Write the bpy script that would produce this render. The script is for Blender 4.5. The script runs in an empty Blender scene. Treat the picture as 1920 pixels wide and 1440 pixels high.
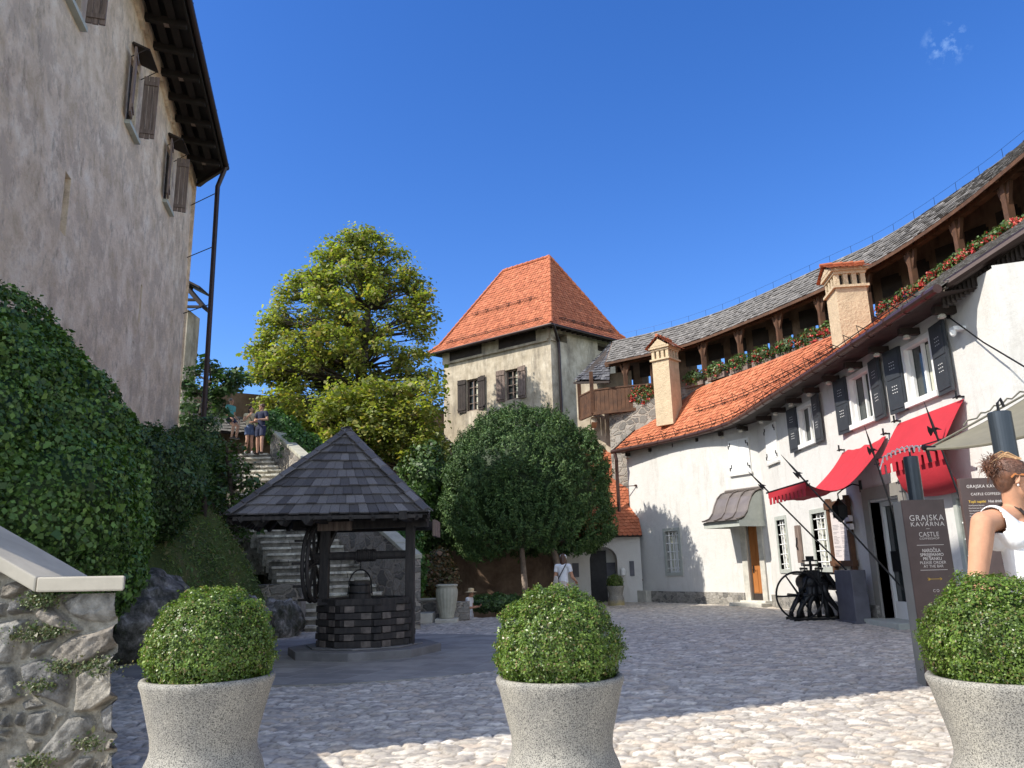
import bpy, bmesh, math, random
import numpy as np
from math import sin, cos, pi, radians, sqrt, atan2
from mathutils import Vector, Matrix, Quaternion, noise as mnoise
random.seed(7); rng = np.random.default_rng(7)
S = bpy.context.scene
V = Vector
# ------------------------------------------------------------------ camera
CAMH = 1.45; PITCH = radians(13.45); ROLL = radians(1.5); FPX = 1442.0
Fv = V((0, cos(PITCH), sin(PITCH))); U0 = V((0, -sin(PITCH), cos(PITCH))); R0 = V((1, 0, 0))
Rv = R0*cos(ROLL)-U0*sin(ROLL); Uv = U0*cos(ROLL)+R0*sin(ROLL)
cam = bpy.data.cameras.new('camera'); camo = bpy.data.objects.new('camera', cam); S.collection.objects.link(camo)
cam.sensor_width = 36; cam.lens = 36*FPX/1920; cam.clip_end = 5000; cam.clip_start = .05
Mx = Matrix((Rv, Uv, -Fv)).transposed().to_4x4(); Mx.translation = V((0, 0, CAMH)); camo.matrix_world = Mx
S.camera = camo
# ------------------------------------------------------------------ light
SUN_EL = radians(43.5); AZ = V((.928, .372))            # horizontal direction the light travels in
w = bpy.data.worlds.new('World'); S.world = w; w.use_nodes = True
wn = w.node_tree.nodes; wl = w.node_tree.links
sky = wn.new('ShaderNodeTexSky'); sky.sky_type = 'NISHITA'; sky.sun_disc = False
sky.sun_elevation = SUN_EL; sky.sun_rotation = atan2(-AZ.x, -AZ.y); sky.altitude = 600; sky.air_density = 1.0; sky.dust_density = .5; sky.ozone_density = 3.0
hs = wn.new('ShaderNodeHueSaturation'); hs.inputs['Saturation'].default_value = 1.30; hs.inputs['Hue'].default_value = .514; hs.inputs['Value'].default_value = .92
# sky altered by direction: bluer in view, brightened and paled behind to neutralise shade
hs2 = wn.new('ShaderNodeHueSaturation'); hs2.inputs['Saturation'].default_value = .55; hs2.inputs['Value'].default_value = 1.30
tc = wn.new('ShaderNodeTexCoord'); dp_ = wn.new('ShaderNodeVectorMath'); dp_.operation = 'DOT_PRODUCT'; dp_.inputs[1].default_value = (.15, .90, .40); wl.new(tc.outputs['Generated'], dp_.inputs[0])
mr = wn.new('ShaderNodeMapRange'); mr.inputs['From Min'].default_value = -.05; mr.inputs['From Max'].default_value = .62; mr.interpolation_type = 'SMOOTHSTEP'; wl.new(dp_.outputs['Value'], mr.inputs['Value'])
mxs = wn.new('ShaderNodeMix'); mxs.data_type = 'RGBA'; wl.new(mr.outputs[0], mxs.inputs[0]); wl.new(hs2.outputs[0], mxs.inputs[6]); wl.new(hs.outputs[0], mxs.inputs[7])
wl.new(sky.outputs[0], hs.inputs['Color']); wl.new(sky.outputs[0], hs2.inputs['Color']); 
cd_ = (Fv+Rv*((1775-960)/FPX)+Uv*((720-82)/FPX)).normalized()      # one tiny wisp of high cloud
dc = wn.new('ShaderNodeVectorMath'); dc.operation = 'DOT_PRODUCT'; dc.inputs[1].default_value = cd_; nv = wn.new('ShaderNodeVectorMath'); nv.operation = 'NORMALIZE'; wl.new(tc.outputs['Generated'], nv.inputs[0]); wl.new(nv.outputs[0], dc.inputs[0])
m1 = wn.new('ShaderNodeMapRange'); m1.inputs['From Min'].default_value = cos(radians(1.5)); m1.inputs['From Max'].default_value = cos(radians(.5)); wl.new(dc.outputs['Value'], m1.inputs['Value'])
nc = wn.new('ShaderNodeTexNoise'); nc.inputs['Scale'].default_value = 75; nc.inputs['Detail'].default_value = 7; nc.inputs['Roughness'].default_value = .65; wl.new(nv.outputs[0], nc.inputs['Vector'])
m2 = wn.new('ShaderNodeMapRange'); m2.inputs['From Min'].default_value = .50; m2.inputs['From Max'].default_value = .95; wl.new(nc.outputs[0], m2.inputs['Value'])
mm = wn.new('ShaderNodeMath'); mm.operation = 'MULTIPLY'; wl.new(m1.outputs[0], mm.inputs[0]); wl.new(m2.outputs[0], mm.inputs[1])
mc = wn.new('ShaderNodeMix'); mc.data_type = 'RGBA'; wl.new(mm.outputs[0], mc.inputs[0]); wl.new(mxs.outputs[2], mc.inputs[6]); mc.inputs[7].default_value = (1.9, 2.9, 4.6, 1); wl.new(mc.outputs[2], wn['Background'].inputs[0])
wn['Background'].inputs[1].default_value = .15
sun = bpy.data.lights.new('sun', 'SUN'); sun.energy = 3.5; sun.angle = radians(.53); sun.color = (1, .94, .84)
suno = bpy.data.objects.new('sun', sun); S.collection.objects.link(suno)
suno.rotation_euler = V((AZ.x*cos(SUN_EL), AZ.y*cos(SUN_EL), -sin(SUN_EL))).to_track_quat('-Z', 'Y').to_euler()
S.view_settings.view_transform = 'Standard'; S.view_settings.look = 'None'; S.view_settings.gamma = 1; S.view_settings.exposure = 0.80
S.cycles.max_bounces = 8; S.cycles.diffuse_bounces = 6; S.cycles.transparent_max_bounces = 6
# ------------------------------------------------------------------ pixel helpers (photo pixel -> point on a real plane)
def ray(x, y): return Fv+Rv*((x-960)/FPX)+Uv*((720-y)/FPX)
def aY(x, y, Y):
    d = ray(x, y); return V((0, 0, CAMH))+d*(Y/d.y)
def aZ(x, y, Z=0):
    d = ray(x, y); return V((0, 0, CAMH))+d*((Z-CAMH)/d.z)
def onwall(x, y, W):                                      # W=(P,D): returns s,z on the vertical plane
    d = ray(x, y); P, D = W
    t = (D.x*(-P.y)-D.y*(-P.x))/(d.x*-D.y+d.y*D.x) * -1 if 0 else (P.x*D.y-P.y*D.x)/(d.x*D.y-d.y*D.x)
    return ((d.x*t-P.x)*D.x+(d.y*t-P.y)*D.y, CAMH+d.z*t)
# ------------------------------------------------------------------ objects
OFF = {}
def thing(name, label, cat, loc=(0, 0, 0), group=None, kind=None):
    o = bpy.data.objects.new(name, None); S.collection.objects.link(o); o.location = loc; o.empty_display_size = .1
    OFF[o] = V(loc); tag(o, label, cat, group, kind); return o
def tag(o, label=None, cat=None, group=None, kind=None):
    if label: o['label'] = label
    if cat: o['category'] = cat
    if group: o['group'] = group
    if kind: o['kind'] = kind
    return o
def link(name, me, m, parent=None, label=None, off=None, smooth=False):
    if m is not None:
        for q in (m if isinstance(m, (list, tuple)) else [m]): me.materials.append(q)
    o = bpy.data.objects.new(name, me); S.collection.objects.link(o)
    base = OFF[parent] if parent is not None else (V(off) if off is not None else V((0, 0, 0)))
    if base.length > 0: me.transform(Matrix.Translation(-base))
    if parent is not None: o.parent = parent
    elif off is not None: o.location = off
    OFF[o] = base
    if smooth: me.shade_smooth()
    if label: o['label'] = label
    return o
class MB:
    def __init__(s): s.v = []; s.f = []; s.mi = []; s.c = []; s.uv = None
    def add(s, vs, fs, mi=0, col=None):
        b = len(s.v); s.v += [tuple(v) for v in vs]; s.f += [tuple(i+b for i in f) for f in fs]; s.mi += [mi]*len(fs)
        s.c += [col or (1, 1, 1)]*len(vs); return s
    def box(s, c, d, rz=0, mi=0, rot=None, bev=0):
        x, y, z = [q/2 for q in d]
        P = [V((a*x, b*y, e*z)) for a in (-1, 1) for b in (-1, 1) for e in (-1, 1)]
        M = rot if rot is not None else Matrix.Rotation(rz, 3, 'Z')
        P = [M@p+V(c) for p in P]
        return s.add(P, [(0, 1, 3, 2), (4, 6, 7, 5), (0, 4, 5, 1), (2, 3, 7, 6), (0, 2, 6, 4), (1, 5, 7, 3)], mi)
    def beam(s, a, b, w, h, up=(0, 0, 1), mi=0, ext=0):    # rectangular bar from a to b
        a = V(a); b = V(b); d = (b-a).normalized(); a = a-d*ext; b = b+d*ext; u = V(up)
        sx = d.cross(u)
        if sx.length < 1e-4: sx = d.cross(V((1, 0, 0)))
        sx.normalize(); uu = sx.cross(d)
        P = [e+sx*(w/2*i)+uu*(h/2*j) for e in (a, b) for i, j in ((-1, -1), (1, -1), (1, 1), (-1, 1))]
        return s.add(P, [(3, 2, 1, 0), (4, 5, 6, 7), (0, 1, 5, 4), (1, 2, 6, 5), (2, 3, 7, 6), (3, 0, 4, 7)], mi)
    def tube(s, pts, r, n=8, mi=0, cap=True):
        pts = [V(p) for p in pts]; rs = r if isinstance(r, (list, tuple)) else [r]*len(pts)
        rings = []; u = None
        for i, p in enumerate(pts):
            d = (pts[min(i+1, len(pts)-1)]-pts[max(i-1, 0)]).normalized()
            if u is None: u = d.orthogonal().normalized()
            else:
                u = (u-d*u.dot(d)); u = u.normalized() if u.length > 1e-5 else d.orthogonal().normalized()
            v = d.cross(u); rings.append([p+(u*cos(2*pi*k/n)+v*sin(2*pi*k/n))*rs[i] for k in range(n)])
        vs = [q for g in rings for q in g]; fs = []
        for i in range(len(pts)-1):
            for k in range(n):
                k2 = (k+1) % n; fs.append((i*n+k, i*n+k2, (i+1)*n+k2, (i+1)*n+k))
        if cap: fs += [tuple(range(n))[::-1], tuple(range((len(pts)-1)*n, len(pts)*n))]
        return s.add(vs, fs, mi)
    def lathe(s, prof, c=(0, 0, 0), n=32, mi=0, fn=None, capb=True, capt=True):
        vs = []; fs = []
        for j, (r, z) in enumerate(prof):
            for k in range(n):
                a = 2*pi*k/n; rr = r*(fn(a, z) if fn else 1); vs.append((c[0]+rr*cos(a), c[1]+rr*sin(a), c[2]+z))
        for j in range(len(prof)-1):
            for k in range(n):
                k2 = (k+1) % n; fs.append((j*n+k, j*n+k2, (j+1)*n+k2, (j+1)*n+k))
        if capb: fs.append(tuple(range(n))[::-1])
        if capt: fs.append(tuple(range((len(prof)-1)*n, len(prof)*n)))
        return s.add(vs, fs, mi)
    def sph(s, c, r, n=12, m=8, mi=0, rot=None):
        r = (r, r, r) if not isinstance(r, (tuple, list)) else r
        vs = [V((0, 0, -r[2]))]; M = rot or Matrix.Identity(3)
        for j in range(1, m):
            t = -pi/2+pi*j/m
            for k in range(n): vs.append(V((r[0]*cos(t)*cos(2*pi*k/n), r[1]*cos(t)*sin(2*pi*k/n), r[2]*sin(t))))
        vs.append(V((0, 0, r[2]))); fs = []
        for k in range(n):
            k2 = (k+1) % n; fs.append((0, 1+k2, 1+k)); fs.append((len(vs)-1, 1+(m-2)*n+k, 1+(m-2)*n+k2))
            for j in range(m-2): fs.append((1+j*n+k, 1+j*n+k2, 1+(j+1)*n+k2, 1+(j+1)*n+k))
        return s.add([M@v+V(c) for v in vs], fs, mi)
    def cap(s, a, ra, b, rb, n=16, m=5, side=None, asp=1.0, mi=0):   # tapered capsule, optional flattened section
        a = V(a); b = V(b); d = (b-a); L = d.length; d = d.normalized() if L > 1e-6 else V((0, 0, 1))
        u = V(side) if side is not None else d.orthogonal(); u = (u-d*u.dot(d)).normalized(); v = d.cross(u)
        rings = []
        for j in range(1, m+1): t = -pi/2+pi/2*j/m; rings.append((a+d*(ra*sin(t)), ra*cos(t)))
        for j in range(0, m): t = pi/2*j/m; rings.append((b+d*(rb*sin(t)), rb*cos(t)))
        vs = [a-d*ra]; fs = []
        for p, r in rings: vs += [p+u*(r*cos(2*pi*k/n))+v*(r*asp*sin(2*pi*k/n)) for k in range(n)]
        vs.append(b+d*rb); N = len(rings)
        for k in range(n):
            k2 = (k+1) % n; fs.append((0, 1+k2, 1+k)); fs.append((len(vs)-1, 1+(N-1)*n+k, 1+(N-1)*n+k2))
            for j in range(N-1): fs.append((1+j*n+k, 1+j*n+k2, 1+(j+1)*n+k2, 1+(j+1)*n+k))
        return s.add(vs, fs, mi)
    def prism(s, poly, z0, z1, mi=0):                      # plan polygon (ccw) extruded
        n = len(poly); vs = [(p[0], p[1], z0) for p in poly]+[(p[0], p[1], z1) for p in poly]
        return s.add(vs, [tuple(range(n))[::-1], tuple(range(n, 2*n))]+[(i, (i+1) % n, n+(i+1) % n, n+i) for i in range(n)], mi)
    def plate(s, poly, th, mi=0):                          # 3D planar polygon with thickness along its normal (both sides)
        P = [V(p) for p in poly]; nrm = (P[1]-P[0]).cross(P[2]-P[0]).normalized(); n = len(P)
        vs = [p+nrm*th/2 for p in P]+[p-nrm*th/2 for p in P]
        return s.add(vs, [tuple(range(n)), tuple(range(n, 2*n))[::-1]]+[(n+i, n+(i+1) % n, (i+1) % n, i) for i in range(n)], mi)
    def mesh(s, name='m', col=False):
        me = bpy.data.meshes.new(name); me.from_pydata(s.v, [], s.f); me.update()
        if any(s.mi): me.polygons.foreach_set('material_index', s.mi)
        if col:
            a = me.color_attributes.new('Col', 'FLOAT_COLOR', 'POINT'); arr = np.ones((len(s.v), 4), np.float32); arr[:, :3] = np.array(s.c); a.data.foreach_set('color', arr.ravel())
        return me
    def build(s, name, m, parent=None, label=None, off=None, smooth=False, col=False, bevel=0):
        me = s.mesh(name, col)
        if bevel:
            bm = bmesh.new(); bm.from_mesh(me); bmesh.ops.remove_doubles(bm, verts=bm.verts, dist=1e-5)
            es = [e for e in bm.edges if len(e.link_faces) == 2 and e.calc_face_angle(0) > .6]
            bmesh.ops.bevel(bm, geom=es, offset=bevel, segments=2, profile=.6, affect='EDGES', clamp_overlap=True); bm.to_mesh(me); bm.free()
        return link(name, me, m, parent, label, off, smooth)
def fastmesh(name, vs, quads, cols=None):
    me = bpy.data.meshes.new(name); nv = len(vs); nq = len(quads)
    me.vertices.add(nv); me.vertices.foreach_set('co', np.asarray(vs, np.float32).ravel())
    me.loops.add(nq*4); me.polygons.add(nq)
    me.loops.foreach_set('vertex_index', np.asarray(quads, np.int32).ravel())
    me.polygons.foreach_set('loop_start', np.arange(0, nq*4, 4, dtype=np.int32))
    me.update(calc_edges=True); me.validate()
    if cols is not None:
        a = me.color_attributes.new('Col', 'FLOAT_COLOR', 'POINT'); arr = np.ones((nv, 4), np.float32); arr[:, :cols.shape[1]] = cols; a.data.foreach_set('color', arr.ravel())
    return me
# ------------------------------------------------------------------ materials
def newmat(name):
    m = bpy.data.materials.new(name); m.use_nodes = True; nt = m.node_tree; return m, nt.nodes, nt.links, nt.nodes['Principled BSDF']
def ramp(N, cols):
    r = N.new('ShaderNodeValToRGB'); e = r.color_ramp.elements
    while len(e) < len(cols): e.new(.5)
    for i, (p, c) in enumerate(cols): e[i].position = p; e[i].color = (*c, 1)
    return r
def noise(N, L, vec, sc, det=6, rough=.6, dist=0):
    n = N.new('ShaderNodeTexNoise'); n.inputs['Scale'].default_value = sc; n.inputs['Detail'].default_value = det; n.inputs['Roughness'].default_value = rough; n.inputs['Distortion'].default_value = dist
    L.new(vec, n.inputs['Vector']); return n
def mapping(N, L, sc=(1, 1, 1), coord='Object', rot=(0, 0, 0)):
    t = N.new('ShaderNodeTexCoord'); m = N.new('ShaderNodeMapping'); m.inputs['Scale'].default_value = sc; m.inputs['Rotation'].default_value = rot
    L.new(t.outputs[coord], m.inputs[0]); return m.outputs[0]
def mixc(N, L, fac, a, b, mode='MIX'):
    m = N.new('ShaderNodeMix'); m.data_type = 'RGBA'; m.blend_type = mode
    for sock, v in ((m.inputs[0], fac), (m.inputs[6], a), (m.inputs[7], b)):
        if hasattr(v, 'node'): L.new(v, sock)
        elif isinstance(v, (tuple, list)): sock.default_value = (*v, 1)
        else: sock.default_value = v
    return m.outputs[2]
def bump(N, L, b, h, strength=.5, dist=.02):
    n = N.new('ShaderNodeBump'); n.inputs['Strength'].default_value = strength; n.inputs['Distance'].default_value = dist; L.new(h, n.inputs['Height']); L.new(n.outputs[0], b.inputs['Normal'])
def mmath(N, L, op, a, b=0.0):
    n = N.new('ShaderNodeMath'); n.operation = op
    for i, v in enumerate((a, b)):
        if hasattr(v, 'node'): L.new(v, n.inputs[i])
        else: n.inputs[i].default_value = v
    return n.outputs[0]
def simple(name, col, rough=.7, metal=0, var=.25, sc=6, bmp=.15, bs=40, st=(1, 1, 1), dist=.004):
    m, N, L, b = newmat(name); vec = mapping(N, L, st)
    n = noise(N, L, vec, sc); d = tuple(c*(1-var) for c in col); u = tuple(min(1, c*(1+var)) for c in col)
    r = ramp(N, [(.3, d), (.7, u)]); L.new(n.outputs[0], r.inputs[0]); L.new(r.outputs[0], b.inputs['Base Color'])
    b.inputs['Roughness'].default_value = rough; b.inputs['Metallic'].default_value = metal
    if bmp: n2 = noise(N, L, vec, bs, 4); bump(N, L, b, n2.outputs[0], bmp, dist)
    return m
def attrmat(name, var=.3, sc=8, rough=.8, bmp=.3, bs=30, st=(1, 1, 1), dist=.005, stain=None, spec=.5):   # colour of each tile/stone from its own attribute
    m, N, L, b = newmat(name); at = N.new('ShaderNodeAttribute'); at.attribute_name = 'Col'; vec = mapping(N, L, st)
    n = noise(N, L, vec, sc); r = ramp(N, [(.3, (1-var,)*3), (.7, (1+var*.6,)*3)]); L.new(n.outputs[0], r.inputs[0])
    c = mixc(N, L, 1.0, at.outputs[0], r.outputs[0], 'MULTIPLY')
    if stain:
        n3 = noise(N, L, mapping(N, L, (1, 1, 1)), stain[1], 8, .7); r3 = ramp(N, [(stain[2], (0, 0, 0)), (stain[3], (1, 1, 1))]); L.new(n3.outputs[0], r3.inputs[0])
        c = mixc(N, L, r3.outputs[0], c, stain[0])
    L.new(c, b.inputs['Base Color']); b.inputs['Roughness'].default_value = rough; b.inputs['Specular IOR Level'].default_value = spec
    n2 = noise(N, L, vec, bs, 5); bump(N, L, b, n2.outputs[0], bmp, dist); return m
def leafmat(name, rough=.45, trans=.35, tcol=(.9, 1.1, .35), spec=.5):
    m, N, L, b = newmat(name); at = N.new('ShaderNodeAttribute'); at.attribute_name = 'Col'
    L.new(at.outputs[0], b.inputs['Base Color']); b.inputs['Roughness'].default_value = rough; b.inputs['Specular IOR Level'].default_value = spec
    t = N.new('ShaderNodeBsdfTranslucent'); c = mixc(N, L, 1.0, at.outputs[0], tcol, 'MULTIPLY'); L.new(c, t.inputs[0])
    mx = N.new('ShaderNodeMixShader'); mx.inputs[0].default_value = trans; L.new(b.outputs[0], mx.inputs[1]); L.new(t.outputs[0], mx.inputs[2]); L.new(mx.outputs[0], N['Material Output'].inputs[0]); return m
def woodmat(name, a, c, st=(1, 1, 12), sc=3, rough=.8, bmp=.4):
    m, N, L, b = newmat(name); vec = mapping(N, L, st); n = noise(N, L, vec, sc, 8, .65, .4)
    r = ramp(N, [(.3, a), (.68, c)]); L.new(n.outputs[0], r.inputs[0]); L.new(r.outputs[0], b.inputs['Base Color']); b.inputs['Roughness'].default_value = rough
    n2 = noise(N, L, vec, sc*4, 6); bump(N, L, b, n2.outputs[0], bmp, .006); return m
def plaster(name, cols, sc=.6, dark=None, streak=.5, bmp=.5, bs=9, patch=None, vs=(1, 1, .25), brd=.02):
    m, N, L, b = newmat(name); vec = mapping(N, L)
    n = noise(N, L, vec, sc, 10, .68, .3); r = ramp(N, cols); L.new(n.outputs[0], r.inputs[0]); c = r.outputs[0]
    if patch:
        n4 = noise(N, L, vec, patch[1], 9, .72); r4 = ramp(N, [(patch[2], (0, 0, 0)), (patch[3], (1, 1, 1))]); L.new(n4.outputs[0], r4.inputs[0]); c = mixc(N, L, r4.outputs[0], c, patch[0])
    if dark:
        v2 = mapping(N, L, vs); n3 = noise(N, L, v2, 2.2, 12, .74); r3 = ramp(N, [(dark[1], (0, 0, 0)), (dark[2], (1, 1, 1))]); L.new(n3.outputs[0], r3.inputs[0])
        c = mixc(N, L, mmath(N, L, 'MULTIPLY', r3.outputs[0], streak), c, dark[0])
    L.new(c, b.inputs['Base Color']); b.inputs['Roughness'].default_value = .92; b.inputs['Specular IOR Level'].default_value = .2
    n2 = noise(N, L, vec, bs, 8, .7); bump(N, L, b, n2.outputs[0], bmp, brd); return m
M = {}
M['wing'] = plaster('old_castle_plaster', [(.36, (.58, .45, .31)), (.5, (.76, .61, .45)), (.66, (.88, .76, .60))], 1.4, ((.24, .185, .14), .53, .68), .62, 1, 10, ((.60, .48, .36), 1.1, .50, .58), vs=(1.6, 1.6, .9), brd=.06)
M['tower'] = plaster('tower_plaster', [(.34, (.33, .28, .205)), (.5, (.49, .425, .325)), (.66, (.62, .555, .44))], 1.3, ((.19, .165, .135), .49, .66), .8, .6, 7, ((.40, .34, .25), .45, .5, .62))
M['white'] = plaster('white_lime_plaster', [(.3, (.585, .57, .54)), (.7, (.67, .655, .625))], .9, ((.36, .335, .29), .52, .78), .6, .5, 4, vs=(1.3, 1.3, .3), brd=.04)
M['greyframe'] = simple('grey_green_window_surround', (.40, .42, .38), .8, var=.1)
M['lightstone'] = simple('pale_limestone', (.50, .48, .42), .85, var=.22, sc=4, bmp=.3)
M['darkwood'] = woodmat('dark_brown_timber', (.018, .012, .010), (.045, .032, .026), (1, 1, 1))
M['wood'] = woodmat('warm_brown_timber', (.045, .020, .010), (.13, .058, .026), (1, 1, 1))
M['greywood'] = woodmat('weathered_grey_brown_boards', (.085, .06, .048), (.27, .20, .165), (6, 6, .6))
M['blackwood'] = woodmat('blackened_well_timber', (.010, .009, .010), (.050, .042, .038), (5, 5, 1))
M['iron'] = simple('black_iron', (.020, .020, .022), .45, .6, .3)
M['blacksh'] = simple('anthracite_shutter_paint', (.035, .04, .047), .55, var=.15)
M['gutter'] = simple('brown_painted_gutter_metal', (.085, .045, .038), .35, .5, .2)
M['gutterdark'] = simple('dark_brown_gutter_metal', (.035, .022, .02), .4, .5, .2)
M['terracotta'] = attrmat('terracotta_roof_tile', .10, 9, .85, .2, 25, stain=((.25, .10, .055), 1.3, .62, .85), spec=.3)
M['shingle'] = attrmat('grey_weathered_wood_shingle', .3, 7, .9, .4, 20, (3, 3, 3), spec=.2)
M['wellshingle'] = attrmat('purple_grey_well_shingle', .3, 14, .75, .5, 20, (4, 4, 1.5))
M['glass'] = simple('dark_window_glass', (.035, .042, .042), .06, var=.1, bmp=0)
M['whitepaint'] = simple('white_window_paint', (.78, .78, .76), .5, var=.04, bmp=0)
M['curtain'] = simple('pale_curtain', (.55, .55, .45), .9, var=.3, sc=12, st=(8, 8, .5))
M['door'] = woodmat('orange_brown_door', (.30, .105, .025), (.46, .18, .05), (1, 1, .12), 4, .5, .1)
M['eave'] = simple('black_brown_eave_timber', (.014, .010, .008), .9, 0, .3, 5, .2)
M['red'] = simple('red_awning_canvas', (.45, .022, .034), .75, var=.08, sc=2, bmp=.25, bs=3, dist=.03)
M['sail'] = simple('olive_grey_canvas', (.175, .16, .115), .8, var=.1, bmp=.2, bs=4, dist=.02)
M['rope'] = simple('white_rope', (.6, .58, .55), .9)
M['post'] = simple('anthracite_steel_post', (.04, .05, .062), .38, .4, .12, bmp=0)
M['sign'] = simple('brown_sign_panel', (.085, .055, .050), .45, 0, .25, 3, 0)
M['signgrey'] = simple('grey_sign_edge', (.25, .24, .22), .5, 0, .1, 3, 0)
M['text'] = simple('pale_lettering', (.68, .62, .58), .6, 0, .02, 3, 0)
M['textdark'] = simple('grey_print', (.12, .11, .14), .6, 0, .02, 3, 0)
M['yellow'] = simple('yellow_lettering', (.75, .48, .06), .6, 0, .02, 3, 0)
M['paper'] = simple('cream_poster', (.68, .62, .60), .6, 0, .04, 3, 0)
M['slab'] = simple('dark_bluish_stone_panel', (.10, .10, .12), .6, 0, .25, 3, .1)
M['soil'] = simple('dark_soil', (.04, .03, .022), .95)
M['leaf_box'] = leafmat('box_leaf', .36, .3, (1.1, 1.25, .5))
M['leaf_tree'] = leafmat('maple_leaf', .5, .45, (1.3, 1.5, .5))
M['leaf_ivy'] = leafmat('ivy_leaf', .5, .22)
M['leaf_yew'] = leafmat('yew_needle', .6, .12, (1, 1.1, .5), .3)
M['leaf_flower'] = leafmat('geranium', .6, .3, (1.1, 1, 1))
M['bark'] = simple('dark_bark', (.060, .045, .036), .9, 0, .4, 5, .8, 12, dist=.03)
M['barkpale'] = simple('pale_peeling_bark', (.30, .235, .19), .9, 0, .35, 6, .6, 12, dist=.02)
M['chimney'] = simple('ochre_roughcast_render', (.56, .44, .29), .95, 0, .14, 4, 1.0, 16, dist=.03)
M['copper'] = simple('grey_brown_sheet_metal', (.22, .19, .175), .42, .55, .15, 3, .05)
M['urn'] = simple('green_grey_cast_stone', (.42, .41, .33), .85, 0, .15, 6, .3)
def granite():
    m, N, L, b = newmat('speckled_granite'); vec = mapping(N, L); n = noise(N, L, vec, 150, 3, .7); r = ramp(N, [(.38, (.06, .058, .055)), (.47, (.24, .23, .21)), (.60, (.38, .365, .33))]); L.new(n.outputs[0], r.inputs[0])
    n2 = noise(N, L, vec, 5, 8, .7); r2 = ramp(N, [(.35, (.78, .78, .78)), (.65, (1.1, 1.08, 1.02))]); L.new(n2.outputs[0], r2.inputs[0]); c = mixc(N, L, 1., r.outputs[0], r2.outputs[0], 'MULTIPLY')
    sx = N.new('ShaderNodeSeparateXYZ'); L.new(vec, sx.inputs[0]); h = mmath(N, L, 'ADD', mmath(N, L, 'MULTIPLY', n2.outputs[0], .55), mmath(N, L, 'MULTIPLY', sx.outputs[2], -1.2))
    r3 = ramp(N, [(.02, (0, 0, 0)), (.2, (.75, .75, .75))]); L.new(h, r3.inputs[0]); c = mixc(N, L, r3.outputs[0], c, (.42, .34, .14))
    L.new(c, b.inputs['Base Color']); b.inputs['Roughness'].default_value = .8; bump(N, L, b, n.outputs[0], .35, .004); return m
M['granite'] = granite()
def flags():
    m, N, L, b = newmat('grey_flagstones'); vec = mapping(N, L, (1, 1, 1), rot=(0, 0, .35)); br = N.new('ShaderNodeTexBrick'); L.new(vec, br.inputs[0])
    br.inputs['Scale'].default_value = 1; br.inputs['Brick Width'].default_value = .95; br.inputs['Row Height'].default_value = .48; br.inputs['Mortar Size'].default_value = .012; br.offset = .37; br.squash = .7; br.squash_frequency = 3
    br.inputs['Color1'].default_value = (.24, .23, .215, 1); br.inputs['Color2'].default_value = (.34, .325, .30, 1); br.inputs['Mortar'].default_value = (.36, .35, .33, 1)
    n = noise(N, L, vec, 2.2, 8, .65); r = ramp(N, [(.35, (.8, .8, .8)), (.7, (1.25, 1.22, 1.18))]); L.new(n.outputs[0], r.inputs[0])
    L.new(mixc(N, L, 1., br.outputs[0], r.outputs[0], 'MULTIPLY'), b.inputs['Base Color']); b.inputs['Roughness'].default_value = .7; n2 = noise(N, L, vec, 18, 5)
    bump(N, L, b, mmath(N, L, 'ADD', n2.outputs[0], mmath(N, L, 'MULTIPLY', br.outputs[1], -.6)), .4, .008); return m
M['flags'] = flags()
def rubble(name, sc, cols, mort, mw=.09, bd=.05):
    m, N, L, b = newmat(name); v0 = mapping(N, L, (1, 1, 1.5)); nz = noise(N, L, v0, 2.5, 4)
    ad = N.new('ShaderNodeVectorMath'); ad.operation = 'MULTIPLY_ADD'; L.new(nz.outputs[1], ad.inputs[0]); ad.inputs[1].default_value = (.35/sc*2,)*3; L.new(v0, ad.inputs[2]); v = ad.outputs[0]
    vo = N.new('ShaderNodeTexVoronoi'); vo.feature = 'DISTANCE_TO_EDGE'; vo.inputs['Scale'].default_value = sc; L.new(v, vo.inputs[0])
    vc = N.new('ShaderNodeTexVoronoi'); vc.inputs['Scale'].default_value = sc; L.new(v, vc.inputs[0])
    sp = N.new('ShaderNodeSeparateColor'); L.new(vc.outputs['Color'], sp.inputs[0]); rc = ramp(N, [(.1, cols[0]), (.5, cols[1]), (.9, cols[2])]); L.new(sp.outputs[0], rc.inputs[0])
    n = noise(N, L, v0, 12, 8, .7); rn = ramp(N, [(.3, (.6, .6, .6)), (.7, (1.3, 1.3, 1.3))]); L.new(n.outputs[0], rn.inputs[0]); c = mixc(N, L, 1., rc.outputs[0], rn.outputs[0], 'MULTIPLY')
    e = ramp(N, [(mw*.4, (0, 0, 0)), (mw, (1, 1, 1))]); L.new(vo.outputs[0], e.inputs[0]); c = mixc(N, L, e.outputs[0], mort, c)
    L.new(c, b.inputs['Base Color']); b.inputs['Roughness'].default_value = .9
    bump(N, L, b, mmath(N, L, 'ADD', e.outputs[0], mmath(N, L, 'MULTIPLY', n.outputs[0], .5)), .9, bd); return m
M['rubble'] = rubble('rubble_limestone', 2.4, [(.16, .15, .135), (.27, .25, .22), (.36, .33, .29)], (.36, .32, .27))
M['plinth'] = rubble('plinth_rubble', 4.5, [(.15, .145, .135), (.24, .225, .20), (.34, .32, .29)], (.33, .31, .27), .06, .02)
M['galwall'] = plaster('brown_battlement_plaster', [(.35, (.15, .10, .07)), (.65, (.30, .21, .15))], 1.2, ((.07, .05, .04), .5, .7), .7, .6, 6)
M['stair'] = attrmat('weathered_stair_stone', .5, 5, .9, .8, 14, dist=.03, stain=((.10, .095, .08), 1.6, .50, .66))
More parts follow.
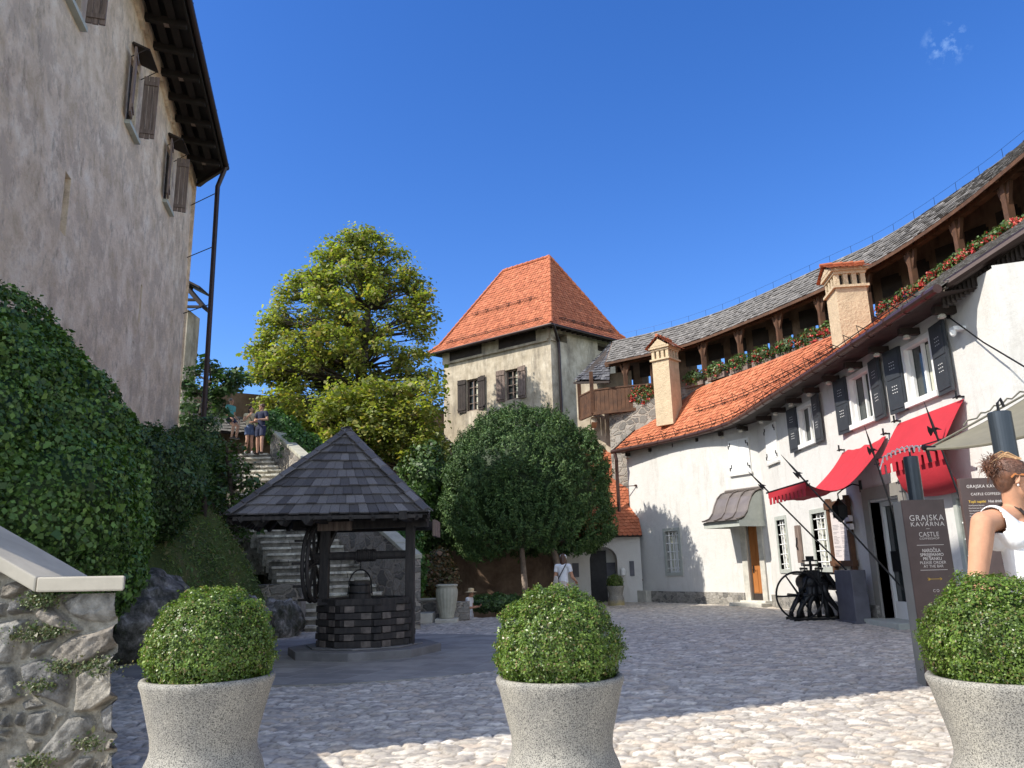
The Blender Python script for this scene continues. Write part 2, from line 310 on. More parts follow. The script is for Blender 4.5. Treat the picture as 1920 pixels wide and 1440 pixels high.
M['terrain'] = plaster('mossy_hill_ground', [(.35, (.05, .075, .022)), (.52, (.09, .125, .035)), (.7, (.14, .13, .06))], 1.5, None, 0, 1, 6, brd=.08)
M['rock'] = plaster('weathered_limestone_rock', [(.36, (.06, .058, .052)), (.5, (.24, .23, .21)), (.62, (.58, .56, .52))], 2.2, ((.04, .045, .025), .48, .6), .8, 1, 5, brd=.12)
M['cobble'] = attrmat('river_cobbles', .22, 22, .72, .35, 60, dist=.004, spec=.35)
M['wallstone'] = attrmat('rubble_wall_stone', .5, 13, .95, 1.0, 34, dist=.022, stain=((.07, .065, .055), 4.5, .56, .70), spec=.2)
M['coping'] = simple('smooth_concrete_coping', (.42, .385, .32), .85, 0, .15, 3, .2)
# ------------------------------------------------------------------ tiles
def lin(P, u):                                             # point on polyline at normalised arclength u
    P = [V(p) for p in P]; ls = [(P[i+1]-P[i]).length for i in range(len(P)-1)]; T = sum(ls); d = u*T
    for i, l in enumerate(ls):
        if d <= l or i == len(ls)-1: return P[i].lerp(P[i+1], d/l if l > 0 else 0)
        d -= l
def resample(P, n): return [lin(P, i/n) for i in range(n+1)]
def tilepatch(mb, A, B, tw, rh, cols, shape='flat', lift=.03, over=.35, jit=.15, th=.015, cfun=None):
    """courses of separate tiles between the eave polyline A and the top polyline B"""
    N = 24; A = resample(A, N*2); B = resample(B, N*2); K = len(A)-1
    def Sf(u, v):
        x = min(max(u, 0), 1)*K; i = min(int(x), K-1); f = x-i
        return A[i].lerp(A[i+1], f).lerp(B[i].lerp(B[i+1], f), v)
    H = (Sf(.5, 1)-Sf(.5, 0)).length; rows = max(2, int(round(H/rh)))
    for r in range(rows):
        v0 = r/rows; v1 = min(1, (r+1+over)/rows); L = sum((Sf((i+1)/12, v0)-Sf(i/12, v0)).length for i in range(12))
        n = max(1, int(round(L/tw)))
        off = .5 if r % 2 else 0
        for k in range(-1 if off else 0, n):
            u0 = (k+off)/n; u1 = (k+1+off)/n
            if u0 < 0: u0 = 0
            if u1 > 1: u1 = 1
            if u1-u0 < .15/n: continue
            g = .02*(u1-u0); p0 = Sf(u0+g, v0); p1 = Sf(u1-g, v0); q0 = Sf(u0+g, v1); q1 = Sf(u1-g, v1)
            nr = (p1-p0).cross(q0-p0)
            if nr.length < 1e-8: nr = (p1-p0).cross(q1-p1)
            if nr.length < 1e-8: continue
            nr.normalize(); down = -((q0+q1)-(p0+p1)).normalized()
            l = lift*(1+random.uniform(-jit, jit)*2); dj = down*random.uniform(-jit, jit)*rh*.35
            c = random.choice(cols); s = random.uniform(.82, 1.12); c = tuple(x*s for x in c)
            if cfun: c = cfun(c, p0, v0)
            a = p0+nr*l+dj; b = p1+nr*l+dj; t0 = q0+nr*.004; t1 = q1+nr*.004
            if shape == 'round':
                m = [a, a.lerp(b, .2)+down*rh*.22, a.lerp(b, .5)+down*rh*.30, a.lerp(b, .8)+down*rh*.22, b]
                vs = m+[t1, t0]+[x-nr*th for x in m]; fs = [(0, 1, 2, 3, 4, 5, 6)]+[(7+i, 8+i, 1+i, i) for i in range(4)]
            else:
                vs = [a, b, t1, t0, a-nr*th*1.6, b-nr*th*1.6]; fs = [(0, 1, 2, 3), (4, 5, 1, 0), (4, 0, 3), (5, 2, 1)]
            mb.add(vs, fs, 0, c)
RED = [(.42, .135, .066), (.45, .148, .072), (.39, .122, .060), (.47, .162, .082), (.41, .13, .064)]
GREY = [(.18, .168, .155), (.205, .192, .178), (.225, .212, .197), (.165, .154, .143), (.195, .183, .17)]
WSH = [(.115, .108, .112), (.15, .142, .146), (.09, .084, .088), (.185, .175, .178)]
# ------------------------------------------------------------------ foliage
def leafcloud(name, P, Nn, size, cols, mat, parent=None, aspect=.6, tilt=.9, fold=.25, off=None, core=None, up=0.0, label=None, shade=None, sig=.34):
    n = len(P); P = np.asarray(P); Nn = np.asarray(Nn, float)+rng.normal(0, tilt, (n, 3))*.6; Nn[:, 2] += up; Nn /= np.linalg.norm(Nn, axis=1)[:, None]+1e-9
    T = rng.normal(0, 1, (n, 3)); T -= Nn*(T*Nn).sum(1)[:, None]; T /= np.linalg.norm(T, axis=1)[:, None]+1e-9; B = np.cross(Nn, T)
    s = size*rng.lognormal(-.06, sig, (n, 1)); a = P; b = P+T*s*.5+B*s*aspect*.5+Nn*s*fold*.4; c = P+T*s; d = P+T*s*.5-B*s*aspect*.5+Nn*s*fold*.4
    vs = np.stack([a, b, c, d], 1).reshape(-1, 3); q = np.arange(n*4).reshape(-1, 4)
    cc = np.asarray(cols)[rng.integers(0, len(cols), n)]*rng.uniform(.75, 1.25, (n, 1))
    cl_ = npnoise(P, 2.1/max(.25, min(1.0, size*9)), 1.7)[:, None]; cc = cc*(1+.22*cl_)*np.array((1.0, 1.0, .9))
    cc = np.repeat(cc, 4, 0)
    if core is not None:                                    # (verts, quads) added core to block light, leaf colour darkened as inner shade, same mesh
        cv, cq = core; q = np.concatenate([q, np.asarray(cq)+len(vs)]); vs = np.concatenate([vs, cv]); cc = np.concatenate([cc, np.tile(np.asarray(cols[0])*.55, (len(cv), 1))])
    return link(name, fastmesh(name, vs, q, cc), mat, parent, label, off)
def spherecore(c, r, n=20, m=14, nz=.1, seed=0):
    vs = []; q = []
    for j in range(m+1):
        t = -pi/2+pi*j/m
        for k in range(n):
            d = V((cos(t)*cos(2*pi*k/n), cos(t)*sin(2*pi*k/n), sin(t))); f = 1+nz*mnoise.noise(d*2.3+V((seed, 0, 0)))
            vs.append((c[0]+d.x*r[0]*f, c[1]+d.y*r[1]*f, c[2]+d.z*r[2]*f))
    for j in range(m):
        for k in range(n): q.append((j*n+k, j*n+(k+1) % n, (j+1)*n+(k+1) % n, (j+1)*n+k))
    return np.array(vs), np.array(q)
def sphdirs(n):
    d = rng.normal(0, 1, (n, 3)); return d/np.linalg.norm(d, axis=1)[:, None]
def npnoise(P, sc, seed=0):                                # cheap smooth pseudo noise, vectorised
    P = P*sc+seed; return (np.sin(P[:, 0]*1.7+np.sin(P[:, 1]*1.3+seed))+np.sin(P[:, 1]*1.9+np.sin(P[:, 2]*1.1))+np.sin(P[:, 2]*2.1+np.sin(P[:, 0]*1.5)))/3
def spheremass(name, sph, n, size, cols, mat, parent=None, off=None, jit=.12, lump=.12, aspect=.75, tilt=.9, up=.2, label=None):
    """leaves over the outside of a union of ellipsoids (centre, radii)"""
    areas = np.array([np.mean(np.array(r)**2) for c, r in sph]); areas /= areas.sum(); P = []; Nn = []; cores = []
    for i, (c, r) in enumerate(sph):
        k = int(n*areas[i]); d = sphdirs(k); c = np.array(c); r = np.array(r)
        f = 1+lump*npnoise(d*r, 2.6/max(r.max(), .5)+1.2, i)+lump*.6*npnoise(d*r, 4.3, i*3.)+rng.normal(0, jit, k)*.35
        p = c+d*r*f[:, None]; keep = np.ones(k, bool)
        for j, (c2, r2) in enumerate(sph):
            if j != i: keep &= (((p-np.array(c2))/np.array(r2))**2).sum(1) > .74
        P.append(p[keep]); Nn.append((d/r)[keep]/np.linalg.norm((d/r)[keep], axis=1)[:, None]); cores.append(spherecore(c, r*(1-lump*1.1), seed=i))
    cv = []; cq = []; b = 0
    for a, q in cores: cv.append(a); cq.append(q+b); b += len(a)
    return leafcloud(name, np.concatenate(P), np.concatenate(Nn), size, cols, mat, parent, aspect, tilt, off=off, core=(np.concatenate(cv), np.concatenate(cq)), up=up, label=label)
#%%PART2
# ------------------------------------------------------------------ ground
def voro(x, y, sx, sy, seed=0, jit=.8):
    u = x/sx; v = y/sy; iu = np.floor(u).astype(np.int64); iv = np.floor(v).astype(np.int64)
    f1 = np.full(u.shape, 9.); f2 = np.full(u.shape, 9.); idh = np.zeros(u.shape)
    for di in (-1, 0, 1):
        for dj in (-1, 0, 1):
            ci = iu+di; cj = iv+dj; h = (ci*73856093 ^ cj*19349663 ^ (seed*83492791)) & 0x7fffffff
            h = (h*1103515245+12345) & 0x7fffffff; a = ((h >> 8) % 1009)/1009.; h2 = (h*69069+1) & 0x7fffffff; b = ((h2 >> 8) % 1013)/1013.
            h3 = (h2*69069+7) & 0x7fffffff; c = ((h3 >> 8) % 1021)/1021.
            d = np.sqrt((ci+.5+(a-.5)*jit-u)**2+(cj+.5+(b-.5)*jit-v)**2)
            m = d < f1; f2 = np.where(m, f1, np.minimum(f2, d)); idh = np.where(m, c, idh); f1 = np.where(m, d, f1)
    return f1, f2-f1, idh
def warp(x, y, a, s): return x+a*np.sin(y*s+np.sin(x*s*.7)), y+a*np.sin(x*s*1.1+np.sin(y*s*.8))
WC = (-2.9, 14.6); WR = 3.9
ys = [1.2]
while ys[-1] < 38: ys.append(ys[-1]+min(max(.0036*ys[-1], .011), .07))
ys = np.array(ys); NU = 640
uu = np.linspace(-1, 1, NU); Yg, Ug = np.meshgrid(ys, uu, indexing='ij'); Xg = Ug*(.74*Yg+1.6)
wx, wy = warp(Xg, Yg, .035, 9.); wx, wy = warp(wx, wy, .05, 2.1)
f1, fe, cid = voro(wx, wy, .155, .105, 3, .85); fb = np.clip(fe/.42, 0, 1)
dome = np.sqrt(np.clip(1-(1-fb)**2, 0, 1)); prot = .018+.020*((cid*7) % 1)
Zg = prot*dome+.004*np.sin(Xg*40+3*cid)*fb+.012*np.sin(Xg*.9+1)*np.sin(Yg*.7)
dip = np.clip((Yg-24.2)/.5, 0, 1)*np.clip((Xg+5.5)/.5, 0, 1)*np.clip((1.9-Xg)/.6, 0, 1); Zg = Zg-.85*dip*(Yg < 32)
inw = np.hypot(Xg-WC[0], Yg-WC[1]) < WR-.03; Zg = np.where(inw, -.03, Zg)
pal = np.array([(.56, .505, .425), (.64, .58, .49), (.50, .452, .385), (.57, .495, .40), (.40, .36, .315), (.54, .455, .36), (.70, .635, .54), (.46, .415, .36)])
cg = pal[(cid*1000).astype(int) % 8]*(.85+.3*((cid*37) % 1))[..., None]
mort = np.array((.27, .235, .19)); k = np.clip((fb-.10)/.20, 0, 1)[..., None]; cg = mort*(1-k)+cg*k
nr, nc = Xg.shape; idx = np.arange(nr*nc).reshape(nr, nc)
q = np.stack([idx[:-1, :-1], idx[:-1, 1:], idx[1:, 1:], idx[1:, :-1]], -1).reshape(-1, 4)
g = link('ground', fastmesh('ground', np.stack([Xg, Yg, Zg], -1).reshape(-1, 3), q, cg.reshape(-1, 3)), M['cobble'], smooth=True)
tag(g, 'cobbled castle courtyard of pale river stones', kind='structure')
bg = MB(); bg.add([(-600, -200, -1.4), (600, -200, -1.4), (600, 1200, -1.4), (-600, 1200, -1.4)], [(0, 1, 2, 3)]); tag(bg.build('terrain', M['terrain']), 'low ground outside the castle', kind='structure')
bg = MB(); bg.box((0, -9, -.05), (60, 20.3, .1)); tag(bg.build('forecourt', M['coping']), 'paved ground behind the viewer', kind='structure')
p = MB(); p.prism([(WC[0]+WR*cos(2*pi*k/64), WC[1]+WR*sin(2*pi*k/64)) for k in range(64)], -.02, .035); tag(p.build('paving', M['flags']), 'round grey flagstone paving around the well', kind='structure')
# hillside
def foot(y): return np.interp(y, [4, 8, 13, 16, 19.8, 21, 27.5, 31, 60], [-6.0, -6.3, -7.0, -6.9, -5.9, -6.6, -11.6, -14, -20])
WCn = V((-10.32, 23.3)); WD = V((.217, -.976)).normalized()      # castle wing: far corner, direction towards the viewer
gx = np.linspace(0, 1, 90); gy = np.linspace(4.5, 60, 260); GY, GT = np.meshgrid(gy, gx, indexing='ij')
FX = foot(GY); GX = FX-GT**1.6*14
dd = FX-GX; top = np.interp(GY, [4, 12, 16, 20, 24, 60], [4.6, 4.8, 4.9, 5.1, 5.7, 5.7]); run = np.interp(GY, [4, 14, 19, 24, 28], [.8, 1.1, 3.6, 3.0, .4])
GZ = top*np.clip(dd/run, 0, 1)**.75+.22*npnoise(np.stack([GX, GY, GX*0], -1).reshape(-1, 3), 1.4).reshape(GX.shape)*np.clip(dd, 0, 1)-.05
nr, nc = GX.shape; idx = np.arange(nr*nc).reshape(nr, nc); q = np.stack([idx[:-1, :-1], idx[1:, :-1], idx[1:, 1:], idx[:-1, 1:]], -1).reshape(-1, 4)
hl = link('hill', fastmesh('hill', np.stack([GX, GY, GZ], -1).reshape(-1, 3), q), M['terrain'], smooth=True); tag(hl, 'mossy slope rising to the castle wing', kind='structure')
def hz(x, y):
    f = float(foot(y)); d = max(0, f-x); t = float(np.interp(y, [4, 12, 16, 20, 24, 60], [4.6, 4.8, 4.9, 5.1, 5.7, 5.7])); r = float(np.interp(y, [4, 14, 19, 24, 28], [.8, 1.1, 3.6, 3.0, .4])); return t*min(1, d/r)**.75
# back terrace behind the stairs and the tree
bt = MB(); bt.prism([(-8.2, 28.6), (-3.4, 25.2), (-2.2, 36), (-3, 46), (-30, 46), (-30, 32), (-13, 32)], -1.3, 2.0); tag(bt.build('terrace', M['terrain']), 'raised ground behind the stairs', kind='structure')
# ------------------------------------------------------------------ wall with openings
def wallpanel(mb, P, D, s0, s1, z0, z1, holes, depth, N, mi=0, batter=0, top=None):
    """vertical wall along P+s*D with rectangular openings (s0,s1,z0,z1) and reveals going to -N*depth"""
    D = V((D[0], D[1], 0)); P = V((P[0], P[1], 0)); N = V((N[0], N[1], 0))
    ss = sorted(set([s0, s1]+[h for H in holes for h in H[:2]])); zs = sorted(set([z0, z1]+[h for H in holes for h in H[2:4]]))
    def pt(s, z, d=0):
        if top and z >= z1-1e-6: z = top(s)
        return P+D*s+V((0, 0, z))-N*(d+batter*(z-z0))
    flip = (D.cross(V((0, 0, 1)))).dot(N) < 0
    def face(a, b, c, d): mb.add([a, b, c, d], [(3, 2, 1, 0) if flip else (0, 1, 2, 3)], mi)
    for i in range(len(ss)-1):
        for j in range(len(zs)-1):
            cs = (ss[i]+ss[i+1])/2; cz = (zs[j]+zs[j+1])/2
            if any(h[0] < cs < h[1] and h[2] < cz < h[3] for h in holes): continue
            face(pt(ss[i], zs[j]), pt(ss[i+1], zs[j]), pt(ss[i+1], zs[j+1]), pt(ss[i], zs[j+1]))
    for h in holes:
        a, b, c, d = h[:4]
        face(pt(a, c), pt(a, c, depth), pt(b, c, depth), pt(b, c))[0:0] if 0 else None
        mb.add([pt(a, c), pt(b, c), pt(b, c, depth), pt(a, c, depth)], [(0, 1, 2, 3)], mi)
        mb.add([pt(a, d), pt(b, d), pt(b, d, depth), pt(a, d, depth)], [(3, 2, 1, 0)], mi)
        mb.add([pt(a, c), pt(a, d), pt(a, d, depth), pt(a, c, depth)], [(3, 2, 1, 0)], mi)
        mb.add([pt(b, c), pt(b, d), pt(b, d, depth), pt(b, c, depth)], [(0, 1, 2, 3)], mi)
class WF:                                                  # wall frame: box in (s, out, z) coordinates
    def __init__(s, P, D, N): s.P = V((P[0], P[1], 0)); s.D = V((D[0], D[1], 0)).normalized(); s.N = V((N[0], N[1], 0)).normalized(); s.R = Matrix((s.D, s.N, V((0, 0, 1)))).transposed()
    def p(s, a, o, z): return s.P+s.D*a+s.N*o+V((0, 0, z))
    def box(s, mb, a0, a1, o0, o1, z0, z1, mi=0): return mb.box(s.p((a0+a1)/2, (o0+o1)/2, (z0+z1)/2), (abs(a1-a0), abs(o1-o0), abs(z1-z0)), rot=s.R, mi=mi)
    def px(s, x, y): return onwall(x, y, (V((s.P.x, s.P.y)), V((s.D.x, s.D.y))))
def batten_shutter(name, F, a0, a1, o, z0, z1, m, parent, th=.045, hinge=None, ang=0, holes=False):
    """plank shutter lying beside its window; ang swings it out round its hinge"""
    h = a0 if hinge is None or hinge == 'a0' else a1; o_ = MB(); W_ = abs(a1-a0); sgn = 1 if h == a0 else -1; ca = cos(ang); sa = sin(ang)
    def q(t, oo, z): return F.p(h+sgn*(t*ca-oo*sa), o+t*sa+oo*ca, z)
    def bx(t0, t1, b0, b1, c0, c1):
        P = [q(t, b, c) for t in (t0, t1) for b in (b0, b1) for c in (c0, c1)]; o_.add(P, [(0, 1, 3, 2), (4, 6, 7, 5), (0, 4, 5, 1), (2, 3, 7, 6), (0, 2, 6, 4), (1, 5, 7, 3)])
    n = 3
    if holes:
        bx(0, W_, 0, th, z0, z1)
        for c0, c1 in ((z0+.08, (z0+z1)/2-.04), ((z0+z1)/2+.04, z1-.08)): bx(.06, W_-.06, th-.002, th+.012, c0, c1)
    else:
        for i in range(n): bx(W_*i/n+.006, W_*(i+1)/n-.006, random.uniform(0, .008), th, z0+random.uniform(0, .03), z1-random.uniform(0, .03))
        for c in (z0+.18, z1-.22): bx(.01, W_-.01, th-.004, th+.03, c-.05, c+.05)
    s_ = o_.build(name, m, parent)
    if holes:
        d = MB()
        for cz in (z0+(z1-z0)*.36, z0+(z1-z0)*.74):
            for i in range(3):
                for j in range(3):
                    t = W_*.5+(i-1)*.075; z = cz+(j-1)*.07; P = [q(t+x, th+.014, z+y) for x, y in ((-.018, -.008), (.018, -.008), (.018, .008), (-.018, .008))]; d.add(P, [(0, 1, 2, 3)])
        d.build('cutout', M['whitepaint'], s_)
    return s_
# ------------------------------------------------------------------ castle wing on the left
wing = thing('castle_wing', 'tall old castle wing with stained ochre plaster and brown shuttered windows under deep dark eaves', 'building', (-10.32, 23.3, 5.2))
WN = V((.976, .217)); FW = WF(WCn, WD, WN); ZE = 14.35; L = 18.85
def wq(x, y): return FW.px(x, y)
wins = []
for sx, sy, tx, ty in ((325, 408, 318, 258), (262, 268, 250, 82), (160, 83, 0, 0)):
    s, z = wq(sx, sy); wins.append((s, z))
holes = []
WW = .74; WH = 1.75
wz = wins[0][1]
for i, (s, z) in enumerate(wins): holes.append((s+.15, s+.15+WW, wz+.10, wz+.10+WH))
ss_, sz_ = wq(122, 448); slit = (ss_-.13, ss_+.17, sz_+.1, sz_+1.25); s2, z2 = wq(264, 605); slit2 = (s2-.08, s2+.06, z2, z2+1.0)
mb = MB(); wallpanel(mb, WCn, WD, 0, L, 3.5, ZE, holes+[slit, slit2], .45, WN, batter=.012, top=lambda s: 14.28+.107*s+.1)
endN = V((-WD.x, -WD.y)); wallpanel(mb, WCn, WN*-1, 0, 12, 3.5, ZE, [], .3, endN)
PN = WCn+WD*L; wallpanel(mb, PN, WN*-1, 0, 12, -1, ZE, [], .3, WD)
PB = WCn-WN*12; wallpanel(mb, PB, WD, 0, L, 3.5, ZE, [], .3, -WN)
wallpanel(mb, PN-WD*0, WD*-1, 0, L, -1, 3.5, [], .3, WN)
mb.build('wall', M['wing'], wing)
rag = MB()                                                 # ragged top edge of the plaster under the boards
s = 0
while s < L-.5:
    ww = random.uniform(.3, .9); a = random.uniform(.0, .30); zz_ = 14.28+.107*s; rag.plate([FW.p(s, -.085, zz_-.25-a), FW.p(s+ww*.93, -.085, zz_-.18-a*.6), FW.p(s+ww*.95, -.085, zz_+.15), FW.p(s, -.085, zz_+.15)], .09); s += ww
rag.build('plaster_edge', M['wing'], wing)
for h in (slit, slit2): mb = MB(); FW.box(mb, h[0]-.02, h[1]+.02, -.6, -.44, h[2]-.05, h[3]+.05); mb.build('slit_back', M['wing'], wing)
rf = MB(); ridge = 23.2
def ep(s, o, z): return FW.p(s, o, z)
ov = 1.0; EZ = 14.24
def zs(s): return EZ+.107*(s-1.3)
e1 = ep(1.25, ov, zs(1.25)); e2 = ep(L+.75, ov, zs(L)); e3 = ep(L+.75, -13, EZ); e4 = ep(-.15, -12.2, EZ); e0 = ep(-.15, .1, EZ+.06); r1 = ep(4.2, -6, ridge); r2 = ep(L-1.0, -6, ridge)
rf.add([e1, e2, e3, e4, r1, r2, e0], [(0, 1, 5, 4), (1, 2, 5), (2, 3, 4, 5), (3, 6, 4), (6, 0, 4)]); dn = V((0, 0, .12))
rf.add([e1-dn*.2, e2-dn*.2, ep(L, -.3, zs(L)+.3), ep(0, -.3, EZ+.3), e0-dn*.2], [(4, 3, 2, 1, 0)])
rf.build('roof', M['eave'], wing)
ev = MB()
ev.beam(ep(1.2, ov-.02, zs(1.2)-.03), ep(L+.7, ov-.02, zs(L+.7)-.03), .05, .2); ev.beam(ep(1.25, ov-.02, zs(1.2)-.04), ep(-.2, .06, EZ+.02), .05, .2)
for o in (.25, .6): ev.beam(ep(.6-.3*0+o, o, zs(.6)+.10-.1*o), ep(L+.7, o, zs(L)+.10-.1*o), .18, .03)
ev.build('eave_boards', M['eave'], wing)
s = 1.5
while s < L+.5: ev = MB(); ev.beam(ep(s, ov-.06, zs(s)-.11), ep(s, -.4, zs(s)+.05), .14, .18); ev.build('rafter', M['eave'], wing); s += .95
s = 1.5
while s < L-8: rs = MB(); FW.box(rs, s-.10, s+.04, .40, .52, zs(s)-.15, zs(s)-.135); rs.build('light_patch', M['greywood'], wing); s += 1.9
gm = MB(); gm.tube([ep(1.1, ov+.09, zs(1.1)), ep(L+.7, ov+.09, zs(L+.7))], .085, 10)
k_ = 0
for s in np.arange(0, L, 1.3): gm.beam(ep(s+1.3, ov-.02, zs(s+1.3)+.1), ep(s+1.3, ov+.18, zs(s+1.3)+.02), .03, .02)
gut = gm.build('gutter', M['gutterdark'], wing, smooth=False)
pm = MB(); g_e = ep(1.25, ov+.09, zs(1.25)); b0 = aY(380, 822, g_e.y); pt0 = aY(408, 350, g_e.y)
pm.tube([g_e, g_e+V((-.06, 0, -.2)), pt0, (pt0+b0)/2, b0-V((0, 0, 1.3))], .075, 10)
pm.beam(ep(0.0, .03, EZ-.12), g_e+V((-.1, 0, -.12)), .10, .12)
dp = pm.build('downpipe', M['gutterdark'], wing, smooth=False)
br = MB()
for yy in (357, 465, 577, 817):
    f = (yy-345)/(822-345); c = pt0.lerp(b0, f); br.tube([c, ep(.15, -.1, c.z)], .016, 6)
br.build('pipe_bracket', M['iron'], dp)
for i, h in enumerate(holes):
    fr = MB(); a, b, c, d = h
    for q_ in ((a, a+.09, c, d), (b-.09, b, c, d), (a+.09, b-.09, d-.09, d), (a+.09, b-.09, c, c+.08)): FW.box(fr, q_[0], q_[1], -.30, -.2, q_[2], q_[3])
    mdl = (a+b)/2; FW.box(fr, mdl-.035, mdl+.035, -.295, -.2, c+.08, d-.09)
    for z in (c+.55, c+1.1): FW.box(fr, a+.09, b-.09, -.28, -.22, z-.02, z+.02)
    wi = fr.build('window', M['darkwood'], wing)
    gl = MB(); FW.box(gl, a+.02, b-.02, -.27, -.26, c+.02, d-.02); gl.build('pane', M['glass'], wi)
    sm = MB(); FW.box(sm, a-.10, b+.10, -.12, .03, c-.10, c-.002); sm.build('sill', M['greyframe'], wi)
    for hh in ('a0', 'a1'):
        if hh == 'a0': batten_shutter('shutter', FW, b+.03, b+.03+.38, .0, c+.02, d-.02, M['greywood'], wing, hinge='a0', ang=.16)
        else: batten_shutter('shutter', FW, a-.38, a-.03, .0, c+.02, d-.02, M['greywood'], wing, hinge='a1', ang=1.5)
    hd = MB(); hd.add([ep(a-.06, -.1, d+.30), ep(b+.06, -.1, d+.30), ep(b+.06, .30, d+.12), ep(a-.06, .30, d+.12)], [(0, 1, 2, 3), (3, 2, 1, 0)])
    hd.plate([ep(a-.06, -.1, d+.31), ep(b+.06, -.1, d+.31), ep(b+.06, .28, d+.15), ep(a-.06, .28, d+.15)], .05)
    hd.tube([ep(a-.08, .26, d+.17), ep(a-.08, -.1, d-.1)], .012, 5); hd.tube([ep(b+.08, .26, d+.17), ep(b+.08, -.1, d-.1)], .012, 5)
    for hs_ in (hd,): hs_.build('window_hood', M['darkwood'], wing)
# small gable of a house far behind the wing
gb = thing('castle_annex', 'small dark gabled end of an annex peeping out behind the tall castle wing', 'building', (-12.3, 30, 5.7))
c1 = aY(362, 580, 30); m_ = MB(); m_.box((c1.x-1.3, 30.6, (5.5+c1.z)/2), (2.2, 1.2, c1.z-5.5)); m_.build('wall', M['tower'], gb)
m_ = MB(); ra = aY(352, 535, 30); rb = aY(384, 578, 30); dx = rb.x-ra.x
m_.plate([(ra.x-2, 29.7, ra.z+.6), (ra.x+.02, 29.7, ra.z+.02), (ra.x+.02, 30.5, ra.z+.02), (ra.x-2, 30.5, ra.z+.6)], .12)
m_.plate([(ra.x-.1, 29.7, ra.z), (rb.x, 29.7, rb.z), (rb.x, 30.5, rb.z), (ra.x-.1, 30.5, ra.z)], .14)
m_.plate([(ra.x-.1, 29.9, ra.z+.22), (rb.x-.25, 29.9, ra.z-.12), (rb.x-.25, 31, ra.z-.12), (ra.x-.1, 31, ra.z+.22)], .08)
for t in (0.2, .55, .85): m_.beam((ra.x+dx*t-.6, 29.85, ra.z+(rb.z-ra.z)*t-.12), (ra.x+dx*t, 29.85, ra.z+(rb.z-ra.z)*t-.14), .1, .1)
m_.build('roof', M['darkwood'], gb)
# ------------------------------------------------------------------ foreground rubble wall with coping
fw = thing('stone_wall', 'grey rubble stone wall with smooth pale coping in the left foreground', 'wall', (-3.4, 5.9, 0))
Yw = 5.75; tr = aY(215, 1112, Yw); trb = aY(213, 1440, Yw); kx = aY(78, 1110, Yw); lx = aY(-60, 1030, Yw)
nx_, nz_ = 460, 260; x0w = -7.0; 
XX, TT = np.meshgrid(np.linspace(0, 1, nx_), np.linspace(0, 1, nz_), indexing='ij')
ztop = lambda x: np.where(x > kx.x, kx.z, kx.z+(kx.x-x)*(lx.z-kx.z)/(kx.x-lx.x))-.02
zbase = -.1
xr = lambda z: tr.x+(trb.x-tr.x)*np.clip((tr.z-z)/(tr.z-trb.z), 0, 1.6)
PX = x0w+(tr.x-x0w)*XX; PZ = zbase+(ztop(PX)-zbase)*TT; PX = PX+(xr(PZ)-tr.x)*XX**3
wx, wz_ = warp(PX, PZ, .03, 7.); wx, wz_ = warp(wx, wz_, .05, 3.1); f1, fe, cid = voro(wx, wz_, .40, .29, 11, .95)
f1b, feb, cidb = voro(wx+3.3, wz_+1.7, .16, .12, 5, .9); small = ((cid*13) % 1) < .30
fe = np.where(small, np.minimum(fe, feb*.55), fe); cid = np.where(small, cidb, cid)
fb = np.clip((fe-.10)/.16, 0, 1); nn = npnoise(np.stack([PX, PZ, cid*9], -1).reshape(-1, 3), 9.).reshape(PX.shape); n3 = npnoise(np.stack([PX, PZ, cid*4], -1).reshape(-1, 3), 31.).reshape(PX.shape)
PYd = (.055+.045*((cid*17) % 1))*fb**.6+.014*nn*fb+.008*n3*fb+.006*nn+.004*np.sin(PX*140+PZ*90)*np.sin(PZ*170+PX*60)*fb
pal = np.array([(.19, .185, .175), (.26, .25, .23), (.15, .147, .143), (.30, .275, .235), (.23, .205, .175), (.175, .168, .155)]); cw = pal[(cid*1000).astype(int) % 6]*(.85+.3*((cid*37) % 1))[..., None]
kk = np.clip((fe-.08)/.05, 0, 1)[..., None]; cw = np.array((.33, .305, .255))*(1-kk)+cw*kk
vs = np.stack([PX, Yw+.05-PYd, PZ], -1).reshape(-1, 3); idx = np.arange(nx_*nz_).reshape(nx_, nz_); q = np.stack([idx[:-1, :-1], idx[1:, :-1], idx[1:, 1:], idx[:-1, 1:]], -1).reshape(-1, 4)
# end face and back
ne = nz_; back = np.stack([PX[-1]*1.12, np.full(nz_, Yw+.55), PZ[-1]], -1); vs = np.concatenate([vs, back]); b0_ = nx_*nz_
q2 = np.stack([idx[-1, :-1], b0_+np.arange(nz_-1), b0_+np.arange(1, nz_), idx[-1, 1:]], -1); q = np.concatenate([q, q2]); cw = np.concatenate([cw.reshape(-1, 3), cw[-1]])
link('masonry', fastmesh('masonry', vs, q, cw), M['wallstone'], fw, smooth=True)
cp = MB(); tk = .105
def cpart(x1, z1, x2, z2): P = [(x1, Yw-.08, z1), (x2, Yw-.08, z2), (x2, Yw-.08, z2+tk), (x1, Yw-.08, z1+tk)]; cp.add(P+[((a*1.12 if a > kx.x+.1 else a), Yw+.62, c) for a, _, c in P], [(0, 1, 2, 3), (7, 6, 5, 4), (0, 4, 5, 1), (3, 2, 6, 7), (1, 5, 6, 2), (0, 3, 7, 4)])
cpart(kx.x+.003, kx.z, tr.x+.10, kx.z-.005); sl = (lx.z-kx.z)/(kx.x-lx.x); cpart(-7.0, kx.z+(kx.x+7.0)*sl, kx.x-.003, kx.z)
cp.build('coping', M['coping'], fw, bevel=.012)
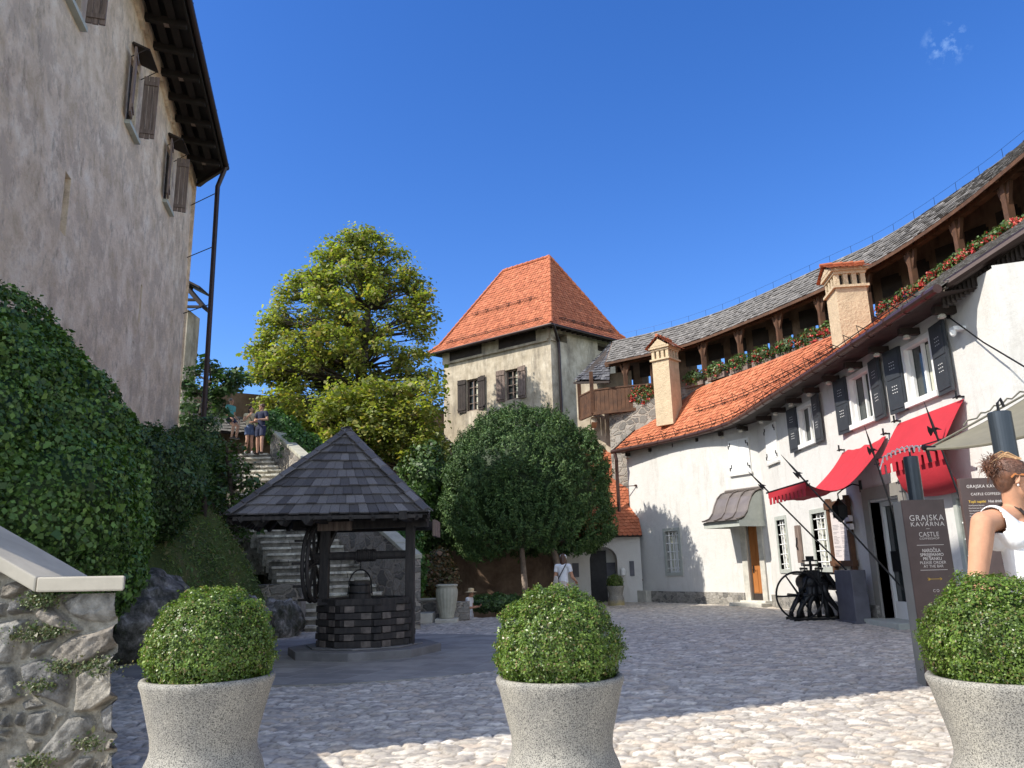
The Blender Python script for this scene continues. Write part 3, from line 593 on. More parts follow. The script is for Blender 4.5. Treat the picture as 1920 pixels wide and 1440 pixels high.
for (px_, py_, n_) in ((75, 1125, 500), (95, 1180, 300), (50, 1190, 250), (115, 1250, 260), (185, 1250, 500), (70, 1285, 200), (65, 1430, 250), (165, 1395, 160)):
    c = aY(px_, py_, Yw-.04); P = np.array(c)+rng.normal(0, 1, (n_, 3))*np.array((.07, .012, .028)); leafcloud('moss_tuft', P, np.tile((0, -1, .4), (n_, 1)), .022, [(.05, .085, .02), (.08, .11, .03), (.10, .10, .04)], M['leaf_ivy'], fw)
# ------------------------------------------------------------------ rocks at the foot of the slope
def rock(name, c, r, label, seed, group=None):
    bm = bmesh.new(); bmesh.ops.create_icosphere(bm, subdivisions=5, radius=1)
    for v in bm.verts:
        p = v.co.copy(); f = 1+.22*mnoise.noise(p*1.3+V((seed, 0, 0)))+.16*abs(mnoise.noise(p*3.1+V((0, seed, 0))))+.07*mnoise.noise(V((p.x*9, p.y*9, p.z*3))+V((seed, seed, 0)))+.03*mnoise.noise(p*22)
        v.co = V((p.x*r[0]*f, p.y*r[1]*f, p.z*r[2]*f))
    me = bpy.data.meshes.new(name); bm.to_mesh(me); bm.free(); me.transform(Matrix.Translation(V(c)))
    return tag(link(name, me, M['rock'], None, off=(c[0], c[1], c[2]-r[2]), smooth=True), label, 'rock', group)
rc = aZ(262, 1225, 0)
rock('rock_outcrop', (-7.15, 15.0, .55), (1.0, 1.6, .95), 'big craggy grey limestone outcrop streaked with lichen right behind the foreground stone wall', 3, 'rocks at the foot of the slope')
rock('rock_outcrop', (-6.25, 17.5, .25), (.8, 1.0, .75), 'low rounded rock at the foot of the grassy slope behind the left planter', 8, 'rocks at the foot of the slope')
rock('rock_outcrop', (-5.65, 18.9, .3), (.55, .6, .55), 'small mossy boulder left of the lowest stair steps', 12, 'rocks at the foot of the slope')
#%%STAIRS
st = thing('stone_staircase', 'long flight of weathered stone steps climbing the slope behind the well', 'staircase', (-4.3, 20, 0))
NS = 31; Z1 = 5.75; m_ = MB(); Y0s, Y1s = 20.0, 28.0
def sxl(t): return -5.35+(-11.1+5.35)*t
def sxr(t): return -2.75+(-9.15+2.75)*t
def stp(mb, x0, x1, y0, y1, z0, z1, c):
    P = [V((x, y, z)) for x in (x0, x1) for y in (y0, y1) for z in (z0, z1)]; mb.add(P, [(0, 1, 3, 2), (4, 6, 7, 5), (0, 4, 5, 1), (2, 3, 7, 6), (0, 2, 6, 4), (1, 5, 7, 3)], 0, c)
for i in range(NS):
    t = i/NS; y = Y0s+(Y1s-Y0s)*t; z = Z1*(i+1)/NS; x = sxl(t)+random.uniform(-.08, .04); xe = sxr(t)
    while x < xe:
        wd = random.uniform(.45, .95); x2 = min(x+wd, xe)
        if xe-x2 < .25: x2 = xe
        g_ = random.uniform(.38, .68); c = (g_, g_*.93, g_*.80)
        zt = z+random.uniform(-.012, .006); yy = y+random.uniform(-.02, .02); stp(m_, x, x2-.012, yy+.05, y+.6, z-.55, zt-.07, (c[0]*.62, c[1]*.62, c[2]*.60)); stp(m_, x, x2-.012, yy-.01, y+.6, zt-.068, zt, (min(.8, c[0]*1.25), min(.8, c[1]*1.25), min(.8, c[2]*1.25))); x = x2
m_.build('steps', M['stair'], st, col=True, bevel=.008)
m_ = MB(); m_.box((-11.0, 29.2, 3.6), (5.2, 2.4, 4.3)); m_.box((-11.65, 26.9, 4.2), (2.7, 2.2, 3.1)); m_.build('landing', M['stair'], st, col=True)
# parapets either side
pr = thing('parapet_wall', 'rough stone parapet with slab top climbing along the right side of the stairs', 'wall', (-4.3, 20.3, 0))
m_ = MB(); c_ = MB(); K_ = 15
for i in range(K_):
    t0, t1 = i/K_*.97, (i+1)/K_*.97; pa = V((sxr(t0)+.02, 20.2+8*t0, 1.72+5.0*t0)); pb = V((sxr(t1)+.02, 20.2+8*t1, 1.72+5.0*t1))
    for a, b in ((pa, pb),):
        P = [(a.x, a.y, -.5), (b.x, b.y, -.5), (b.x, b.y, b.z), (a.x, a.y, a.z)]; Q = [(x+.26, y+.1, z) for x, y, z in P]
        m_.add(P+Q, [(0, 3, 2, 1), (4, 5, 6, 7), (3, 7, 6, 2), (0, 1, 5, 4), (0, 4, 7, 3), (1, 2, 6, 5)])
    dz = V((0, 0, random.uniform(.0, .02))); a = pa+(pb-pa)*.02+dz; b = pb-(pb-pa)*.02+dz
    P = [a+V((-.05, 0, .003)), b+V((-.05, 0, .003)), b+V((-.05, 0, .12)), a+V((-.05, 0, .12))]; Q = [x+V((.36, .1, 0)) for x in P]; c_.add(P+Q, [(0, 3, 2, 1), (4, 5, 6, 7), (3, 7, 6, 2), (0, 1, 5, 4), (0, 4, 7, 3), (1, 2, 6, 5)])
m_.build('masonry', M['rubble'], pr); c_.build('coping', M['urn'], pr, bevel=.015)
lw = thing('retaining_wall', 'low dark retaining wall left of the lowest stair steps under the grass bank', 'wall', (-6, 20, 0))
m_ = MB(); m_.box((-6.2, 20.1, .55), (1.6, .5, 1.3)); m_.build('masonry', M['rubble'], lw)
#%%PART3
# ------------------------------------------------------------------ tower
tw = thing('castle_tower', 'square plastered tower with steep orange tiled roof and two shuttered windows', 'tower', (2.0, 36.4, 0))
TC = V((1.95, 36.35)); DL = V((-cos(radians(37)), sin(radians(37)))); DR = V((cos(radians(41)), sin(radians(41))))
NL = V((-DL.y, DL.x)); NL = NL if NL.y < 0 else -NL; NR = V((DR.y, -DR.x)); NR = NR if NR.y < 0 else -NR
LA, LB = 7.3, 4.75; EZt = 13.2
FL_ = WF(TC, DL, NL); FR_ = WF(TC, DR, NR)
tl = FL_.px(832, 690); LA = tl[0]
# openings
def tr_(F, x0, y0, x1, y1): a = F.px(x0, y0); b = F.px(x1, y1); return (min(a[0], b[0]), max(a[0], b[0]), min(a[1], b[1]), max(a[1], b[1]))
wA = tr_(FL_, 947, 695, 972, 747); wB = tr_(FL_, 874, 713, 897, 768)
slots = [(.9, 2.2, 12.35, 12.75), (2.6, 3.9, 12.35, 12.75), (5.0, LA-.5, 12.35, 12.75)]
m_ = MB(); wallpanel(m_, TC, DL, 0, LA, -1, 13.0, [wA, wB], .35, NL); wallpanel(m_, TC, DR, 0, LB, -1, 13.0, [(.35, 1.15, 12.35, 12.8), (3.4, 4.6, 12.35, 12.8)], .5, NR)
PA = TC+DL*LA; PBt = TC+DR*LB; wallpanel(m_, PA, DR, 0, LB, -1, 13.0, [], .3, -NR); wallpanel(m_, PBt, DL, 0, LA, -1, 13.0, [], .3, -NL)
wl_ = m_.build('wall', M['tower'], tw)
m_ = MB(); FL_.box(m_, .15, LA, -.02, .11, 12.30, 12.42)
FL_.box(m_, .05, .8, -.01, .10, 12.42, 13.0); FL_.box(m_, 3.2, 4.3, -.01, .10, 12.42, 13.0); FL_.box(m_, LA-.5, LA, -.01, .10, 12.42, 13.0)
FR_.box(m_, 0, .3, -.01, .08, 12.3, 13.0); m_.build('cornice', M['tower'], tw)
m_ = MB(); FL_.box(m_, .2, LA-.1, -.02, .06, 12.42, 12.98); m_.build('eave_shadow_band', M['darkwood'], tw)  # dark strip standing in for the shade under the tower eave
m_ = MB(); FR_.box(m_, .36, 1.14, -.5, -.45, 12.35, 12.8); FR_.box(m_, 3.41, 4.59, -.5, -.45, 12.35, 12.8); m_.build('loft_opening', M['darkwood'], tw)
# painted corner strip (quoins)
for i, h in enumerate((wA, wB)):
    a, b, c, d = h; fr = MB()
    for q_ in ((a, a+.07, c, d), (b-.07, b, c, d), (a+.07, b-.07, d-.07, d), (a+.07, b-.07, c, c+.07), ((a+b)/2-.03, (a+b)/2+.03, c+.07, d-.07)): FL_.box(fr, q_[0], q_[1], -.2, -.12, q_[2], q_[3])
    for k in (1, 2, 3): FL_.box(fr, a+.07, b-.07, -.19, -.14, c+(d-c)*k/4-.015, c+(d-c)*k/4+.015)
    wi = fr.build('window', M['greywood'], tw); gl = MB(); FL_.box(gl, a, b, -.28, -.24, c, d); gl.build('pane', M['glass'], wi)
    cu = MB(); FL_.box(cu, a+.08, a+.3, -.236, -.232, c+.1, d-.1); cu.build('curtain', M['curtain'], wi)
    bw = .52; batten_shutter('shutter', FL_, b+.02, b+.02+bw, .0, c-.04, d+.05, M['greywood'] if i == 0 else M['darkwood'], tw, ang=.12); batten_shutter('shutter', FL_, a-.02-bw, a-.02, .0, c-.04, d+.05, M['greywood'] if i == 0 else M['darkwood'], tw, hinge='a1', ang=.12)
# hipped roof
def T3(F, s, o, z): return F.p(s, o, z)
ovh = .55
def corner(P, n1, n2, o=ovh):                               # offset corner outward by both faces
    A = np.array([[n1.x, n1.y], [n2.x, n2.y]]); d = np.linalg.solve(A, np.array([o, o])); return V((P.x+d[0], P.y+d[1], 0))
C1 = corner(TC, NL, NR); C2 = corner(PA, NL, -NR); C3 = corner(PBt, NR, -NL); C4 = corner(PA+DR*LB, -NL, -NR)
for c in (C1, C2, C3, C4): c.z = 12.95
rA = aY(1030, 482, 38.4); rB = aY(944, 509, 41.2); rB.z = rA.z+0
rB = aZ(944, 509, rA.z)
def flare(c, r): p = c.lerp(r, .16); p.z = c.z+(r.z-c.z)*.10; return p
m_ = MB()
for A_, B_, ra_, rb_ in ((C2, C1, rB, rA), (C1, C3, rA, rA), (C3, C4, rA, rB), (C4, C2, rB, rB)):
    f0 = flare(A_, ra_); f1_ = flare(B_, rb_); tilepatch(m_, [A_, B_], [f0, f1_], .19, .17, RED, 'round', lift=.035); tilepatch(m_, [f0, f1_], [ra_, rb_], .19, .17, RED, 'round', lift=.035)
rf = m_.build('roof', M['terracotta'], tw, col=True)
m_ = MB()
for A_, B_, ra_, rb_ in ((C2, C1, rB, rA), (C1, C3, rA, rA), (C3, C4, rA, rB), (C4, C2, rB, rB)):
    z_ = V((0, 0, .03)); f0 = flare(A_, ra_); f1_ = flare(B_, rb_); m_.add([A_-z_, B_-z_, f1_-z_, f0-z_], [(0, 1, 2, 3)]); m_.add([f0-z_, f1_-z_, rb_-z_, ra_-z_], [(0, 1, 2, 3)])
cI = [TC, PBt, PA+DR*LB, PA]; CO = [C1, C3, C4, C2]
for i in range(4): j = (i+1) % 4; m_.add([(cI[i].x, cI[i].y, 13.0), (cI[j].x, cI[j].y, 13.0), CO[j]-V((0, 0, .05)), CO[i]-V((0, 0, .05))], [(0, 1, 2, 3)])
for A_, B_ in ((C1, C2), (C1, C3)):
    n = 14
    for k in range(n): p = A_.lerp(B_, (k+.5)/n); q_ = p.lerp((C1+C2+C3+C4)/4, .12); m_.beam(p-V((0, 0, .10)), V((q_.x, q_.y, 12.95)), .09, .1)
m_.build('soffit', M['darkwood'], tw)
m_ = MB()
def ridgecaps(mb, a, b, r=.085, step=.33):
    n = max(1, int((b-a).length/step))
    for i in range(n): p = a.lerp(b, i/n); q_ = a.lerp(b, (i+1.12)/n); mb.tube([p+V((0, 0, .05)), q_+V((0, 0, .035))], [r*1.15, r*.9], 8, cap=True); mb.c[-16:] = [random.choice(RED)]*16
for a_, b_ in ((C1, rA), (C2, rB), (C3, rA), (C4, rB), (rA, rB)):
    if a_ is rA: ridgecaps(m_, a_, b_)
    else: f_ = flare(a_, b_); ridgecaps(m_, a_, f_); ridgecaps(m_, f_, b_)
m_.build('ridge_tiles', M['terracotta'], rf, col=True)
def snowguards(mb, pts, nrm, n, h=.16, rails=2):
    """pipe rails carried on little triangular brackets"""
    for r in range(rails): mb.tube([p+nrm*(.05+.09*r) for p in pts], .012, 5)
    for i in range(n):
        p = lin(pts, (i+.5)/n); d = (lin(pts, min(1, (i+.6)/n))-lin(pts, (i+.4)/n)).normalized(); dn_ = nrm.cross(d).normalized(); dn_ = dn_ if dn_.z < 0 else -dn_
        a = p+dn_*.0; mb.tube([a-dn_*.16+nrm*.02, a+nrm*(h+.04), a+dn_*.10+nrm*.02], .013, 4); mb.tube([a-dn_*.2+nrm*.025, a+dn_*.12+nrm*.025], .012, 4)
def facept(A_, B_, ra_, rb_, u, v): return A_.lerp(B_, u).lerp(ra_.lerp(rb_, u), v)
nL3 = (C1-C2).cross(rA-C2).normalized(); nL3 = nL3 if nL3.z > 0 else -nL3; nR3 = (C3-C1).cross(rA-C1).normalized(); nR3 = nR3 if nR3.z > 0 else -nR3
for v_, n_, F_ in ((.17, 8, 0), (.45, 6, 0), (.17, 6, 1)):
    m_ = MB()
    if F_ == 0: P_ = [facept(C2, C1, rB, rA, u, v_)+nL3*.0-V((0, 0, .30 if v_ < .3 else .1)) for u in (.06 if v_ < .3 else .12, .94 if v_ < .3 else .85)]
    else: P_ = [facept(C1, C3, rA, rA, u, v_)-V((0, 0, .3)) for u in (.1, .93)]
    snowguards(m_, P_, nL3 if F_ == 0 else nR3, n_); m_.build('snow_guard', M['iron'], rf)
m_ = MB(); z_ = V((0, 0, -.06)); m_.tube([C2.lerp(C1, -.03)+z_+V((0, -.05, 0)), C1+z_+V((0, -.10, 0)), C3.lerp(C1, -.0)+z_+V((.03, -.05, 0))], .075, 8); gt = m_.build('gutter', M['gutterdark'], tw)
m_ = MB(); s_ = FR_.px(1038, 690)[0]; m_.tube([C1+z_+V((.1, -.05, 0)), FR_.p(.45, .1, 12.3), FR_.p(.45, .12, 11.5), FR_.p(.45, .12, 0)], .075, 8); m_.build('downpipe', M['gutterdark'], tw)
# ------------------------------------------------------------------ gallery (covered wall walk)
GE = [V((x, y, 10.2)) for x, y in ((4.2, 33.0), (4.41, 32.83), (6.95, 30.63), (8.75, 27.57), (10.32, 24.2), (11.2, 21.6), (11.6, 18.5), (11.6, 15.5), (11.5, 11), (11.2, 6))]
GR = [V((x, y, 11.6)) for x, y in ((4.75, 34.42), (4.93, 34.27), (7.1, 32.45), (9.1, 29.8), (11.2, 25.6), (12.25, 23.2), (12.85, 20.1), (13.1, 17.3), (13.1, 11), (12.9, 6))]
gal = thing('covered_wall_walk', 'curving covered wall walk with grey wooden shingle roof above the white house', 'gallery', (9, 27, 0))
def smoothline(P, n=60):
    out = []
    for i in range(n+1):
        u = i/n*(len(P)-1); k = min(int(u), len(P)-2); t = u-k; p0 = P[max(k-1, 0)]; p1 = P[k]; p2 = P[k+1]; p3 = P[min(k+2, len(P)-1)]
        out.append(.5*((2*p1)+(p2-p0)*t+(2*p0-5*p1+4*p2-p3)*t*t+(3*p1-p0-3*p2+p3)*t**3))
    return out
GEs = smoothline(GE); GRs = smoothline(GR); GOs = [r+(r-e)*1.0-V((0, 0, 2*(r.z-e.z))) for e, r in zip(GEs, GRs)]
m_ = MB(); up_ = V((0, 0, .05)); tilepatch(m_, GEs, GRs, .17, .2, GREY, 'flat', lift=.04, jit=.22, th=.018); tilepatch(m_, GOs, GRs, .5, .5, GREY, 'flat', lift=.05)
grf = m_.build('roof', M['shingle'], gal, col=True)
m_ = MB()
for i in range(len(GEs)-1):
    a, b, c, d = GEs[i], GEs[i+1], GRs[i+1], GRs[i]; z_ = V((0, 0, .04)); m_.add([a-z_, b-z_, c-z_, d-z_], [(3, 2, 1, 0), (0, 1, 2, 3)]); a, b = GOs[i], GOs[i+1]; m_.add([a-z_, b-z_, c-z_, d-z_], [(0, 1, 2, 3)])
    m_.beam(GEs[i]-V((0, 0, .05)), GEs[i+1]-V((0, 0, .05)), .04, .10, ext=.01)
m_.build('roof_boards', M['wood'], grf)
m_ = MB(); NP = 56
for i in range(NP):
    e = lin(GEs, (i+.5)/NP); r = lin(GRs, (i+.5)/NP); m_.beam(e-V((0, 0, .10))+(r-e)*.03, r-V((0, 0, .12)), .09, .10)
PL = [e+(r-e)*.22-V((0, 0, (r.z-e.z)*.22+.02)) for e, r in zip(GEs, GRs)]
for i in range(0, len(PL)-1, 2): m_.beam(PL[i], PL[min(i+2, len(PL)-1)], .18, .2, ext=.03)
m_.build('rafters', M['wood'], grf)
NPo = 15
for i in range(NPo):
    p = lin(PL, (i+.5)/NPo); q_ = lin(PL, (i+.62)/NPo); q2_ = lin(PL, (i+.38)/NPo); m_ = MB(); m_.box((p.x, p.y, 9.05), (.17, .17, 2.1)); m_.beam((p.x, p.y, 9.45), q_-V((0, 0, .05)), .09, .1); m_.beam((p.x, p.y, 9.45), q2_-V((0, 0, .05)), .09, .1); m_.build('post', M['wood'], gal)
# battlement wall behind with small openings
BW = [V((r.x+(r.x-e.x)*.12, r.y+(r.y-e.y)*.12, 0)) for e, r in zip(GEs, GRs)]
m_ = MB(); nb = 26
for i in range(nb):
    a = lin(BW, i/nb); b = lin(BW, (i+1)/nb); D_ = (b-a); Ls = D_.length; D_.normalize(); N_ = V((D_.y, -D_.x)); e = lin(GEs, (i+.5)/nb); N_ = N_ if N_.dot(V((e.x-a.x, e.y-a.y))) > 0 else -N_
    sm_ = Ls/2; wallpanel(m_, V((a.x, a.y)), V((D_.x, D_.y)), 0, Ls, 0, 11.3, [(sm_-.33, sm_+.33, 9.15, 10.2)], .6, N_)
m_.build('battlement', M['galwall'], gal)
for i in range(nb):
    m_ = MB(); a = lin(BW, i/nb); b = lin(BW, (i+1)/nb); c = a.lerp(b, .5); e = lin(GEs, (i+.5)/nb); dn_ = (V((e.x, e.y, 0))-V((c.x, c.y, 0))).normalized(); m_.box((c.x+dn_.x*.06, c.y+dn_.y*.06, 9.98), (.05, .74, .66), rot=Matrix.Rotation(atan2(dn_.y, dn_.x), 3, 'Z')); m_.build('opening_shutter', M['darkwood'], gal)
# floor and rubble wall below the parapet
FLn = [e+(r-e)*.14 for e, r in zip(GEs, GRs)]
m_ = MB()
for i in range(len(FLn)-1):
    a, b = FLn[i], FLn[i+1]; c, d = BW[i+1], BW[i]; m_.add([(a.x, a.y, 8.15), (b.x, b.y, 8.15), (c.x, c.y, 8.15), (d.x, d.y, 8.15)], [(0, 1, 2, 3)])
m_.build('floor', M['wood'], gal)
m_ = MB()
for i in range(len(FLn)-1):
    a, b = FLn[i], FLn[i+1]; m_.add([(a.x, a.y, -1), (b.x, b.y, -1), (b.x, b.y, 8.5), (a.x, a.y, 8.5)], [(0, 1, 2, 3)]); m_.add([(a.x, a.y, 8.5), (b.x, b.y, 8.5), (b.x+.25, b.y+.3, 8.5), (a.x+.25, a.y+.3, 8.5)], [(0, 1, 2, 3)])
m_.build('retaining_wall', M['rubble'], gal)
m_ = MB(); RW = [g_+V((0, 0, .26)) for g_ in GRs]; m_.tube(RW, .004, 4)
for i in range(34): p = lin(GRs, (i+.5)/34); m_.tube([p-V((0, 0, .05)), p+V((0, 0, .26))], .006, 4)
m_.build('lightning_wire', M['iron'], grf)
# lower shingle roof falling to the tower
m_ = MB(); q1 = aY(1076, 714, 33.9); q2 = aY(1143, 712, 32.6); q3 = aY(1146, 640, 34.6); q4 = aY(1134, 655, 35.4)
q2b = aY(1122, 716, 32.4)
tilepatch(m_, [q1, q2], [q4, q3], .17, .2, [(.10, .10, .11), (.14, .14, .15), (.08, .08, .09)], 'flat', lift=.045, jit=.3); m_.build('hip_roof', M['shingle'], grf, col=True)
m_ = MB(); z_ = V((0, 0, .05)); m_.add([q1-z_*2.5, q2-z_*2.5, q3-z_*2.5, q4-z_*2.5], [(0, 1, 2), (0, 2, 3)]); m_.beam(q1-z_*2, q2-z_*2, .08, .10); m_.build('hip_boards', M['darkwood'], grf)
# plank balustrade of the balcony beside the tower
BP = [aY(1089, 795, 34.4), aY(1113, 800, 33.2), aY(1160, 790, 32.7), aY(1228, 765, 32.2)]; BT = [aY(1089, 746, 34.4), aY(1113, 745, 33.2), aY(1160, 750, 32.7), aY(1228, 735, 32.2)]
bz0 = 7.95; bz1 = 9.0
m_ = MB()
for i in range(3):
    a, b = V((BP[i].x, BP[i].y, 0)), V((BP[i+1].x, BP[i+1].y, 0)); n = max(2, int((b-a).length/.17)); d = (b-a).normalized()
    for k in range(n): p = a.lerp(b, (k+.5)/n); m_.box((p.x, p.y, (bz0+bz1)/2+random.uniform(-.02, .02)), ((b-a).length/n-.012, .035, bz1-bz0), rot=Matrix.Rotation(atan2(d.y, d.x), 3, 'Z'))
    m_.beam((a.x, a.y, bz1), (b.x, b.y, bz1), .09, .06)
    m_.beam((a.x, a.y, bz0), (b.x, b.y, bz0), .12, .14)
m_.build('balustrade', M['wood'], gal)
m_ = MB()
for p in (BP[0], BP[1], BP[3]): m_.box((p.x, p.y, 8.9), (.16, .16, 1.9))
m_.box((BP[0].x+.6, BP[0].y+.8, 9.0), (1.2, .1, 2.0)); m_.build('balcony_post', M['wood'], gal)
m_ = MB(); m_.add([(3.0, 35.2, 6), (5.4, 33.7, 6), (5.4, 33.7, 10), (3.0, 35.2, 10)], [(0, 1, 2, 3)]); m_.beam((3.6, 33.5, 7.75), (3.6, 34.2, 7.6), .25, .25); m_.build('corbel', M['tower'], gal)
# ------------------------------------------------------------------ white house
house = thing('white_house', 'long white castle house with orange tiled roof and anthracite shutters', 'house', (8.3, 22, 0))
LF0 = V((4.49, 32.48)); LF1 = V((8.3, 25.9)); LD = (LF1-LF0).normalized(); LN = V((LD.y, -LD.x)); LN = LN if LN.y < 0 else -LN
FLf = WF(LF0, LD, LN); LLf = (LF1-LF0).length
RD = V((0, 1)); RN = V((-1, 0)); FRt = WF(V((8.3, 0)), RD, RN); YC = 12.45
ZT = 6.25
gwin = tr_(FLf, 1247, 997, 1277, 1073); dor = tr_(FLf, 1397, 984, 1434, 1126); dor = (dor[0]+.02, dor[1], .18, 2.72)
lh = [gwin, dor]
rwA = (20.9, 21.95, 4.68, 5.72); rwB = (17.35, 18.45, 4.62, 5.76); rwC = (14.65, 15.7, 4.6, 5.74)
g1 = (24.05, 24.85, 1.2, 2.7); g2 = (20.9, 21.85, 1.25, 2.7); dr2 = (16.75, 18.2, .12, 2.72); gw3 = (13.4, 14.6, 1.0, 2.5)
m_ = MB(); wallpanel(m_, LF0, LD, .45, LLf, .42, ZT, lh, .42, LN); wallpanel(m_, V((8.3, 0)), RD, YC, 25.9, .42, ZT, [rwA, rwB, rwC, g1, g2, dr2, gw3], .38, RN)
LFs = LF0+LD*.45; wallpanel(m_, LFs, -LN, 0, 5, .42, ZT, [], .3, -LD)
# doors go down to the ground: fill the sides of the openings below the plinth line
CD = V((1, -.38)).normalized(); CN = V((CD.y, -CD.x)); CN = CN if CN.y < 0 else -CN
wallpanel(m_, V((8.3, YC)), CD, 0, 9, 0, 6.3, [], .3, CN)
hw = m_.build('wall', M['white'], house)
m_ = MB()
def plinth(F, a, b, z=.44, o=.10): F.box(m_, a, b, -.3, o, -.1, z)
plinth(FLf, .4, dor[0]-.25); plinth(FRt, 21.5, 25.8, .40); plinth(FRt, 18.3, 21.4, .40, .12); plinth(FRt, YC, 16.6, .4)
m_.build('plinth', M['plinth'], house)
m_ = MB(); FLf.box(m_, .35, 1.6, -.3, .35, -.1, .46); m_.build('plinth_block', M['lightstone'], house, bevel=.02)
# roof: eave under gutter line to the line below the flower boxes
HE = [V((x, y, 6.08)) for x, y in ((4.0, 32.3), (4.16, 31.99), (5.92, 29.48), (7.0, 27.4), (7.48, 25.6), (7.58, 21.7), (7.62, 17.6), (7.62, 12.9))]
HT = [V((x, y, 8.3)) for x, y in ((6.55, 33.6), (6.7, 33.2), (7.6, 29.9), (8.5, 27.65), (9.4, 25.3), (10.65, 21.2), (10.85, 17.5), (11.0, 12.6))]
HEs = smoothline(HE[1:], 60); HTs = smoothline(HT[1:], 60)
HEs = resample(HEs, 60); HTs = resample(HTs, 60)
cut = next(i for i, e in enumerate(HEs) if e.y < 18.2)
m_ = MB(); tilepatch(m_, HEs[:cut+1], HTs[:cut+1], .19, .165, [(.45, .145, .068), (.49, .165, .078), (.42, .13, .062), (.53, .185, .092)], 'round', lift=.035, th=.012)
hr = m_.build('roof', M['terracotta'], house, col=True)
m_ = MB(); tilepatch(m_, HEs[cut:], HTs[cut:], .18, .2, GREY, 'flat', lift=.04, jit=.3); m_.build('shingle_roof', M['shingle'], house, col=True)
m_ = MB()
for i in range(60):
    z_ = V((0, 0, .04)); a, b, c, d = HEs[i]-z_, HEs[i+1]-z_, HTs[i+1]-z_, HTs[i]-z_; m_.add([a, b, c, d], [(0, 1, 2, 3)])
    zz = V((0, 0, -.10)); W0 = V((8.6, HEs[i].y, 6.1)) if HEs[i].y < 25.5 else HEs[i]+V((.75, .75, 0)); W1 = V((8.6, HEs[i+1].y, 6.1)) if HEs[i+1].y < 25.5 else HEs[i+1]+V((.75, .75, 0)); m_.add([a+zz*.3, b+zz*.3, W1, W0], [(3, 2, 1, 0)])
m_.beam(HEs[0]-V((.03, 0, .02)), HTs[0]-V((.03, 0, .02)), .06, .14)
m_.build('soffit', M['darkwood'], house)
n = 15
for i in range(n):
    m_ = MB(); e = lin(HEs, (i+.4)/n); d = V((1, 0, 0)) if e.y < 25.5 else V((.7, .71, 0)); m_.beam(e+d*.28-V((0, 0, .16)), e+d*1.2-V((0, 0, .16)), .13, .14); m_.build('rafter_end', M['darkwood'], house)
for i in range(n):
    e = lin(HEs, (i+.4)/n); d = V((1, 0, 0)) if e.y < 25.5 else V((.7, .71, 0)); k = MB(); k.lathe([(.03, -.02), (.075, .0), (.07, .05), (.03, .08)], (e.x+d.x*.42, e.y+d.y*.42, e.z-.30), 10); k.build('spotlight', M['lightstone'], house, smooth=False)
m_ = MB(); GO = [e+V((-.06, -.03, -.02)) for e in HEs[::3]+[HEs[-1]]]; m_.tube(GO, .085, 10)
for i in range(26): p = lin(GO, (i+.5)/26); d = (lin(GO, (i+.52)/26)-lin(GO, (i+.48)/26)).normalized(); m_.tube([p-d*.02, p+d*.02], .10, 10)
gut = m_.build('gutter', M['gutter'], house)
m_ = MB(); g0 = GO[0]; bx = aZ(1178, 1108, .5); bx = FLf.p(.40, .38, 0)
m_.tube([g0+V((.1, -.1, -.05)), g0+V((.15, -.15, -.35)), V((bx.x-.1, bx.y, 5.2)), V((bx.x-.1, bx.y, .15))], .075, 10)
for z in (4.6, 2.55, .85): m_.tube([V((bx.x-.1, bx.y, z)), FLf.p(1.0, .02, z+.0)], .018, 6); m_.tube([FLf.p(1.0, .0, z), FLf.p(1.0, .09, z)], .045, 6)
m_.build('downpipe', M['gutter'], house)
nH = V((-.55, -.12, .83)).normalized()
def roofline(v, i0, i1, up=.03): return [HEs[i].lerp(HTs[i], v)+nH*up for i in range(i0, i1+1, 2)]
for v, a, b, n in ((.07, 1, 58, 26), (.42, 12, 38, 13)):
    m_ = MB(); snowguards(m_, roofline(v, a, b), nH, n, h=.24); m_.build('snow_guard', M['iron'], hr if n > 20 else hr)
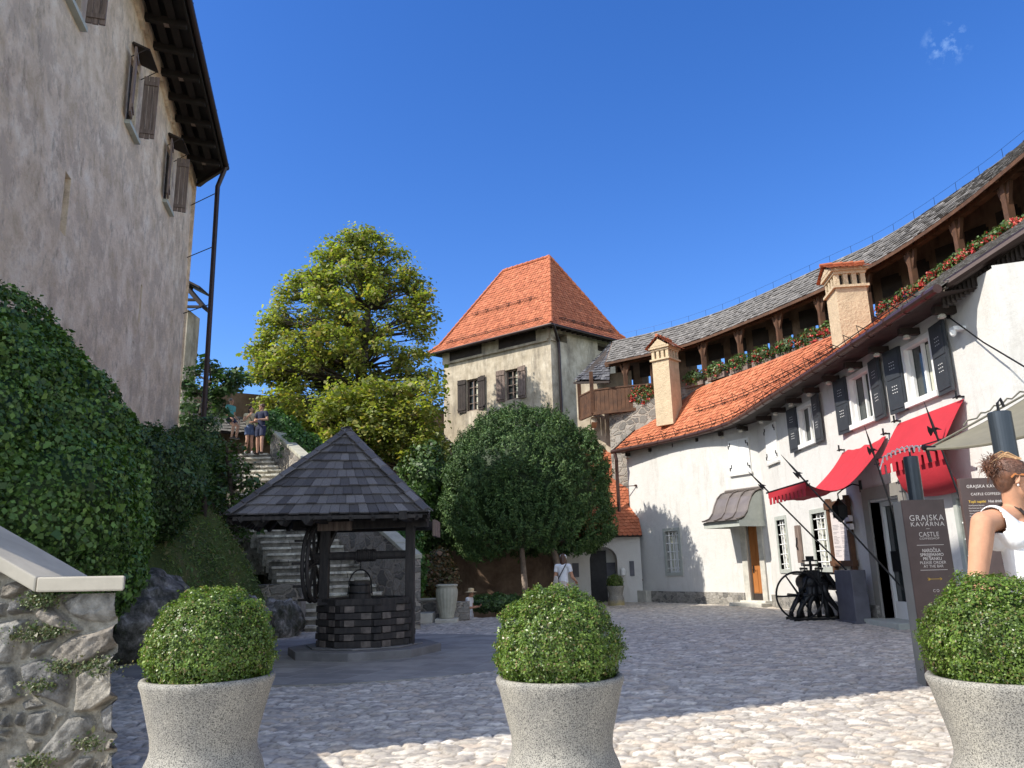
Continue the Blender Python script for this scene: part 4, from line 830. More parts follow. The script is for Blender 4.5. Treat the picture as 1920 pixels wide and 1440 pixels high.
# chimneys
def chimney(px, pyb, Y, wdt, dpt, zt, rot, big, z0, flat=False):
    b = aY(px, pyb, Y); R_ = Matrix.Rotation(rot, 3, 'Z'); m_ = MB(); c = V((b.x, Y+dpt/2, 0)); H_ = zt-z0
    def bb(w_, d_, za, zb, mb=None): (mb or m_).box((c.x, c.y, (za+zb)/2), (w_, d_, zb-za), rot=R_)
    bb(wdt, dpt, z0, zt-.75*big); bb(wdt+.14, dpt+.14, zt-.75*big+.001, zt-.68*big); nn = 4
    for i in range(nn):
        for sx in (-1, 1):
            o = R_@V(((-.5+(i)/(nn-1))*(wdt-.12), sx*(dpt/2-.06), 0)); m_.box((c.x+o.x, c.y+o.y, zt-.51*big), (.13, .12, .34*big), rot=R_)
            o = R_@V((sx*(wdt/2-.06), (-.5+(i)/(nn-1))*(dpt-.12), 0)); 
            if 0 < i < nn-1: m_.box((c.x+o.x, c.y+o.y, zt-.51*big), (.12, .13, .34*big), rot=R_)
    bb(wdt+.06, dpt+.06, zt-.34*big, zt-.26*big); bb(wdt+.18, dpt+.18, zt-.259*big, zt-.17*big)
    hx = wdt/2+.02; hy = dpt/2+.10; hgt = .30*big; R0_ = R_
    if flat: R_ = Matrix.Rotation(rot+pi/2, 3, 'Z'); hx = dpt/2+.04; hy = wdt/2+.10; hgt = .17
    P = [R_@V(p)+V((c.x, c.y, zt-.17*big)) for p in ((-hx, -hy, 0), (hx, -hy, 0), (0, -hy, hgt), (-hx, hy, 0), (hx, hy, 0), (0, hy, hgt))]; m_.add(P, [(0, 1, 2), (5, 4, 3), (0, 2, 5, 3), (1, 4, 5, 2), (0, 3, 4, 1)])
    ch = m_.build('chimney', M['chimney'], hr); t_ = MB()
    for sx in (-1, 1):
        e0 = R_@V((sx*(hx+.16), -hy-.08, -.06))+V((c.x, c.y, zt-.15*big)); e1 = R_@V((sx*(hx+.16), hy+.08, -.06))+V((c.x, c.y, zt-.15*big)); t0 = R_@V((0, -hy-.08, hgt+.07))+V((c.x, c.y, zt-.15*big)); t1 = R_@V((0, hy+.08, hgt+.07))+V((c.x, c.y, zt-.15*big))
        if sx < 0: tilepatch(t_, [e1, e0], [t1, t0], .17, .15, RED, 'round', lift=.03)
        else: tilepatch(t_, [e0, e1], [t0, t1], .17, .15, RED, 'round', lift=.03)
    ridgecaps(t_, t0, t1, .06, .25); t_.build('chimney_roof', M['terracotta'], ch, col=True); R_ = R0_
    k = MB(); bb(wdt*.7, dpt*.7, zt-.70*big, zt-.3*big, k); k.build('flue', M['darkwood'], ch); return ch
chimney(1256, 740, 29.9, .76, .80, aY(1250, 644, 30.2).z, -.72, 1.0, 6.8)
chimney(1608, 600, 20.3, .82, .95, aY(1600, 491, 20.3).z, -.12, 1.0, 6.2, True)
# right facet eave, verge and big gutter
m_ = MB(); va = V((7.75, 12.7, 6.30)); vb = V((11.6, 11.2, 7.6)); vb = aY(1930, 432, 12.1); va = aY(1775, 534, 13.0)
m_.tube([va, vb+(vb-va)*.6], .10, 10); m_.build('big_gutter', M['gutterdark'], house)
m_ = MB(); d_ = (vb-va); e_ = va+d_*1.6; bk = V((.4, 2.2, .9)); m_.plate([va+V((0, .1, .02)), e_+V((0, .1, .02)), e_+bk+V((0,0,-.6)), va+bk+V((0,0,-.6))], .06); m_.plate([va+V((0.1, .12, -.04)), e_+V((0, .12, -.04)), e_+V((.1, .8, -.45)), va+V((.3, .8, -.10))], .05)
for k in range(30): p = va.lerp(e_, k/30)+V((.1, .30, -.02)); m_.box((p.x, p.y, p.z-.16), (.10, .03, .30))
m_.box(aY(1866, 522, 12.6), (.13, .25, .12)); m_.build('verge_boards', M['darkwood'], house)
m_ = MB(); ra_ = V(FRt.p(13.9, .02, 5.86)); rb_ = aY(1925, 690, 11.2); m_.tube([ra_, ra_.lerp(rb_, .5)+V((0, 0, -.05)), rb_], .014, 5); m_.tube([ra_-V((0.02, 0, 0)), ra_+V((.05, 0, 0))], .04, 8); m_.build('cable', M['iron'], house)
# windows
def surround(F, h, m, wd=.12, o=.03, sill=True):
    a, b, c, d = h[:4]; k = MB()
    for q_ in ((a-wd, a, c-wd, d+wd), (b, b+wd, c-wd, d+wd), (a, b, d, d+wd), (a, b, c-wd, c)): F.box(k, q_[0], q_[1], -.38, o, q_[2], q_[3])
    return k
def grille(F, h, parent):
    a, b, c, d = h; k = MB()
    for i in range(3): s = a+(b-a)*(i+.8)/3.6; k.tube([F.p(s, -.05+.0, c), F.p(s, -.05, d)], .018, 5)
    for i in range(5): z = c+(d-c)*(i+.5)/5; k.tube([F.p(a, -.035, z), F.p(b, -.035, z)], .018, 5)
    k.build('grille', M['whitepaint'], parent)
for F, h in ((FLf, gwin), (FRt, g1), (FRt, g2), (FRt, gw3)):
    wi = surround(F, h, 0).build('window', M['greyframe'], house); a, b, c, d = h; k = MB()
    F.box(k, a, b, -.24, -.20, c, d); k.build('pane', M['glass'], wi); k = MB()
    for i in range(4): F.box(k, a+(b-a)*(.06+.24*i), a+(b-a)*(.06+.24*i+.17), -.198, -.192, c+.02, d-.1)
    k.build('curtain', M['curtain'], wi); k = MB()
    for q_ in ((a, a+.06, c, d), (b-.06, b, c, d), (a+.06, b-.06, c, c+.06), (a+.06, b-.06, d-.06, d), ((a+b)/2-.03, (a+b)/2+.03, c+.06, d-.06)): F.box(k, q_[0], q_[1], -.19, -.14, q_[2], q_[3])
    k.build('casement', M['whitepaint'], wi); grille(F, h, wi)
for i, h in enumerate((rwA, rwB, rwC)):
    a, b, c, d = h; k = MB()
    for q_ in ((a-.07, a+.03, c-.07, d+.06), (b-.03, b+.07, c-.07, d+.06), (a+.03, b-.03, d-.04, d+.06)): FRt.box(k, q_[0], q_[1], -.30, .035, q_[2], q_[3])
    FRt.box(k, a-.10, b+.10, -.3, .10, c-.12, c-.002)
    m2 = a+(b-a)*.45
    for q_ in ((m2-.035, m2+.035, c, d-.05), (a+.03, a+.10, c, d-.05), (b-.10, b-.03, c, d-.05)): FRt.box(k, q_[0], q_[1], -.12, -.06, q_[2], q_[3])
    wi = k.build('window', M['whitepaint'], house); k = MB(); FRt.box(k, a, b, -.18, -.13, c, d); k.build('pane', M['glass'], wi)
    if i == 0 or i == 2: k = MB(); FRt.box(k, m2-.4, m2-.06, -.128, -.12, c, d-.1); k.build('curtain', M['curtain'], wi)
    if i == 1: k = MB(); k.sph(FRt.p(m2-.25, -.2, c+.10), (.10, .16, .10), 10, 8); k.build('cushion', M['door'], wi)
    batten_shutter('shutter', FRt, b+.09, b+.09+.62, .02, c-.14, d+.1, M['blacksh'], house, hinge='a0', ang=.10, holes=True); batten_shutter('shutter', FRt, a-.09-.62, a-.09, .02, c-.14, d+.1, M['blacksh'], house, hinge='a1', ang=.10, holes=True)
# blind white loft shutters
for F, h in ((FLf, tr_(FLf, 1366, 828, 1410, 884)), (FRt, tr_(FRt, 1434, 795, 1462, 862))):
    a, b, c, d = h
    d = min(d, 5.75)
    for s0_, s1_ in ((a, (a+b)/2-.008), ((a+b)/2+.008, b)):
        k = MB(); F.box(k, s0_, s1_, -.02, .045, c, d); F.box(k, s0_+.08, s1_-.08, .04, .055, c+.1, (c+d)/2-.06); F.box(k, s0_+.08, s1_-.08, .04, .055, (c+d)/2+.06, d-.1); sh = k.build('loft_shutter', M['whitepaint'], house)
        e_ = s0_ if s0_ == a else s1_; sg = 1 if s0_ == a else -1; k = MB()
        for z in (c+.22, d-.18): k.tube([F.p(e_+sg*.02, .07, z-.10), F.p(e_+sg*.02, .07, z), F.p(e_+sg*.10, .07, z), F.p(e_+sg*.10, .07, z+.10)], .016, 5)
        k.build('hinge', M['iron'], sh)
    k = MB(); F.box(k, a-.05, b+.05, -.02, .08, c-.07, c-.002); k.build('sill', M['white'], house)
# entrance door with stone frame, step and curved hood
a, b, c, d = dor
k = MB()
for q_ in ((a-.24, a, .0, d+.0), (b, b+.20, .0, d+.0), (a-.24, b+.20, d, d+.16)): FLf.box(k, q_[0], q_[1], -.34, .07, q_[2], q_[3])
k.build('door_frame', M['lightstone'], house, bevel=.01)
k = MB(); FLf.box(k, a, b, -.16, -.10, .16, d)
for z0_, z1_ in ((.45, 1.2), (1.35, 2.1), (2.2, d-.12)):
    for u0, u1 in ((.12, .46), (.54, .88)): FLf.box(k, a+(b-a)*u0, a+(b-a)*u1, -.105, -.085, z0_, z1_)
dd_ = k.build('door', M['door'], house)
k = MB(); FLf.box(k, a+.02, b-.02, -.099, -.082, .17, .42); k.build('kick_plate', M['darkwood'], dd_); k = MB(); k.tube([FLf.p(a+.09, -.1, 1.2), FLf.p(a+.09, -.03, 1.2), FLf.p(a+.2, -.03, 1.2)], .014, 6); FLf.box(k, a+.06, a+.12, -.10, -.075, 1.08, 1.32); k.build('handle', M['iron'], dd_)
k = MB(); FLf.box(k, a-.55, b+.35, -.1, .55, -.05, .14); FLf.box(k, a-.35, b+.25, -.3, .25, .10, .20); k.build('doorstep', M['lightstone'], house, bevel=.03)
ca, cb = FLf.px(1365, 925)[0]-.05, LLf-.02
prof = [(.0, 3.80), (.12, 3.80), (.32, 3.74), (.52, 3.58), (.68, 3.32), (.80, 3.06), (.98, 2.88), (1.22, 2.80), (1.3, 2.79)]
k = MB(); n = len(prof); vs = [FLf.p(s, o, z) for s in (ca, cb) for o, z in prof]+[FLf.p(s, o, z-.04) for s in (ca, cb) for o, z in prof]
fs = [(i, i+1, n+i+1, n+i) for i in range(n-1)]+[(2*n+i+1, 2*n+i, 3*n+i, 3*n+i+1) for i in range(n-1)]; k.add(vs, fs)
for s in (ca+.02, ca+(cb-ca)*.36, ca+(cb-ca)*.68, cb-.02): k.tube([FLf.p(s, o, z+.03) for o, z in prof], .025, 6)
k.tube([FLf.p(ca-.04, .02, 3.86), FLf.p(cb, .02, 3.86)], .06, 6)
hood = k.build('hood', M['copper'], house); k = MB()
side = [(0.0, 3.76)]+[(o, z-.045) for o, z in prof[1:]]+[(1.22, 2.66), (0, 2.66)]
for s in (ca+.03, cb-.03): k.add([FLf.p(s, o, z) for o, z in side], [tuple(range(len(side)))])
FLf.box(k, ca, cb, 1.16, 1.22, 2.58, 2.78); FLf.box(k, ca, ca+.06, 0, 1.16, 2.58, 2.78); FLf.box(k, cb-.06, cb, 0, 1.16, 2.58, 2.78); FLf.box(k, ca+.06, cb-.06, 0, 1.15, 2.66, 2.7)
k.build('hood_frame', M['greyframe'], hood)
# cafe doorway
a, b, c, d = dr2
k = MB()
for q_ in ((a-.28, a, 0, d+.05), (b, b+.30, 0, d+.05)): FRt.box(k, q_[0], q_[1], -.36, .05, q_[2], q_[3])
FRt.box(k, a-.28, b+.30, -.36, .05, d+.05, d+.33); k.build('door_surround', M['signgrey'], house)
k = MB()
for q_ in ((a, a+.09, .12, d), (b-.09, b, .12, d), (a+.09, b-.09, d-.1, d), ((a+b)/2-.05, (a+b)/2+.05, .12, d-.1)): FRt.box(k, q_[0], q_[1], -.3, -.22, q_[2], q_[3])
FRt.box(k, a+.09, b-.09, -.3, -.23, .12, .5); gd = k.build('glass_door', M['whitepaint'], house)
k = MB(); FRt.box(k, a, b, -.36, -.31, .1, d); k.build('pane', M['glass'], gd); k = MB(); FRt.box(k, b-.75, b-.25, -.22, -.2, 1.15, 1.6); k.build('notice', M['iron'], gd)
k = MB(); FRt.box(k, a-.1, b+.2, -.3, .45, -.05, .13); k.build('threshold', M['greyframe'], house, bevel=.02)
#%%PART4
# ------------------------------------------------------------------ awnings
def cloth(mb, rows, th=.012):
    n = len(rows[0]); vs = [p for r in rows for p in r]; b = len(vs)
    vs2 = [V(p)+V((0, 0, -th)) for p in vs]; fs = []
    for i in range(len(rows)-1):
        for k in range(n-1): f = (i*n+k, i*n+k+1, (i+1)*n+k+1, (i+1)*n+k); fs.append(f); fs.append(tuple(x+b for x in f[::-1]))
    mb.add(vs+vs2, fs)
def valance(mb, a, b, h, n=9):
    a = V(a); b = V(b); w_ = (b-a)/n
    for i in range(n):
        p = a+w_*i; dn_ = V((0, 0, -h))
        pts = [p, p+w_, p+w_+dn_*.45, p+w_*.8+dn_*.5, p+w_*.78+dn_, p+w_*.22+dn_, p+w_*.2+dn_*.5, p+dn_*.45]; o = V((-.012, 0, 0)); k = len(pts)
        mb.add(pts+[q+o for q in pts], [tuple(range(k)), tuple(range(k, 2*k))[::-1]]+[(j, (j+1) % k, k+(j+1) % k, k+j) for j in range(k)])
def bracket(mb, p): p = V(p); mb.tube([p, p+V((-.16, 0, 0))], .02, 6); mb.tube([p+V((-.14, 0, -.04)), p+V((-.14, 0, .12))], .02, 6); mb.tube([p+V((-.14, -.12, 0)), p+V((-.14, .12, 0))], .014, 5)
aw = thing('awning', 'swagged red canvas awning on slanting halberd poles above the menu board', 'awning', (8.25, 18, 4), 'red awnings on the white house')
k = MB(); rows = []
for i in range(15):
    t = i/14; x = 8.26+(6.3-8.26)*t; wv = .018*sin(i*1.1); z = 4.08+(3.1-4.08)*t-.62*4*t*(1-t)*(.75+.25*t); ww = .28*sin(t*pi)
    rows.append([V((x, 16.9-.15*t+(19.25-16.9+.15*t)*u, z-.05*sin(u*pi)+.016*sin(u*17+i*.5)+.01*sin(u*31-i))) for u in np.linspace(0, 1, 33)])
cloth(k, rows); k.build('canvas', M['red'], aw, smooth=True); k = MB(); valance(k, (6.3, 19.25, 3.1), (6.3, 16.75, 3.1), .30, 10); k.build('valance', M['red'], aw)
k = MB(); k.tube([(6.3, 16.6, 3.11), (6.3, 19.4, 3.11)], .022, 6)
for y in (16.8, 19.2): bracket(k, (8.3, y, 4.12))
k.build('rail', M['iron'], aw)
aw = thing('awning', 'red canvas awning hanging in a steep loop behind the shade sail tip', 'awning', (8.25, 15, 4), 'red awnings on the white house')
k = MB(); rows = []
path = [(8.26, 4.25), (8.14, 4.08), (8.0, 3.86), (7.88, 3.66), (7.78, 3.50)]
for x, z in path: rows.append([V((x, 13.8+2.5*u, z-.03*sin(u*pi*3)*(x < 8.2))) for u in np.linspace(0, 1, 9)])
cloth(k, rows)
rows = []
for x, z in ((7.80, 3.48), (7.82, 3.1), (7.90, 2.86), (8.02, 2.70), (8.2, 2.66)): rows.append([V((x, 13.9+1.9*u, z-.05*sin(u*pi))) for u in np.linspace(0, 1, 9)])
cloth(k, rows); k.build('canvas', M['red'], aw, smooth=True); k = MB(); valance(k, (7.75, 16.3, 3.5), (7.75, 13.8, 3.5), .34, 10); k.build('valance', M['red'], aw)
k = MB(); k.tube([(7.77, 13.6, 3.51), (7.77, 16.45, 3.51)], .022, 6)
for y in (13.85, 16.25): bracket(k, (8.3, y, 4.3))
k.build('rail', M['iron'], aw)
def halberd(a, b, label):
    a = V(a); b = V(b); d = (b-a).normalized(); t = thing('halberd', label, 'halberd', a, 'halberds propping the awnings'); k = MB(); k.tube([a, b], .019, 6); k.build('shaft', M['iron'], t)
    k = MB(); k.tube([b, b+d*.25, b+d*.62], [.028, .022, .003], 6); s = V((0, 1, 0)); s = (s-d*s.dot(d)).normalized(); c = b+d*.08
    bl = [c-d*.05, c+s*.07-d*.03, c+s*.18-d*.09, c+s*.21+d*.0, c+s*.18+d*.10, c+s*.08+d*.03, c+d*.05]; k.plate(bl[::-1], .016)
    sp = [c+d*.035, c-s*.08+d*.025, c-s*.22-d*.05, c-s*.08-d*.02, c-d*.035]; k.plate(sp, .016); k.tube([b-d*.25, b-d*.22+s*.12], .012, 5); k.tube([b-d*.25, b-d*.22-s*.12], .012, 5); k.build('blade', M['iron'], t)
    k = MB(); k.tube([a-d*.02, a+d*.06], .03, 6); k.tube([a, V((8.28, a.y, a.z+.05))], .015, 5); k.build('socket', M['iron'], t)
halberd((8.15, 18.9, .85), (6.22, 19.25, 3.22), 'black halberd slanting up to the far corner of the swagged awning beside the door hood')
halberd((8.2, 16.3, .42), (6.22, 16.75, 3.22), 'long black halberd slanting across the menu board up to the swagged awning')
halberd((8.2, 16.35, .9), (7.65, 16.3, 3.62), 'black halberd whose head shows against the right end of the far red awning')
halberd((8.2, 13.75, .9), (7.65, 13.8, 3.62), 'black halberd whose head shows against the nearer red awning')
# lantern
lt = thing('wall_lantern', 'black iron lantern hanging from a wall arm beside the cafe door', 'lantern', (8.2, 18.7, 2.7)); k = MB(); c = V((7.72, 18.55, 2.62))
k.tube([(8.3, 18.55, 3.15), (8.1, 18.55, 3.2), (7.85, 18.55, 3.08), (7.72, 18.55, 2.98), c+V((0, 0, .22))], .018, 6); k.tube([(8.3, 18.55, 3.0), (8.3, 18.55, 3.28)], .05, 8); k.build('arm', M['iron'], lt)
k = MB(); k.lathe([(.03, .24), (.05, .2), (.17, .08), (.17, .06)], c, 6, capb=True); k.lathe([(.15, -.20), (.16, .06)], c, 6); k.lathe([(.02, -.32), (.12, -.22), (.15, -.2)], c, 6)
for q_ in range(6): a = q_*pi/3; k.tube([c+V((.16*cos(a), .16*sin(a), -.2)), c+V((.17*cos(a), .17*sin(a), .07))], .014, 4)
k.build('cage', M['iron'], lt)
# camera
sc_ = thing('security_camera', 'small white dome security camera right of the nearest upper window', 'camera', (8.1, 13.5, 5.4)); k = MB(); FRt.box(k, 13.45, 13.6, 0, .22, 5.47, 5.54); k.build('bracket', M['whitepaint'], sc_); k = MB(); k.lathe([(.01, -.08), (.04, -.06), (.055, -.01), (.06, .04), (.02, .055)], (8.1, 13.53, 5.44), 12); k.build('dome', M['whitepaint'], sc_)
# text helper
def text(s, p, h, right, up, m, parent, name='lettering', sx=1.0, sp=1.0, align='CENTER', ext=.0015, bold=0):
    cu = bpy.data.curves.new('t', 'FONT'); cu.body = s; cu.size = 1; cu.align_x = align; cu.extrude = 0; cu.space_character = sp; cu.offset = bold; o = bpy.data.objects.new('t', cu); S.collection.objects.link(o)
    bpy.context.view_layer.update(); me = bpy.data.meshes.new_from_object(o.evaluated_get(bpy.context.evaluated_depsgraph_get())); bpy.data.objects.remove(o)
    r = V(right).normalized(); u = V(up).normalized(); n = r.cross(u); Mt = Matrix((r*h*1.38*sx, u*h*1.38, n)).transposed().to_4x4(); Mt.translation = V(p)+n*.004; me.transform(Mt); return link(name, me, m, parent)
RX = V((1, 0, 0)); UZ = V((0, 0, 1))
# sign totem
Yt = 9.35; t0 = aY(1742, 1290, Yt); ttl = aY(1687, 938, Yt); ttr = aY(1766, 932, Yt); tw_ = ttr.x-ttl.x; xt0 = (t0.x+ttl.x)/2-.0
tot = thing('sign_totem', 'tall brown free-standing totem sign of the castle coffee shop', 'sign', (xt0+.26, Yt+.1, 0)); k = MB(); k.box((xt0+tw_/2, Yt+.012, ttl.z/2), (tw_, .02, ttl.z)); k.build('front_panel', M['sign'], tot, bevel=.003); k = MB(); k.box((xt0+tw_/2, Yt+.125, ttl.z/2-.01), (tw_-.004, .2, ttl.z)); k.build('casing', M['signgrey'], tot, bevel=.004)
cx_ = xt0+tw_*.53
def ty(y, x=1735): return aY(x, y, Yt).z
for s, y0, y1, w_, m_, sp in (('GRAJSKA', 964.5, 976, .80, 'text', 1.15), ('KAVARNA', 978, 986.5, .78, 'text', 1.2), ('—', 991, 996, .1, 'text', 1), ('CASTLE', 997, 1006, .46, 'text', 1.1), ('COFFEESHOP', 1007.7, 1011.7, .46, 'text', 1.1), ('NAROČILA', 1028.5, 1035.5, .42, 'text', 1), ('SPREJEMAMO', 1037, 1043, .54, 'text', 1), ('PRI ŠANKU', 1044.5, 1050.5, .43, 'text', 1), ('PLEASE ORDER', 1052, 1057.5, .60, 'text', 1), ('AT THE BAR', 1059, 1064.5, .46, 'text', 1)):
    h = (ty(y0)-ty(y1))*.97
    if s == '—': k = MB(); k.box((cx_, Yt-.001, ty(991.5)), (.04, .006, .004)); k.build('rule', M['text'], tot); continue
    o = text(s, (cx_, Yt, ty(y1)), h, RX, UZ, M[m_], tot, sp=sp, bold=.012 if y0 > 1020 and y0 < 1050 else 0)
    ws = max(v.co.x for v in o.data.vertices)-min(v.co.x for v in o.data.vertices); f = w_*tw_/ws; mc = cx_-OFF[tot].x
    for v in o.data.vertices: v.co.x = mc+(v.co.x-mc)*f
for y in (1022, 1069): k = MB(); k.box((cx_, Yt-.001, ty(y)), (tw_*.62, .006, .005)); k.build('rule', M['text'], tot)
k = MB(); z = ty(1086); k.box((cx_, Yt-.001, z), (.15, .006, .004)); 
for s in (-1, 1): k.tube([(cx_+.075-.02, Yt-.002, z+s*.014), (cx_+.078, Yt-.002, z)], .0025, 4); k.tube([(cx_-.075, Yt-.002, z+s*.014), (cx_-.058, Yt-.002, z)], .0025, 4); k.tube([(cx_-.088, Yt-.002, z+s*.014), (cx_-.071, Yt-.002, z)], .0025, 4)
k.build('arrow', M['yellow'], tot); z = ty(1108); k = MB(); k.tube([(cx_-.03+.014*cos(a), Yt-.002, z+.014*sin(a)) for a in np.linspace(.6, 5.6, 12)], .0025, 4); k.tube([(cx_+.01+.014*cos(a), Yt-.002, z+.014*sin(a)) for a in np.linspace(0, 6.28, 12)], .0025, 4); k.build('emblem', M['text'], tot)
# second sign panel
Y2 = 7.6; p0 = aY(1798, 897, Y2); x20 = p0.x; s2_ = thing('menu_sign', 'grey-brown coffee shop menu sign standing behind the woman in the white top', 'sign', (x20+.45, Y2, 0)); k = MB(); k.box((x20+.5, Y2+.03, p0.z/2+.05), (1.0, .04, p0.z-.1)); k.build('panel', M['sign'], s2_, bevel=.004)
k = MB(); k.box((x20+.1, Y2+.09, .5), (.05, .05, 1)); k.box((x20+.9, Y2+.09, .5), (.05, .05, 1)); k.build('stand', M['iron'], s2_)
def y2(x, y): return aY(x, y, Y2)
for s, x, y, h, m_ in (('GRAJSKA KAVARNA', 1812, 915, .042, 'text'), ('CASTLE COFFEESHOP', 1820, 929, .034, 'text'), ('Topli napitki', 1816, 943, .034, 'yellow'), ('Kava Espresso Espresso', 1816, 949, .016, 'text'), ('Kava Americano Americano', 1816, 954, .016, 'text'), ('Kava Macchiato Macchiato', 1817, 959, .016, 'text'), ('Kava z mlekom Coffee with milk', 1818, 964, .016, 'text'), ('Kava Cappuccino Cappuccino', 1818, 969, .016, 'text'), ('Vroča čokolada Hot chocolate', 1819, 974, .016, 'text'), ('Čaj Tea', 1819, 979, .016, 'text')):
    o = text(s, y2(x, y), h*.72, RX, UZ, M[m_], s2_, align='LEFT', sp=1.1 if h > .033 and m_ == 'text' else 1, bold=.01)
text('Hot drinks', y2(1853, 942), .034*.72, RX, UZ, M['text'], s2_, align='LEFT', bold=.02)
# menu board on the wall
mbd = thing('menu_board', 'brown timber frame holding a tall cream menu beside the cafe door', 'notice board', (8.1, 19.85, 1.2)); k = MB()
for s in (19.28, 20.42): FRt.box(k, s-.055, s+.055, .03, .15, 1.12, 3.0)
FRt.box(k, 19.15, 20.55, .04, .17, 2.72, 2.90); FRt.box(k, 19.15, 20.55, .04, .17, 1.28, 1.42); fr = k.build('frame', M['wood'], mbd)
k = MB(); FRt.box(k, 19.335, 20.365, .05, .09, 1.42, 2.72); pp = k.build('poster', M['paper'], mbd)
UP = UZ; RT = V((0, -1, 0))
def mp(s, z): return V((8.205, s, z))
for s, c_ in ((20.12, 'Slovenski'), (19.55, 'English')):
    for j, t_ in enumerate((c_, 'menu')): text(t_, mp(s, 2.58-.10*j), .05, RT, UP, M['textdark'], mbd)
k = MB()
for z in (2.62, 2.55, 2.48, 2.41): FRt.box(k, 19.79, 19.89, .092, .096, z-.025, z+.025)
k.build('emblem', M['textdark'], mbd)
k = MB(); z = 2.3
while z > 1.5:
    for s in (20.3, 19.82): 
        if int(z*100) % 5: FRt.box(k, s-random.uniform(.2, .42), s, .092, .094, z, z+.006)
    z -= .035
k.build('menu_lines', M['textdark'], mbd)
for z in (2.42, 2.22): k = MB(); FRt.box(k, 19.0, 19.2, .1, .2, z-.07, z+.07); k.build('small_plate', M['paper'], mbd)
pk = thing('wooden_wall_ornament', 'narrow weathered plank with iron fitting hung between two grilled windows', 'ornament', (8.2, 22.95, 1.4)); k = MB(); FRt.box(k, 22.80, 23.10, .02, .09, 1.38, 2.45); k.build('plank', M['greywood'], pk); k = MB(); k.tube([FRt.p(22.95, .1, 1.75), FRt.p(22.95, .14, 1.85), FRt.p(22.95, .1, 2.1)], .02, 6); k.build('fitting', M['iron'], pk)
sl_ = thing('standing_block', 'dark bluish grey upright block between the printing press and the cafe door', 'panel', (7.7, 18.9, 0)); k = MB(); k.box((7.85, 18.75, .60), (.35, .95, 1.2)); k.build('block', M['slab'], sl_, bevel=.02); k = MB(); k.box((7.85, 18.75, .03), (.5, 1.1, .06)); k.build('base', M['slab'], sl_, bevel=.01)
# ------------------------------------------------------------------ old printing press
pc = aZ(1545, 1160, 0); px_, py_ = 7.30, 19.75; prs = thing('printing_press', 'old black cast-iron printing press with big spoked flywheel', 'printing press', (px_, py_, 0))
def pp_(x, y, z): return V((px_+x, py_+y, z))
k = MB()
for y in (-.28, .28): k.beam(pp_(-.62, y, .05), pp_(.62, y, .05), .10, .09)
k.beam(pp_(-.55, -.28, .05), pp_(-.55, .28, .05), .08, .07); k.beam(pp_(.55, -.28, .05), pp_(.55, .28, .05), .08, .07); k.build('base', M['iron'], prs, bevel=.01)
for y in (-.26, .26):
    k = MB()
    for x0, x1, xm in ((-.50, -.16, -.44), (-.22, -.08, -.25), (.20, .10, .24), (.52, .20, .44)): k.tube([pp_(x0, y, .08), pp_(x0+(xm-x0)*.3, y, .24), pp_(xm*.8, y, .44), pp_(x1, y, .64), pp_(x1*.9, y, .90)], [.07, .05, .065, .10, .12], 8)
    k.tube([pp_(-.3, y, .62), pp_(0, y, .70), pp_(.3, y, .62)], .05, 8); k.build('side_frame', M['iron'], prs, smooth=True)
k = MB(); k.cap(pp_(-.12, -.2, .92), .20, pp_(-.12, .2, .92), .20, 14); k.box(pp_(.02, 0, 1.0), (.28, .44, .42)); k.cap(pp_(.10, 0, .95), .16, pp_(.24, 0, .86), .19, 12); k.build('bed', M['iron'], prs, bevel=0)
k = MB(); k.box(pp_(.42, 0, .93), (.10, .56, .46), rot=Matrix.Rotation(-.55, 3, 'Y')); k.box(pp_(.50, 0, .78), (.34, .5, .06), rot=Matrix.Rotation(.25, 3, 'Y')); k.build('platen', M['iron'], prs, bevel=.02)
k = MB(); k.plate([pp_(-.36, -.26, 1.12), pp_(-.10, -.26, 1.14), pp_(-.10, .26, 1.14), pp_(-.36, .26, 1.12)], .035); k.plate([pp_(.12, -.28, 1.16), pp_(.62, -.28, 1.10), pp_(.62, .28, 1.10), pp_(.12, .28, 1.16)], .03); k.build('feed_board', M['iron'], prs)
k = MB(); k.lathe([(.02, 0), (.19, .0), (.19, .03), (.02, .05)], pp_(.02, 0, 1.42), 20); k.tube([pp_(.02, 0, 1.15), pp_(.02, 0, 1.43)], .03, 6); k.build('ink_disc', M['iron'], prs)
k = MB()
for x, z in ((-.16, 1.25), (-.06, 1.33), (.14, 1.33), (.22, 1.24)): k.tube([pp_(x, -.22, z), pp_(x, .22, z)], .028, 8); k.tube([pp_(x, -.22, z), pp_(x*.6, -.22, 1.0)], .016, 5); k.tube([pp_(x, .22, z), pp_(x*.6, .22, 1.0)], .016, 5)
k.box(pp_(.02, 0, 1.50), (.16, .12, .10)); k.build('ink_rollers', M['iron'], prs)
wc = pp_(-.46, -.36, .62); k = MB(); Rw = .56; k.tube([wc+V((Rw*cos(a), 0, Rw*sin(a))) for a in np.linspace(0, 2*pi, 41)], .024, 8, cap=False)
k.tube([wc+V((0, -.06, 0)), wc+V((0, .8, 0))], .035, 8); k.tube([wc+V((0, -.06, 0)), wc+V((0, .05, 0))], .07, 10)
for i in range(6): a = i*pi/3+.02; k.tube([wc, wc+V((Rw*cos(a), 0, Rw*sin(a)))], [.028, .018], 6)
k.tube([wc+V((Rw*.75*cos(4.1), 0, Rw*.75*sin(4.1))), wc+V((Rw*.75*cos(4.1), -.16, Rw*.75*sin(4.1)))], .02, 6); k.build('flywheel', M['iron'], prs, smooth=True)
k = MB(); k.tube([pp_(.46, -.3, .7), pp_(.55, -.3, .4), pp_(.46, -.3, .14)], .022, 6); k.beam(pp_(.36, -.36, .12), pp_(.58, -.24, .10), .12, .03); k.build('treadle', M['iron'], prs)
